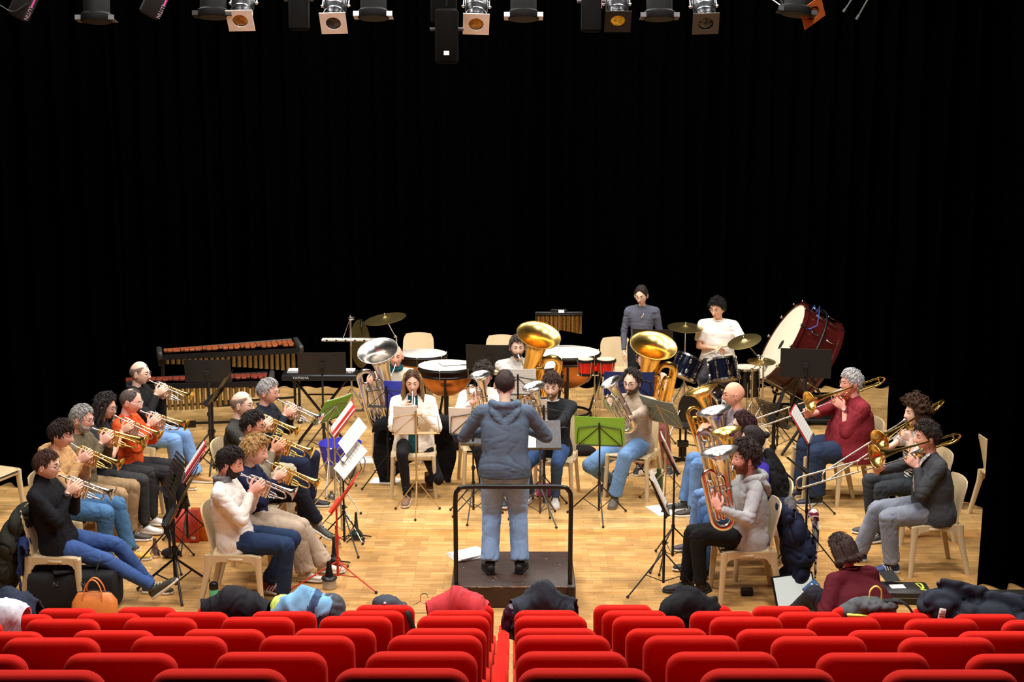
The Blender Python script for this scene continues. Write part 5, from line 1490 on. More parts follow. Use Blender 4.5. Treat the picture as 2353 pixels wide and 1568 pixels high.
P28 = seated('dark haired person in charcoal sweater and blue sneakers playing a trombone', 2146, 12.72, 186, 'beige plastic chair under the man in the charcoal sweater',
    hair=('full', (48, 38, 34), .018, .3), skin_c=SKR, top=(64, 66, 70), bottom=(132, 138, 152), shoes=(40, 60, 110), stripes=1, bulk=1.2, nod=4, lean=2, loose=1.08, leg_w=1.12, feet=[(.56, -.22, .085, 0, 0), (.38, .10, .085, 0, 0)],
    hold=hold_trombone('gold trombone in front of the man in the charcoal sweater, slide pointing left', (1828, 1100, 12.3), bellx=.44, backx=-.38, bz=.04))
# ---- person on the floor with a laptop ----
P29 = person('person in maroon coat seen from behind, sitting on the floor holding a phone', px=1986, Y=11.05, yaw=118, zs=-.03, s=.97, female=True, hair=('bob', (62, 46, 42), .014, .1, .07), skin_c=SK, top=(84, 18, 30), loose=1.35, bulk=1.5, bottom=(40, 40, 48),
    shoes=(40, 40, 44), nod=28, turn=12, lean=10, slouch=.06, collar='shirt', collar_c=(84, 18, 30), feet=[(.55, -.18, .085, 0, 0), (.50, .25, .085, 0, 0)], knees=[(0, -.5, 1), (0, .5, 1)],
    hands=[(V((.30, -.10, .30)), V((.8, .3, .2)), V((0, -1, .2)), .6, .5), (V((.22, .23, .31)), V((.5, .5, .6)), V((-.5, 1, .1)), .6, .5)])

_t = part_of(P27, 'top').data; _t.materials.append(hexm('stripe_black', (26, 26, 28), cloth))
for p_ in _t.polygons:
    if .50 < p_.center.z < .86 and int(p_.center.z / .014) % 2 == 0: p_.material_index = 1
a_ = P1['arms'][0]; dw = (a_[2] - a_[1]).normalized(); wt = MB(); wt.ring(a_[2] - dw * .035, dw, .034, .006, 20, 6); wt.tube([a_[2] - dw * .035 + V((0, -.036, 0)), a_[2] - dw * .035 + V((0, -.046, 0))], .021, 16); wt.obj('wristwatch', M_BLK, P1['root'])
# patterned neck scarf of the charcoal sweater
c = P28['neck']; sb_ = MB(); sb_.tube(cr([c + V((.05, .06, 0)), c + V((.12, .05, -.08)), c + V((.15, .045, -.20)), c + V((.15, .04, -.30))], 5), [.025, .04, .04, .03], 8, fl=.4, round_=True)
sb_.obj('scarf', hexm('black_white', (170, 170, 170), cloth, var=.9, scale=40), P28['root'])

_t = part_of(P13, 'top').data; _t.materials.append(hexm('teal_blouse', (18, 66, 74), cloth))
for p_ in _t.polygons:
    if abs(p_.center.y) < .05 and p_.normal.x > .25 and .40 < p_.center.z < 1.04 and p_.center.x > .03: p_.material_index = 1
# ---------------- music stands and scores ----------------
def onf(Y): # floor row of a distance
    return 784 + F * math.tan(math.atan(H / Y) - PITCH)
def score(d, lb, **k):
    return on_desk(d, 'sheet_music', lb, 'sheet music', k.pop('w', .40), k.pop('h', .30), k.pop('t', .004), M_SHEET, **k)
def fold(d, lb, c, **k):
    return on_desk(d, 'music_folder', lb, 'folder', k.pop('w', .46), k.pop('h', .31), .004, folder(c), **k)
M_WOODY = mat('brass_painted_stand', (186, 156, 112), .4, .5, var=.05)
d = stand('heavy black music stand nearest the seats at left, solid desk tilted steeply', 405, 1362, .64, 182, 27, 'solid', .48, .42, pole_r=.014, legr=.34, legh=.30, leg0=-70)
score(d, 'white score lying on the heavy black stand at left', w=.42, h=.32)
d = stand('black music stand with perforated desk beside the heavy stand at left', 392, 1300, .66, 205, 24, 'holes', .42, .34, leg0=60)
d = stand('thin black music stand in front of the red folder on the floor', 432, 1255, .64, 190, 34, 'wire', .46, .36, leg0=-90)
fold(d, 'red folder on the thin black stand at left', (196, 40, 52), h=.34, lift=.01); score(d, 'open white score over the red folder at left', h=.33, lift=.018, bend=.03)
d = stand('black music stand between the two cornet rows near the marimba', 493, 1092, .80, 178, 34, 'solid', .46, .36, pole_r=.013, leg0=30)
score(d, 'score on the black stand between the two cornet rows', w=.40, h=.30)
d = stand('chrome music stand carrying a green folder, beside the blue bucket bag', 757, 1128, .74, 150, 33, 'wire', .46, .25, M_CHROME, leg0=-90)
fold(d, 'bright green folder on the chrome stand by the blue bag', (124, 178, 56), h=.30); score(d, 'white score lying over the green folder by the blue bag', w=.38, lift=.020)
d = stand('chrome music stand with red folder behind the blond boy', 772, 1172, .78, 190, 38, 'wire', .44, .26, M_CHROME, leg0=-30)
fold(d, 'red folder edge on, standing over the blue bag', (214, 52, 48), h=.33); score(d, 'white score in the red folder over the blue bag', w=.40, h=.32, lift=.02, bend=.02)
d = stand('chrome music stand with two white scores, right of the blond boy', 786, 1236, .78, 196, 40, 'wire', .46, .26, M_CHROME, leg0=-45)
score(d, 'upper white score on the chrome stand right of the blond boy', w=.42, h=.31, dv=.06, lift=.03)
d = stand('black music stand holding curved white sheets, in front of the bearded man in white', 792, 1262, .66, 198, 42, 'wire', .46, .26, leg0=-60)
score(d, 'curved white score sagging on the black stand in front of the man in white', w=.42, h=.33, bend=.05, lift=.06)
d = stand('red painted music stand with red legs in front of the bearded man in white', 777, 1342, .68, 176, 35, 'wire', .46, .26, hexm('stand_red', (206, 54, 28), mat, rough=.4), leg0=-35, legr=.42, legh=.20)
fold(d, 'red folder lying open on the red music stand', (206, 50, 38), h=.30, w=.44)
d = stand('slim brass coloured folding stand in front of the woman in the white cardigan', 958, 1180, .80, 93, 15, 'wire', .46, .26, M_WOODY, M_WOODY, pole_r=.007, leg0=-90, legr=.25)
on_desk(d, 'sheet_music', 'blank white booklet on the brass coloured folding stand', 'sheet music', .23, .30, .006, M_WHITE, dx=.10, bend=.015)
d = stand('black music stand at the curly haired man, left of the conductor', 1088, 1188, .82, 85, 14, 'wire', .44, .26, leg0=-100, legr=.30)
on_desk(d, 'sheet_music', 'white booklet on the black stand left of the conductor', 'sheet music', .22, .28, .006, M_WHITE, dx=.12)
d = stand('black wire music stand in front of the young man in the black sweater', 1250, 1172, .84, 82, 14, 'wire', .46, .24, leg0=-80)
on_desk(d, 'sheet_music', 'white booklet on the wire stand right of the conductor', 'sheet music', .24, .29, .006, M_WHITE, dx=.09)
M_DG = hexm('grey_steel', (72, 70, 72), mat, rough=.45, metal=.3, var=.2, scale=40)
d = stand('grey steel desk stand facing the conductor, tilted nearly flat', 1241, 1196, .70, -88, 36, 'solid', .40, .30, M_DG, M_BLK, leg0=-60)
M_SC2 = M_WHITE
on_desk(d, 'music_score_book', 'open conductor score on the grey steel desk', 'sheet music', .20, .26, .01, M_SHEET, dx=-.14)
d = stand('grey steel desk stand facing the conductor, left one of the pair', 1112, 1190, .72, -92, 36, 'solid', .44, .30, M_DG, M_BLK, leg0=-60)
d = stand('black wire stand with white score between the conductor and the gold tuba', 1190, onf(15.75), .86, 88, 12, 'wire', .42, .24)
score(d, 'white score behind the conductor, below the gold tuba', w=.38, h=.29)
d = stand('black music stand carrying a lime green folder in front of the man in the turtleneck', 1376, 1190, .72, 81, 14, 'wire', .44, .25, leg0=-86, legr=.33)
fold(d, 'lime green folder on the black stand right of the podium rail', (132, 190, 60), w=.48, h=.30)
d = stand('thin bronze music stand with a grey green folder by the turtleneck man', 1527, 1158, .82, 38, 32, 'wire', .46, .26, M_WOODY, M_BLK, leg0=-100)
fold(d, 'grey green folder on the thin bronze stand', (112, 126, 118), w=.48, h=.31)
d = stand('black music stand with slanted white sheets in front of the baritone player', 1545, 1296, .86, 1, 25, 'wire', .42, .28, leg0=-130, legr=.34)
score(d, 'slanted white sheets seen edge on in front of the baritone player', w=.36, h=.31, lift=.03)
d = stand('black music stand nearest the seats, in front of the man in the grey hoodie', 1524, 1358, .70, -2, 25, 'wire', .42, .28, leg0=-150, legr=.36)
score(d, 'white sheets edge on in front of the man in the grey hoodie', w=.36, h=.31, lift=.03, bend=.02)
d = stand('black wire stand with a royal blue folder in front of the silver tuba', 893, onf(15.25), .84, 84, 12, 'wire', .42, .24)
on_desk(d, 'music_folder', 'royal blue folder left of the woman in the white cardigan', 'folder', .23, .29, .005, folder((52, 66, 190)), dx=-.09)
d = stand('black wire stand with a wide navy folder in front of the right tuba', 1442, onf(15.4), .92, 86, 12, 'wire', .48, .24)
fold(d, 'wide navy blue folder behind the man in the turtleneck', (28, 46, 104), w=.52, h=.27)
M_DSK = mat('charcoal_desk', (38, 36, 34), .5, .2, var=.06)
d = stand('black solid desk stand in front of the middle timpani', 1126, onf(17.0), .87, 84, 12, 'solid', .54, .30, M_DSK, M_BLK)
d = stand('charcoal desk stand in front of the marimba', 486, onf(16.2), .90, 92, 12, 'solid', .50, .26, M_DSK, M_BLK, pole_r=.015)
d = stand('charcoal desk stand in front of the keyboard', 745, onf(16.5), .92, 92, 12, 'solid', .53, .26, M_DSK, M_BLK, pole_r=.012)
d = stand('black desk stand behind the bell of the right tuba', 1497, onf(17.1), 1.06, 80, 24, 'solid', .46, .30, M_DSK, M_BLK)
d = stand('large black desk stand in front of the concert bass drum', 1844, onf(16.6), .86, 80, 10, 'solid', .56, .34, M_BLKM, M_BLKM, pole_r=.022)
d = stand('dark perforated desk stand beside the hi-hat, turned sideways', 1785, onf(16.6), .30, 30, 30, 'holes', .36, .36, M_DSK, M_BLK)
d = stand('black music stand with red folder and white sheets before the man in maroon', 1852, 1196, .80, -16, 32, 'wire', .44, .26, leg0=-90, legr=.36)
fold(d, 'red folder on the stand in front of the man in maroon', (206, 44, 56), h=.33); score(d, 'white sheets over the red folder in front of the man in maroon', w=.40, h=.32, lift=.02)
d = stand('tall thin black music stand near the seats in front of the charcoal sweater man', 1849, 1298, .82, 10, 50, 'wire', .40, .26, leg0=-40, legr=.36, pole_r=.008)
d = stand('thick black music stand behind the woman with the dark bun', 1773, 1130, .78, 170, 20, 'solid', .40, .28, M_BLK, M_BLK, pole_r=.019, leg0=-30, legr=.38)

# ---------------- percussion at the back ----------------
timpano('copper timpani farthest left and behind, plain white head', 972, 816, 18.0, .285, .86)
T2 = timpano('large copper timpani left of centre with papers lying on its head', 1025, 842, 17.35, .325, .85)
timpano('small timpani between the gold tuba and the largest timpani', 1240, 846, 17.45, .26, .84)
timpano('largest copper timpani right of the gold tuba', 1302, 816, 18.05, .40, .87)
for i, (px, a, lb) in enumerate(((1040, 20, 'loose white sheet on the timpani head, left one'), (1062, -8, 'loose white sheet on the timpani head, right one'))):
    o = MB().slab((0, 0, 0), (1, 0, 0), (0, 1, 0), .30, .21, .002).obj('paper_sheet', M_WHITE); o.location = (XY(px, 17.35, .86), 17.38 + .03 * i, .862 + .004 * i); o.rotation_euler = (0, 0, R(a)); tag(o, lb, 'paper', 'papers on the timpani')
# bongos
by = 17.0
t = thing('bongo_drums', 'pair of red bongo drums on a chrome stand', 'bongos', (XY(1366, by, .5), by, 0))
s_ = MB(); s_.tube([(0, 0, .1), (0, 0, .5), (0, 0, .82)], [.014, .012, .009], 10); tripod(s_, .34, .26); s_.ell((0, 0, .5), (.022, .022, .022)); s_.ell((0, 0, .42), (.02, .02, .02)); s_.tube([(-.2, 0, .80), (.2, 0, .80)], .007, 8); s_.obj('stand', M_CHROME, t)
for x, r in ((-.105, .092), (.125, .108)):
    b = MB(); b.lathe([(r * .72, .80), (r * .85, .88), (r * .97, .97)], 32, M=Matrix.Translation((x, 0, 0))); sh = b.obj('drum_shell', hexm('red_lacquer', (214, 30, 24), mat, rough=.2), t)
    b = MB(); b.lathe([(r * .97, .955), (r * 1.1, .96), (r * 1.1, .985), (r * 1.0, .99)], 32, M=Matrix.Translation((x, 0, 0)), caps=False); b.obj('rim', M_BLK, sh); b = MB(); b.lathe([(r * .70, .80), (r * .78, .80), (r * .80, .83)], 32, M=Matrix.Translation((x, 0, 0)), caps=False); b.obj('rim', M_BLK, sh)
    b = MB(); b.lathe([(r * .99, .975), (r * .94, .995), (.01, 1.0)], 32, M=Matrix.Translation((x, 0, 0))); b.obj('drumhead', hexm('hide', (226, 202, 164), mat, rough=.6), sh)
    b = MB()
    for k in range(5):
        a = R(72 * k + 18); b.tube([(x + math.cos(a) * r * 1.08, math.sin(a) * r * 1.08, .97), (x + math.cos(a) * r * .9, math.sin(a) * r * .9, .79)], .004, 6)
    b.obj('tension_rod', M_CHROME, sh)
MB().box((.01, 0, .88), (.05, .06, .05), bev=.01).obj('centre_block', hexm('red_lacquer', (214, 30, 24), mat), t)
# mark tree
my = 18.3
L_, R2 = W(1229, 722, my), W(1339, 719, my)
t = thing('mark_tree', 'row of hanging chimes under a black bar on a chrome stand', 'mark tree', ((L_.x + R2.x) / 2, my, 0))
w2 = (R2.x - L_.x) / 2; zb = (L_.z + R2.z) / 2
b = MB(); b.box((0, 0, zb), (w2 * 2, .035, .045), bev=.008); b.box((0, 0, zb + .03), (w2 * .7, .035, .05), bev=.01); b.obj('bar', M_BLK, t)
MB().box((.03, -.02, zb + .028), (.07, .006, .035)).obj('name_plate', M_WHITE, t)
for k in range(36):
    x = -w2 * .95 + 2 * w2 * .95 * k / 35; ln = .115 + .105 * k / 35
    b = MB(); b.tube([(x, 0, zb - .035), (x, 0, zb - .035 - ln)], .0048, 8); b.tube([(x, 0, zb - .02), (x, 0, zb - .036)], .001, 4); b.obj('chime', M_GOLDR if k % 2 else M_GOLD, t)
b = MB(); b.tube([(0, .0, .1), (0, .02, zb * .6), (0, .02, zb)], [.013, .010, .008], 10); tripod(b, .4, .3); b.ell((0, .02, zb * .72), (.02, .02, .02)); b.obj('stand', M_CHROME, t)
# suspended cymbal at left
c = W(885, 731, 18.0)
cymbal_stand('suspended cymbal on a boom stand at the left of the timpani', c, (XY(912, 18.2, .5), 18.2, 0), (-.16, -.10, 1), .255, boom=(XY(908, 18.2, .9), 18.2, c.z - .26))
# plate rack / chrome tray stand with large dark cymbal
ty = 17.9; tx = XY(806, ty, 1.0); tz = ZY(781, ty)
t = thing('percussion_tray', 'long pale tray bar on a chrome stand behind the keyboard', 'percussion tray', (tx, ty, 0))
b = MB(); b.box((0, 0, tz), (.69, .10, .028), bev=.006); b.obj('tray', hexm('pale_metal', (212, 206, 196), mat, rough=.4), t)
for k in range(6): MB().box((-.28 + .112 * k, -.052, tz), (.022, .006, .018)).obj('tray_clip', M_BLK, t)
b = MB(); b.tube([(0, 0, .1), (0, 0, tz + .26)], .012, 10); tripod(b, .45, .32, k=3); b.tube([(-.01, 0, tz + .24), (-.10, 0, tz)], .006, 8); b.obj('stand', M_CHROME, t)
b = MB(); cymbal(b, (.01, 0, tz + .26), (0, 0, 1), .045); b.tube([(0, 0, tz + .25), (0, 0, tz + .30)], .01, 8); b.obj('top_clutch', M_CHROME, t)
gx = XY(832, 18.6, 1)
t = thing('gong', 'large dark bronze gong hanging edge on behind the tray', 'gong', (gx, 18.5, 0))
b = MB(); cymbal(b, (0, 0, ZY(790, 18.5)), (.95, -.3, .1), .30); b.obj('disc', hexm('dark_bronze', (96, 84, 46), mat, rough=.5, metal=.8), t)
b = MB(); b.tube([(0, .04, .02), (0, .04, ZY(735, 18.5))], .012, 8); b.tube([(-.2, .04, .02), (.2, .04, .02)], .012, 8); b.tube([(0, .04, ZY(740, 18.5)), (0, 0, ZY(752, 18.5))], .004, 6); b.obj('frame', M_BLK, t)
# marimba and vibraphone
bars_instrument('long wooden marimba at the back left, rosewood bars and gold resonator tubes', 'marimba', (XY(378, 17.5, .9), 17.5), (XY(682, 17.9, .9), 17.9), .93, .075, .12, 24, (150, 78, 42), resz=.25)
bars_instrument('low xylophone with dark red bars in front of the marimba', 'xylophone', (XY(262, 16.55, .8), 16.55), (XY(612, 16.75, .8), 16.75), .78, .07, .09, 27, (120, 48, 34))
# keyboard
ky = 17.0; kx0, kx1 = XY(650, ky, .8), XY(824, ky, .8); kw = kx1 - kx0
t = thing('electronic_keyboard', 'black electronic keyboard on a black crossed stand', 'keyboard', ((kx0 + kx1) / 2, ky, 0))
MK = Matrix.Rotation(R(-6), 4, 'X')
b = MB(); b.box((0, 0, .80), (kw, .30, .07), bev=.012); b.obj('body', M_BLK, t)
b = MB(); b.box((0, -.154, .80), (kw * .98, .01, .045)); b.obj('back_panel', M_BLKM, t)
b = MB()
for k in range(36): b.box((-kw / 2 + .05 + (kw - .10) * (k + .5) / 36, .10, .842), ((kw - .12) / 37, .13, .012))
b.obj('white_keys', M_WHITE, t)['kind'] = 'stuff'
b = MB()
for k in range(9): b.box((-kw / 2 + .06 + .018 * k, -.03, .84), (.010, .02, .01)); 
for k in range(6): b.box((kw / 2 - .17 + .02 * k, -.05 + .03 * (k % 2), .84), (.012, .018, .01))
b.obj('control_buttons', hexm('button', (200, 200, 196), mat), t)
text('YAMAHA', .045, Matrix.Translation((-kw * .24, -.161, .803)) @ Matrix.Rotation(PI / 2, 4, 'X'), hexm('print', (210, 210, 210), mat), t)
b = MB()
for s in (-1, 1):
    b.tube([(s * .3, -.02, .76), (-s * .26, -.02, .03)], .016, 8)
    b.tube([(-s * .26, -.2, .02), (-s * .26, .18, .02)], .014, 8); b.tube([(s * .3, -.15, .755), (s * .3, .15, .755)], .012, 8)
b.tube([(-.14, -.02, .58), (.14, -.02, .58)], .010, 8); b.obj('crossed_stand', M_BLK, t)
# drum kit: each drum or stand a thing
M_KIT = mat('dark_blue_lacquer', (14, 18, 34), .12, .2, var=.05, bump=.01)
def kdrum(name, label, cc, n, R_, d, legs=None, **k):
    t = thing(name, label, name.replace('_', ' '), (cc.x, cc.y, 0))
    c0 = V((0, 0, cc.z)); drum(t, 'shell', c0, n, R_, d, M_KIT, **k)
    if legs: b = MB(); legs(b, c0); b.obj('mount', M_CHROME, t)
    return t
kb = W(1606, 948, 17.35)
t = kdrum('bass_drum', 'dark drum kit bass drum lying on its side, chrome hoops', V((kb.x, 17.35, .285)), (-.55, -.83, .0), .275, .38, claws=True, M_head=M_BLK,
      legs=lambda b, c: [b.tube([c + V((s * .2, .15, 0)), c + V((s * .34, -.02, -.275))], .008, 8) for s in (-1, 1)])
kdrum('tom_drum', 'left tom drum of the kit, dark blue with white label', W(1588, 822, 17.6), (.42, .25, .87), .165, .25, M_head=hexm('head', (214, 206, 186), mat), legs=lambda b, c: b.tube([c + V((.02, .1, -.1)), V((.12, .05, .52))], .011, 8))
kdrum('tom_drum', 'right tom drum of the kit, in front of the drummer', W(1658, 826, 17.6), (-.12, .34, .93), .175, .25, legs=lambda b, c: b.tube([c + V((-.05, .1, -.1)), V((-.18, .05, .52))], .011, 8))
for px, py, Y in ((1562, 836, 17.42), (1672, 842, 17.40)):
    p = W(px, py, Y)
kdrum('floor_tom', 'small floor tom with white head between the kit and the hi-hat', V((XY(1714, 17.8, .7), 17.8, .72)), (0, 0, 1), .17, .34, legs=lambda b, c: [b.tube([c + V((.17 * math.cos(a), .17 * math.sin(a), -.15)), V((.19 * math.cos(a), .19 * math.sin(a), .01))], .007, 8) for a in (.5, 2.6, 4.7)])
c = W(1710, 783, 17.35)
cymbal_stand('crash cymbal on a boom stand in front of the drummer', c, (XY(1752, 17.2, .5), 17.2, 0), (-.28, -.20, .94), .20, boom=(XY(1745, 17.2, .9), 17.2, c.z - .18))
c = W(1575, 751, 18.4)
cymbal_stand('small dim cymbal high behind the left tom', c, (c.x, 18.4, 0), (.03, -.12, 1), .22)
c = W(1750, 829, 17.25)
cymbal_stand('hi-hat cymbal beside the concert bass drum', c, (XY(1728, 17.3, .5), 17.3, 0), (0, -.10, 1), .165, boom=(XY(1728, 17.3, .9), 17.3, c.z - .12))
# concert bass drum
bc = W(1797, 787, 18.15); n = V((-.86, -.02, .50)).normalized()
t = thing('concert_bass_drum', 'huge dark red concert bass drum tilted on its cradle, cream head with a round hole', 'bass drum', (bc.x + .25, 18.2, 0))
bl = bc - V((bc.x + .25, 18.2, 0)); RB = .53
M3 = basis(x=(0, 1, 0), z=n); M4 = at(bl, M3)
M_WINE = mat('wine_lacquer', (66, 17, 15), .25, var=.12, bump=.02)
b = MB(); b.lathe([(RB * .97, -.50), (RB * .97, 0)], 60, M=M4); sh = b.obj('shell', M_WINE, t)
b = MB()
b.lathe([(RB, -.02), (RB * 1.03, -.02), (RB * 1.03, .02), (RB * .97, .022), (RB * .97, 0)], 60, M=M4, caps=False); b.lathe([(RB, -.52), (RB * 1.03, -.52), (RB * 1.03, -.48), (RB * .97, -.48)], 60, M=M4, caps=False)
b.obj('hoop', M_WINE, sh)
b = MB(); b.lathe([(RB * .975, .010), (.01, .012), (.01, .002), (RB * .975, .002)], 60, M=M4, caps=False); hd = b.obj('drumhead', hexm('calf', (226, 218, 190), mat, rough=.6, var=.05, scale=8), sh)
def onhead(a, r, ra, rb, m_, name):
    c_ = M4 @ V((r * math.cos(a), r * math.sin(a), .014)); b = MB(); b.ell((r * math.cos(a), r * math.sin(a), .0135), (ra, rb, .002), 20, 6); b.M = None
    b.v = [tuple(M4 @ V(v)) for v in b.v]; b.obj(name, m_, hd)
onhead(R(160), .07, .062, .062, M_BLKM, 'vent_hole')
lx = M3 @ V((0, 1, 0))
text('CBX', .10, M4 @ Matrix.Translation((-.02, .34, .014)) @ Matrix.Rotation(R(-80), 4, 'Z'), M_BLKM, hd, 'maker_mark')
b = MB()
for (x_, y_, sx_, sy_) in ((.02, .40, .15, .006), (-.06, .40, .006, .12), (.10, .40, .006, .12)): b.box((x_ - .02, y_ - .05, .0135), (sx_, sy_, .002))
b.v = [tuple(M4 @ V(v)) for v in b.v]; b.obj('mark_frame', M_BLKM, hd)
for k in range(12):
    a = 2 * PI * k / 12 + .1; cc, ss = math.cos(a) * RB * 1.05, math.sin(a) * RB * 1.05
    b = MB(); b.M = M4; b.tube([(cc, ss, .03), (cc, ss, -.53)], .005, 6); b.box((cc, ss, .03), (.03, .012, .012), M=rotm(a + PI / 2)); b.ell((cc, ss, .045), (.012, .022, .010), 8, 6, M=rotm(a)); b.box((cc * .99, ss * .99, -.16), (.02, .025, .09), M=rotm(a), bev=.005); b.box((cc * .99, ss * .99, -.36), (.02, .025, .09), M=rotm(a), bev=.005)
    b.obj('tension_lug', M_CHROME, sh)
b = MB(); cen = M4 @ V((0, 0, -.25)); b.ring(cen, n, RB * 1.10, .014, 48, 8)
for s in (-1, 1): b.tube([cen + V((-.05, s * .56, -.05)), V((-.25, s * .42, .06))], .018, 8); b.tube([cen + V((.05, s * .5, -.2)), V((.35, s * .42, .06))], .018, 8)
for xx, yy in ((-.25, -.42), (-.25, .42), (.35, -.42), (.35, .42)): b.ring((xx, yy, .045), (0, 1, 0), .032, .013, 14, 6)
b.tube([(-.25, -.42, .08), (.35, -.42, .08)], .016, 8); b.tube([(-.25, .42, .08), (.35, .42, .08)], .016, 8); b.tube([(.05, -.42, .08), (.05, .42, .08)], .016, 8)
b.obj('cradle', M_BLK, t)
b = MB(); q = lambda px, py: W(px, py, 17.75) - V((bc.x + .25, 18.2, 0))
b.tube([q(1866, 712), q(1872, 702), q(1876, 718), q(1884, 704), q(1882, 722), q(1878, 748), q(1862, 756), q(1838, 756)], .0065, 6); b.obj('blue_cord', hexm('cord', (58, 84, 190), mat), t)
# empty plastic chairs at the back and side
chair(XY(960, 19.35, .8), 19.25, R(-90), 'empty beige plastic chair behind the left timpani')
chair(XY(1152, 19.2, .8), 19.1, R(-90), 'empty beige plastic chair left of the gold tuba, behind the black desk')
chair(XY(1420, 19.0, .8), 18.95, R(-86), 'empty beige plastic chair beside the standing woman')
chair(XY(2312, 14.2, .4), 14.1, R(4), 'empty beige plastic chair against the right side drape')
chair(XY(-22, 14.3, .5), 14.2, R(-20), 'beige plastic chair cut off by the left edge of the picture')
chair(XY(1862, 15.5, .4), 15.0, R(186), 'empty beige plastic chair behind the stand of the man in maroon')
# black stool stand by the bass drum
g0 = G(1568, 1060); t = thing('adjustable_stand', 'black height adjustable post with round top beside the light jeans', 'stand', (g0.x, g0.y, 0))
zt = ZY(978, g0.y); b = MB(); b.lathe([(.10, zt - .02), (.115, zt - .01), (.115, zt + .01), (.01, zt + .018)], 24); b.obj('top', M_BLK, t)
b = MB(); b.tube([(-.03, 0, .05), (-.03, 0, zt)], .013, 8); b.tube([(.03, 0, .05), (.03, 0, zt)], .013, 8); b.box((0, 0, .2), (.12, .08, .06)); b.tube([(0, 0, .2), (.22, 0, .16), (.22, .08, .16)], .007, 6); b.tube([(-.12, -.1, .02), (.12, .1, .02)], .014, 8); b.tube([(-.12, .1, .02), (.12, -.1, .02)], .014, 8); b.tube([(0, 0, .02), (0, 0, .2)], .02, 8); b.obj('post', M_BLK, t)

# ---------------- things on the floor ----------------
def mute(label, px, py, m, z=.17, r=.05, cup=False, standm=None, m2=None):
    p = G(px, py); t = thing('mute', label, 'mute', (p.x, p.y, 0))
    b = MB()
    if cup:
        b.lathe([(.05, .0), (.058, .004), (.060, .075), (.056, .08)], 26); b.obj('cup', m2, t)
        b = MB(); b.lathe([(.062, .078), (.068, .09), (.062, .10), (.04, .108), (.028, .15), (.018, .22), (.016, .235)], 26); b.obj('cone', m, t)
    else:
        b.lathe([(r * .85, 0), (r, .012), (r * .98, .03), (r * .6, .07), (r * .38, z * .7), (r * .26, z)], 24); b.obj('cone', m, t)
        MB().lathe([(r * .30, z - .03), (r * .34, z - .02), (r * .28, z + .004)], 16).obj('cork', hexm('cork', (90, 70, 50), mat), t)
    return t
mute('small silver straight mute standing on the floor by the red folder', 357, 1280, M_SILV)
mute('black cup mute with silver cup near the red stand', 757, 1352, M_BLK, cup=True, m2=hexm('alu', (190, 184, 172), mat, metal=.6, rough=.4))
mute('silver round mute beside the socked foot', 762, 1152, M_SILV, .10, .055)
mute('tall silver mute between the stands', 774, 1258, M_SILV, .2, .042)
for px, py, lb in ((819, 1240, 'green and black instrument peg stand with five feet right of the socked foot'), (768, 1300, 'black instrument peg stand behind the red stand')):
    p = G(px, py); t = thing('peg_stand', lb, 'instrument stand', (p.x, p.y, 0))
    MB().lathe([(.055, .03), (.06, .05), (.045, .075), (.022, .10), (.014, .2), (.010, .26)], 20).obj('peg', hexm('dark_green', (14, 40, 34), mat) if px == 819 else M_BLK, t)
    for k in range(5):
        a = R(72 * k + 20); MB().tube([(0, 0, .045), (math.cos(a) * .14, math.sin(a) * .14, .012)], [.008, .006], 6, round_=True).obj('foot', M_BLK, t)
def bottle(label, px, py, h, r, m, cap, steel=False):
    p = G(px, py); t = thing('bottle', label, 'bottle', (p.x, p.y, 0))
    if steel: pr = [(r * .9, 0), (r, .01), (r, h * .62), (r * .85, h * .74), (r * .5, h * .83), (r * .46, h * .88)]
    else: pr = [(r * .92, 0), (r, .01), (r, h * .72), (r * .96, h * .76)]
    MB().lathe(pr, 26).obj('body', m, t)
    if steel: MB().lathe([(r * .52, h * .88), (r * .54, h * .9), (r * .54, h * .97), (r * .4, h)], 20).obj('cap', cap, t)
    else: MB().lathe([(r * 1.0, h * .76), (r * 1.02, h * .78), (r * .98, h * .95), (r * .7, h)], 24).obj('cap', cap, t)
bottle('mint green bottle with black cap by the chair leg, just behind the seats', 493, 1402, .235, .037, hexm('mint', (92, 200, 150), mat, rough=.4), M_BLK)
bottle('dark green bottle standing behind the bronze stand', 1513, 1134, .26, .042, hexm('pine', (50, 84, 56), mat, rough=.4), hexm('pine', (50, 84, 56), mat), True)
bottle('brushed steel bottle beside the black cloak', 1786, 1124, .32, .038, hexm('steel', (190, 180, 164), mat, metal=.9, rough=.35), M_CHROME, True)
bottle('small black bottle behind the dark coat at the front seats', 582, 1400, .16, .018, M_BLK, M_BLK)
bottle('clear plastic bottle behind the jeans of the young man in black', 1246, 1120, .26, .034, hexm('plastic', (170, 176, 172), mat, rough=.15), M_WHITE, True)
# folders leaning on the floor
for px, wd, c_, lb, dy in ((428, .24, (214, 74, 60), 'red cardboard folder standing on the floor behind the thin stand', 0), (462, .20, (232, 126, 28), 'orange cardboard folder standing on the floor beside the red one', .05)):
    p = G(px, 1247); o = MB().box((0, 0, .155), (wd, .02, .31), bev=.003).obj('cardboard_folder', folder(c_)); o.location = (p.x, p.y + dy, 0); o.rotation_euler = (R(-6), 0, R(-4)); tag(o, lb, 'folder')
    if dy == 0: MB().box((.07, -.0115, .045), (.04, .002, .025)).obj('sticker', M_WHITE, o)
p = G(400, 1250); heap('backpack', 'black backpack behind the red folder', 'bag', [(0, 0, .13, .12, .08, .15), (.05, .06, .10, .10, .08, .12)], (18, 18, 20), loc=(p.x - .02, p.y + .16, 0), zmin=.003)
p = G(388, 1282); heap('black_case', 'small black rounded case by the silver mute', 'case', [(0, 0, .045, .09, .05, .045)], (26, 26, 34), loc=(p.x + .02, p.y, 0), zmin=.002)
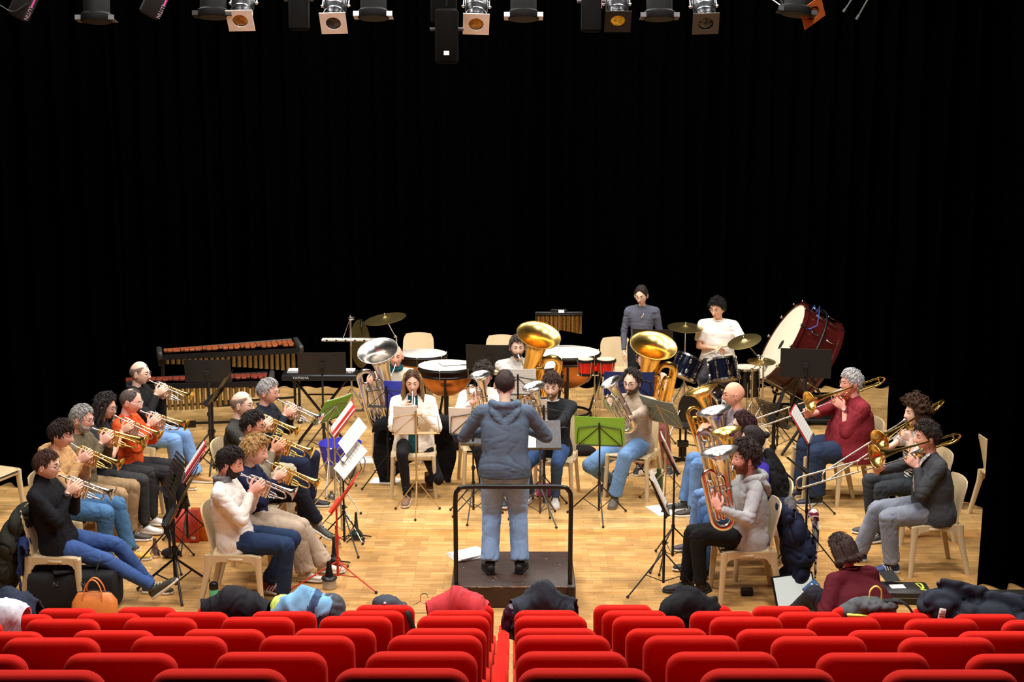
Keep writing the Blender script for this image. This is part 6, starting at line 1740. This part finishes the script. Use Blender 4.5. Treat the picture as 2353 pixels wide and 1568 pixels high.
# blue bucket bag
p = G(782, 1098); t = thing('bucket_bag', 'open blue and grey bucket bag under the scores, with grey straps', 'bag', (p.x, p.y + .05, 0))
b = MB(); b.lathe([(.13, .0), (.15, .02), (.185, .17)], 30, caps=True); b.obj('base', hexm('grey_fabric', (132, 130, 138), cloth), t)
b = MB(); b.lathe([(.185, .17), (.225, .36), (.228, .37)], 30, shell=.006); b.obj('bag_wall', hexm('blue_fabric', (72, 66, 200), cloth), t)
for s in (-1, 1): MB().tube(cr([(s * .17, -.10, .30), (s * .27, -.12, .22), (s * .25, -.12, .08)], 5), .012, 8, fl=.4, round_=True).obj('strap', hexm('grey_fabric', (132, 130, 138), cloth), t)
# papers, pad, pink box, small things
def sheet(px, py, w_, h, a, lb, m_=M_WHITE, t_=.004, name='paper_sheet', cat='paper'):
    p = G(px, py); o = MB().slab((0, 0, t_ / 2), (1, 0, 0), (0, 1, 0), w_, h, t_).obj(name, m_); o.location = (p.x, p.y, .001); o.rotation_euler = (0, 0, R(a)); return tag(o, lb, cat)
sheet(886, 1106, .21, .30, 82, 'white sheet lying on the floor left of the woman in the cardigan')
sheet(834, 1058, .21, .30, 10, 'white sheet on the floor beside the blue bag')
sheet(1534, 1172, .34, .34, 20, 'white cloth like sheet on the floor under the stands at right')
p = G(1251, 1146); o = MB().box((0, 0, .06), (.16, .10, .12), bev=.012).obj('pink_box', hexm('pink', (222, 96, 178), mat, rough=.4)); o.location = (p.x, p.y + .1, 0); tag(o, 'pink box on the floor between the white sneakers', 'box')
p = G(1500, 1098); heap('floral_scarf', 'pink and yellow patterned cloth on the floor under the chair of the turtleneck man', 'cloth', [(-.12, 0, .02, .10, .07, .03), (.05, .02, .025, .10, .08, .035), (.16, 0, .02, .07, .06, .03)], (230, 206, 180), loc=(p.x, p.y + .1, 0), zmin=.002, m=hexm('floral', (232, 190, 160), cloth, var=.6, scale=30))
p = G(1716, 1368); o = MB().box((0, 0, .03), (.10, .07, .06), bev=.008).obj('black_pouch', M_RUB); o.location = (p.x, p.y, 0); tag(o, 'small black pouch under the chair of the man in the grey hoodie', 'pouch')
p = G(1040, 1002); heap('duffel_bag', 'black cylindrical bag under the timpani, left of the conductor', 'bag', [('t', [(-.22, 0, .12), (.2, 0, .12)], .12)], (24, 24, 26), loc=(p.x - .03, p.y - .6, 0), zmin=.003)
p = G(1340, 1040); heap('black_shoe_bag', 'black soft bag on the floor behind the green folder', 'bag', [(0, 0, .05, .16, .09, .055)], (26, 22, 22), loc=(p.x - .02, p.y - .1, 0), zmin=.002)
p = G(1860, 975); t = thing('equipment_case', 'black equipment case with gold lettering behind the trombone bell', 'case', (p.x + .05, p.y + .1, 0)); MB().box((0, 0, .17), (.5, .3, .34), bev=.02).obj('shell', M_BLKM, t)
text('MC', .09, Matrix.Translation((-.05, -.153, .22)) @ Matrix.Rotation(PI / 2, 4, 'X'), M_GOLD, t)
# coats over chairs
def coat(lb, ctx, col, lx, ly, z, w_, hb, hf, seed=1, amp=.03, rr=.06, droty=0, **k):
    M = ctx['M']; yaw = math.degrees(ctx['yaw'])
    o = drape('coat', lb, 'coat', M @ V((lx, ly, z)), w_, hb, hf, col, rr=rr, amp=amp, seed=seed, rot=yaw - 90 + droty, **k)
    o['group'] = 'coats hung on chairs'; return o
def puffy(lb, ctx, col, pts, **k):
    o = heap('coat', lb, 'coat', pts, col, loc=(ctx['X'], ctx['Y'], 0), vox=.013, wr=.022, wf=4.2, **k); o.rotation_euler = (0, 0, ctx['yaw']); o['group'] = 'coats hung on chairs'; return o
puffy('dark olive coat hanging over the chair back at far left', P1, (44, 46, 40), [(-.26, -.05, .72, .07, .24, .12), (-.32, -.06, .56, .10, .28, .18), (-.38, -.08, .38, .11, .26, .18), (-.42, -.10, .24, .09, .2, .14), (-.46, -.16, .14, .06, .10, .10)], seed=3)
coat('navy blue jacket under the olive coat behind the jeans at far left', P1, (38, 50, 96), -.20, -.20, .58, .16, .34, .05, 4, .02, .03)
coat('black coat over the chair of the person in the white cardigan, hanging to both sides', P13, (20, 20, 24), -.26, 0, .66, .80, .55, .05, 5, .022, .07)
puffy('navy quilted coat hanging over the chair of the person in the grey hoodie', P25, (28, 34, 58), [(-.29, .05, .74, .06, .22, .10), (-.35, .05, .60, .10, .26, .17), (-.41, .04, .42, .13, .28, .18), (-.40, .04, .27, .10, .26, .13), (-.33, .06, .17, .06, .18, .09)], seed=6)
coat('grey crumpled lining of the navy coat at the chair top', P25, (90, 88, 90), -.32, .10, .82, .22, .06, .05, 8, .02, .03)
o = coat('black, white and maroon patterned scarf hanging behind the grey hoodie', P25, (30, 28, 40), -.50, .16, .76, .13, .46, .02, 9, .006, .03)
o['category'] = 'scarf'; o.name = 'patterned_scarf'; del o['group']
for mm_, nm in (((216, 214, 210), 'white'), ((110, 30, 50), 'wine')): o.data.materials.append(hexm(nm, mm_, cloth))
for p_ in o.data.polygons:
    z = -p_.center.z; k = int(z / .03)
    p_.material_index = 2 if (z < .06 or .30 < z < .40) else (1 if (k % 3 != 1 and math.sin(p_.center.x * 190 + k) > -.2) else 0)
    if p_.material_index == 2 and abs(abs(((z * 22) % 1) - .5) - abs(p_.center.x * 11 % 1 - .5)) < .10: p_.material_index = 1
# bags left
p = G(165, 1410); t = thing('gig_bag', 'large black instrument bag on the floor behind the front seats at left', 'bag', (p.x, p.y + .16, 0))
b = MB(); b.loft([((-.36, 0, .16), (0, 1, 0), .12, (0, 0, 1), .13), ((-.345, 0, .165), (0, 1, 0), .145, (0, 0, 1), .16), ((.33, 0, .165), (0, 1, 0), .145, (0, 0, 1), .16), ((.35, 0, .16), (0, 1, 0), .12, (0, 0, 1), .13)], n=24, p=4.5)
b.obj('bag_body', hexm('nylon', (34, 34, 37), cloth), t)
MB().box((-.06, -.06, .335), (.2, .16, .02), M=rotm(.4), bev=.006).obj('flap', hexm('nylon', (34, 34, 37), cloth), t)
for x in (-.02, .12): MB().tube(cr([(x - .08, -.1, .33), (x - .09, -.04, .42), (x, 0, .47), (x + .08, -.04, .42), (x + .07, -.1, .31)], 5), .010, 8, fl=.5).obj('handle', M_RUB, t)
for x in (-.12, .10): text('N', .055, Matrix.Translation((x, -.150, .24)) @ Matrix.Rotation(PI / 2, 4, 'X'), hexm('print_grey', (110, 110, 112), mat), t)
p = G(218, 1425); hz = 0; t = thing('leather_handbag', 'orange leather handbag with two looped handles behind the front row at left', 'handbag', (p.x, p.y + .02, 0))
M_OR = hexm('tan_leather', (222, 130, 62), mat, rough=.42, var=.08)
b = MB(); b.loft([((0, 0, 0), (1, 0, 0), .17, (0, 1, 0), .09), ((0, 0, .02), (1, 0, 0), .185, (0, 1, 0), .10), ((0, 0, .15), (1, 0, 0), .175, (0, 1, 0), .075), ((0, 0, .215), (1, 0, 0), .135, (0, 1, 0), .03), ((0, 0, .225), (1, 0, 0), .12, (0, 1, 0), .02)], n=24, p=3.4); b.obj('bag_body', M_OR, t)
MB().tube(cr([(-.13, 0, .222), (0, 0, .238), (.13, 0, .222)], 5), .006, 6).obj('zip', hexm('zip', (70, 40, 30), mat), t)
for yy in (-.045, .045): MB().tube(cr([(-.075, yy * 1.3, .14), (-.07, yy, .24), (-.04, yy * .7, .31), (0, yy * .6, .335), (.04, yy * .7, .31), (.07, yy, .24), (.075, yy * 1.3, .14)], 5), .009, 8, fl=.6).obj('handle', M_OR, t)
p = G(200, 1338); heap('blue_ball_cap', 'bright blue cloth under the chair at far left', 'cloth', [(0, 0, .05, .07, .06, .055)], (56, 48, 196), loc=(p.x, p.y, 0), zmin=.002)
# things on the front seats
def onseat(px, row=0, dy=0, dz=0):
    p = seat_top(px, row); return V((p.x, p.y + dy, p.z + dz))
H_ = heap
D_ = lambda n_, l_, c_, loc, *a, **k: drape(n_, l_, c_, loc + V((0, 0, .012)), *a, rr=.088, **k)
D_('coat', 'dark navy coat over the front seats at the far left edge', 'coat', onseat(18, 0, 0, -.05), .42, .10, .2, (36, 44, 62), seed=1, peak=.05)
D_('white_cloth', 'white striped cloth over a second row seat at the left edge', 'cloth', onseat(2, 1, 0, -.045), .30, .12, .1, (206, 212, 222), seed=2, amp=.012)
D_('coat', 'black coat folded over the front row seat below the mint bottle', 'coat', onseat(540, 0, 0, -.05), .44, .12, .25, (28, 28, 34), seed=9, peak=.045)
o = D_('blue_jacket', 'light blue and slate sports jacket over a front row seat', 'jacket', onseat(703, 0, 0, -.05), .36, .16, .2, (122, 176, 214), seed=12, peak=.05, skew=.5)
o.data.materials.append(hexm('slate', (64, 88, 122), cloth))
for p_ in o.data.polygons: p_.material_index = 1 if abs(p_.center.x - .02 - p_.center.z * .5) < .03 or (p_.center.x > .06 and p_.center.z < .0) else 0
D_('yellow_cloth', 'fluorescent yellow cloth beside the blue jacket', 'cloth', onseat(648, 0, .02, -.06), .14, .05, .05, (212, 240, 110), seed=3, amp=.01)
H_('grey_backpack', 'dark grey backpack behind the blue jacket', 'bag', [(0, 0, -.02, .10, .12, .09), (.05, -.04, -.08, .07, .08, .07)], (74, 76, 82), loc=onseat(757, 0, .04, -.01), seed=5)
H_('flat_cap', 'quilted dark grey cap on the front row seat left of the hanger', 'cap', [(0, 0, -.015, .095, .08, .055), (.07, 0, -.04, .08, .07, .03)], (66, 70, 80), loc=onseat(885, 0, .06, .01), wr=.004)
bt = MB().ell((0, 0, 0), (.009, .009, .009)).obj('button', M_WHITE, C.objects['flat_cap']); bt.location = (0, -.078, .012)
o = MB().tube(cr([(0, 0, 0), (.0, 0, .035), (.02, 0, .055), (.045, 0, .045), (.05, 0, .02)], 5), .0025, 6).tube([(0, 0, 0), (-.15, 0, -.08), (.15, 0, -.08), (0, 0, 0)], .0025, 6).obj('coat_hanger', M_CHROME); o.location = onseat(966, 0, .02, .02); tag(o, 'wire coat hanger hooked between two front row seats', 'coat hanger')
o = MB().tube(cr([(0, .03, 0), (.03, -.05, -.03), (.06, -.07, -.12), (.09, -.06, -.19)], 6), .018, 8, fl=.35, round_=True).obj('bag_strap', M_RUB); o.location = onseat(928, 0, -.02, .01); tag(o, 'black strap hanging over the seat right of the grey cap', 'strap')
D_('red_jacket', 'coral red jacket folded over the front seat left of the aisle', 'jacket', onseat(1052, 0, 0, -.05), .40, .12, .2, (196, 60, 66), seed=21, peak=.05, amp=.016)
D_('coat', 'dark slate coat heaped on the front seat right of the aisle', 'coat', onseat(1250, 0, 0, -.05), .42, .12, .2, (44, 50, 60), seed=14, peak=.10, amp=.022)
H_('maroon_bag', 'shiny dark maroon bag hanging left of the slate coat at the aisle', 'bag', [(0, 0, -.03, .07, .08, .06), (-.03, 0, -.11, .05, .07, .10), (.02, 0, -.13, .04, .06, .10)], (52, 20, 40), loc=onseat(1180, 0, .0, -.02), m=hexm('satin', (56, 22, 44), mat, rough=.3), seed=7)
D_('coat', 'black coat over the front seat right of centre, sleeve hanging down', 'coat', onseat(1585, 0, 0, -.05), .40, .30, .25, (22, 24, 28), seed=18, peak=.05, amp=.022)
t = H_('grey_rucksack', 'grey rucksack with yellow loop and black strap on the front seat behind the maroon coat', 'bag', [(0, 0, -.01, .15, .09, .05), (-.12, 0, -.05, .08, .08, .045), (.1, .0, -.01, .1, .06, .035)], (84, 88, 92), loc=onseat(1995, 0, -.02, .02), seed=11)
MB().tube(cr([(.0, 0, .03), (.005, 0, .09), (.04, 0, .12), (.075, 0, .09), (.08, 0, .03)], 5), .009, 8, fl=.6).obj('loop_handle', hexm('lemon', (232, 226, 90), mat), t)
MB().tube(cr([(.1, 0, .02), (.19, -.01, .025), (.25, -.02, -.01), (.29, -.02, -.07)], 6), .026, 8, fl=.3, round_=True).obj('shoulder_strap', hexm('webbing', (40, 40, 42), cloth), t)
MB().box((-.08, -.075, -.055), (.16, .03, .02), M=rotm(.1, .1), bev=.005).obj('yellow_zip', hexm('lemon', (232, 226, 90), mat), t)
t = H_('puffer_jacket', 'large black puffer jacket with white label sprawled over the seats at far right', 'jacket', [(-.25, 0, .0, .14, .12, .09), ('t', [(-.24, .05, .13), (-.1, .04, .08), (.1, .02, .04), (.35, 0, -.03), (.55, 0, -.07)], [.025, .05, .055, .06, .06]), (0, -.06, -.05, .22, .12, .08), (.2, -.08, -.10, .18, .12, .08), (.4, -.04, -.10, .18, .12, .065)], (38, 42, 54), loc=onseat(2240, 0, -.06, .03), wr=.030, wf=3.6, vox=.014, seed=2)
o = MB().box((0, 0, 0), (.045, .01, .10), bev=.004).obj('label_patch', M_WHITE, t); o.location = (-.27, -.128, -.03); o.rotation_euler = (0, .15, 0)
for i_, w__ in enumerate(('THE', 'NORTH', 'FACE')): text(w__, .014, Matrix.Translation((0, -.0062, .03 - .016 * i_)) @ Matrix.Rotation(PI / 2, 4, 'X'), M_BLKM, o)
H_('blue_lining', 'royal blue cloth showing at the left of the puffer jacket', 'cloth', [(0, 0, -.04, .05, .08, .07)], (34, 50, 150), loc=onseat(2152, 0, -.02, .0))
p = G(432, 1412); o = heap('blue_cloth', 'small bright blue cloth on the floor in front of the seats at left', 'cloth', [(0, 0, .03, .04, .03, .04)], (72, 72, 200), loc=(p.x, p.y - .2, .22 - .22), zmin=.002)
# laptop, phone, trombone case, yellow bench edge
p = G(1852, 1412); t = thing('laptop', 'open laptop with a pale page on its screen on the floor beside the maroon coat', 'laptop', (p.x, p.y, 0), R(20))
b = MB(); b.box((0, 0, .012), (.38, .27, .022), bev=.006); b.obj('keyboard_deck', M_DGREY, t)
b = MB()
for j in range(5):
    for i in range(13): b.box((-.155 + .026 * i, -.02 + .022 * j - .0, .0245), (.020, .016, .003))
b.obj('keys', M_RUB, t)['kind'] = 'stuff'
su, sv = V((1, 0, 0)), V((0, .42, .9)).normalized()
ctr = V((0, .135, .02)) + sv * .13
b = MB(); b.slab(ctr, su, sv, .38, .26, .010); b.obj('lid', M_BLK, t)
m_ = bpy.data.materials.new('lit_screen'); m_.use_nodes = True; nb = m_.node_tree.nodes['Principled BSDF']; nb.inputs['Base Color'].default_value = (.1, .1, .1, 1); nb.inputs['Emission Color'].default_value = lin((204, 206, 196)); nb.inputs['Emission Strength'].default_value = .85
fn = su.cross(sv); b = MB(); b.slab(ctr + fn * .0065 * (1 if fn.y < 0 else -1), su, sv, .35, .235, .002); b.obj('screen', m_, t)
ph = P29['M'] @ V((.27, .27, .385)); t = thing('phone', 'smartphone held by the person in the maroon coat', 'phone', ph, R(40))
M5 = rotm(0, R(-20), R(50)); MB().box((0, 0, 0), (.155, .075, .009), M=M5, bev=.003).obj('case', M_BLK, t); MB().box(M5 @ V((0, 0, .005)), (.142, .068, .001), M=M5).obj('screen', hexm('screen_blue', (70, 110, 160), mat, rough=.1), t)
p = G(2086, 1390); t = thing('instrument_case', 'flat black instrument case with yellow emblem and white card, near the far right seats', 'case', (p.x, p.y + .12, 0), R(-3))
MB().box((0, 0, .055), (.40, .26, .11), bev=.012).obj('case_body', hexm('case_black', (24, 24, 26), mat, rough=.5), t)
MB().tube([(-.2, -.131, .06), (.2, -.131, .06)], .004, 6).obj('seam', M_CHROME, t)
b = MB().slab((-.06, .0, .1115), (1, .1, 0), (-.1, 1, 0), .12, .09, .001); b.obj('white_card', M_WHITE, t)
b = MB(); b.tube(cr([(.10, .08, .112), (.14, .085, .112), (.15, .03, .112), (.145, -.03, .112), (.12, -.06, .112), (.16, -.075, .112)], 5), .008, 6, fl=.2); b.tube([(.11, .06, .112), (.13, -.03, .112)], .006, 6, fl=.2); b.obj('yellow_emblem', hexm('lime', (206, 214, 60), mat), t)
o = MB().slab((0, 0, 0), (1, .2, .0), (-.2, 1, .25), .13, .16, .004).obj('black_pouch', M_RUB); o.location = (p.x - .10, p.y + .24, .16); tag(o, 'black flat pouch lying on the instrument case', 'pouch')
p = G(2300, 1402); t = thing('low_bench', 'low black bench with yellow front edge behind the puffer jacket', 'bench', (p.x + .10, p.y + .1, 0)); MB().box((0, 0, .06), (.9, .3, .04)).obj('top', M_BLKM, t); MB().box((0, -.152, .035), (.9, .012, .06)).obj('yellow_edge', hexm('signal_yellow', (236, 190, 40), mat), t)
MB().box((0, 0, .02), (.86, .26, .04)).obj('plinth', M_BLKM, t)

# ---------------- lighting rig overhead ----------------
M_ALU = mat('spot_housing', (70, 70, 74), .3, .85, var=.08)
M_FRAME = mat('pale_gel_frame', (250, 247, 240), .55, .1, var=.1, scale=12)
t = thing('lighting_pipe', 'black lighting pipe carrying the stage lamps overhead', 'pipe', (0, 13.6, 5.6)); MB().tube([(-8, 0, 0), (8, 0, 0)], .025, 10).obj('pipe', M_BLK, t)
def spot(label, px, py, kind, Y=13.6, lean=0, lens=(150, 100, 30), fcol=None, sc_=1.0, tilt=50, rz=0):
    """px,py centre of the front frame"""
    c = W(px, py, Y); t = thing('stage_lamp', label, 'stage lamp', c)
    # lamp axis points down and to the viewer's side
    ax = V((math.sin(R(lean)), -math.sin(R(tilt)), -math.cos(R(tilt)))).normalized()
    M3 = basis(x=V((math.cos(R(rz)), math.sin(R(rz)) * .5, math.sin(R(rz)))), z=-ax)
    M4 = M3.to_4x4()
    b = MB(); b.M = M4
    if kind == 'pc':
        b.lathe([(.085, .015), (.075, .03), (.068, .10), (.085, .16), (.10, .2), (.105, .3), (.08, .38), (.05, .40)], 28); b.obj('housing', M_ALU, t)
        b = MB(); b.M = M4
        for z in (.12, .2, .26): b.ring((0, 0, z), (0, 0, 1), .096, .006, 28, 6)
        b.obj('cooling_rib', M_CHROME, t)
        f = MB(); f.M = M4
        a = .115; hi = .066
        n_ = 32
        vs = []; fs = []
        for z in (0, .006):
            for k in range(n_):
                an = 2 * PI * k / n_; c_, s_ = math.cos(an), math.sin(an); q = a / max(abs(c_), abs(s_)); vs.append(V((c_ * q, s_ * q, z)))
            for k in range(n_):
                an = 2 * PI * k / n_; vs.append(V((math.cos(an) * hi, math.sin(an) * hi, z)))
        for k in range(n_):
            k2 = (k + 1) % n_
            fs += [(k, k2, n_ + k2, n_ + k), (2 * n_ + k, 3 * n_ + k, 3 * n_ + k2, 2 * n_ + k2), (k, 2 * n_ + k, 2 * n_ + k2, k2), (n_ + k, n_ + k2, 3 * n_ + k2, 3 * n_ + k)]
        f.add(vs, fs); f.obj('gel_frame', fcol or M_FRAME, t, 30)
        l = MB(); l.M = M4; l.lathe([(.066, .012), (.04, .004), (.01, .0)], 26); l.obj('lens', hexm('glass', lens, mat, rough=.12, metal=.5 if lens[0] > 60 else 0, var=.5, scale=40), t)
        y = MB(); y.M = M4
        for s in (-1, 1): y.tube([(s * .115, 0, .24), (s * .115, 0, .50)], .006, 6); y.ell((s * .115, 0, .24), (.02, .014, .014), 8, 6)
        y.tube([(-.115, 0, .5), (.115, 0, .5)], .006, 6); y.obj('yoke', M_CHROME, t)
    elif kind == 'fresnel':
        b.lathe([(.13, .02), (.14, .03), (.14, .08), (.115, .10), (.11, .5), (.08, .55)], 30); b.obj('housing', mat('lamp_black', (9, 9, 9), .7, spec=.2, bump=.02), t)
        for s, nm in ((1, 0), (-1, 0)):
            MBx = MB(); MBx.M = M4; MBx.box((s * .145, 0, .03), (.05, .13, .006)); MBx.box((s * .145, -.07, .05), (.05, .006, .04)); MBx.obj('barn_door', hexm('bare_alu', (206, 208, 214), mat, rough=.4, metal=.4) if fcol is None else fcol, t)
        l = MB(); l.M = M4; l.lathe([(.12, .02), (.08, .012), (.01, .01)], 26); l.obj('lens', M_BLKM, t)
    else:
        b.box((0, 0, .2), (.17 * sc_, .15 * sc_, .4 * sc_), bev=.02); b.obj('housing', mat('dark_housing', (9, 8, 7), .9, var=.1, spec=.1), t)
        k_ = MB(); k_.M = M4
        for s in (-1, 1): k_.tube([(s * .085 * sc_, 0, .26), (s * .125 * sc_, 0, .26)], .016, 10)
        k_.obj('clamp_knob', M_DGREY, t)
    z = 5.6 - c.z
    b = MB(); b.tube([M4 @ V((0, 0, .45)), V((0, 0, max(z, .5)))], .012, 8); b.obj('hanging_clamp', M_BLK, t)
    return t
spot('stage lamp with pale square frame and amber lens, leftmost bright one', 552, 48, 'pc', lens=(150, 100, 36), rz=3)
spot('stage lamp with pale square frame and dark lens, second bright one from the left', 766, 54, 'pc', lens=(6, 6, 6), rz=3)
spot('stage lamp with pale square frame and amber lens at top centre', 1094, 56, 'pc', lens=(150, 104, 30), rz=-6)
spot('stage lamp with black square frame and yellow lens right of centre', 1420, 50, 'pc', lens=(190, 160, 30), fcol=M_BLKM)
spot('stage lamp with grey frame and dark lens between two black lamps on the right', 1622, 55, 'pc', lens=(6, 6, 6), fcol=hexm('grey_frame', (70, 66, 60), mat), rz=6)
spot('slanting stage lamp with orange gel at the upper right', 1868, 30, 'pc', lean=35, lens=(150, 70, 20), fcol=hexm('orange_gel', (170, 84, 30), mat), rz=40, tilt=60)
spot('wide black fresnel lamp with silver barn doors, left of top centre', 858, 48, 'fresnel', tilt=12)
spot('wide black fresnel lamp with silver barn doors, right of top centre', 1203, 50, 'fresnel', tilt=12)
spot('wide black fresnel lamp with small silver tabs at upper left', 222, 56, 'fresnel', tilt=10, fcol=hexm('tab', (90, 90, 92), mat))
spot('wide black fresnel lamp with small silver tabs right of the yellow lens', 1515, 50, 'fresnel', tilt=10, fcol=hexm('tab', (90, 90, 92), mat))
spot('dim black fresnel lamp beside the slanting orange lamp', 1828, 40, 'fresnel', tilt=10, lean=-8, fcol=M_BLK)
spot('dark fresnel lamp left of the leftmost amber lamp', 490, 46, 'fresnel', tilt=10, fcol=M_BLK)
t = spot('long black profile lamp with a white sticker hanging lowest at top centre', 1027, 138, 'profile', Y=13.3, sc_=1.15, tilt=2)
MB().box((0, -.09, .06), (.045, .003, .035)).obj('sticker', M_WHITE, t)
spot('black profile lamp behind the long one at top centre', 1020, 40, 'profile', Y=13.4, sc_=1.3, tilt=4)
spot('dark profile lamp left of the second bright lamp', 688, 70, 'profile', Y=13.5, tilt=2)
t = spot('dark profile lamp left of the yellow lens, with pink lettering', 1358, 74, 'profile', Y=13.5, tilt=2)
M_PINK = hexm('pink_strip', (190, 60, 130), mat)
MB().box((.088, -.05, .28), (.006, .006, .16)).obj('pink_strip', M_PINK, t)
for px, py in ((68, 26), (372, 22)):
    c = W(px, py, 13.4); t = thing('stage_lamp', 'black slanting lamp with pink stripe and lettering, ' + ('far left' if px < 100 else 'left of the leftmost amber lamp'), 'stage lamp', c)
    MR = Matrix.Rotation(R(28), 4, 'Y')
    b = MB(); b.M = MR @ Matrix.Translation((-.1, .1, 0)); b.box((0, 0, .1), (.17, .15, .42), bev=.02); b.obj('housing', M_BLKM, t)
    b = MB(); b.M = MR; b.box((0, 0, .10), (.014, .006, .14)); b.obj('pink_strip', M_PINK, t)
    text('LUTIN', .045, MR @ Matrix.Translation((0.0, -.006, -.02)) @ Matrix.Rotation(PI / 2, 4, 'X') @ Matrix.Rotation(R(-90), 4, 'Z'), hexm('print_dim', (150, 120, 140), mat), t)
for i, (a, b2) in enumerate((((0, 14), (60, 22)), ((90, 0), (102, 14)))):
    pass
o = MB().tube(cr([W(0, 12, 13.4), W(30, 26, 13.4), W(62, 8, 13.4)], 6), .004, 6).obj('cable', M_DGREY); org(o, W(30, 20, 13.4)); tag(o, 'thin cable hanging from the rig at the far left', 'cable')
for i, (x0, y0, x1, y1, lb) in enumerate(((1938, 28, 1962, -8, 'thin grey lamp bracket at upper right, left of the pair'), (1968, 45, 1998, -8, 'thin grey lamp bracket at upper right, right of the pair'))):
    a, b2 = W(x0, y0, 13.5), W(x1, y1, 13.5)
    o = MB().tube([a, b2], .008, 8).tube([a, a + (b2 - a) * .2], .014, 8).obj('lamp_bracket', M_DGREY); org(o, a); tag(o, lb, 'bracket')
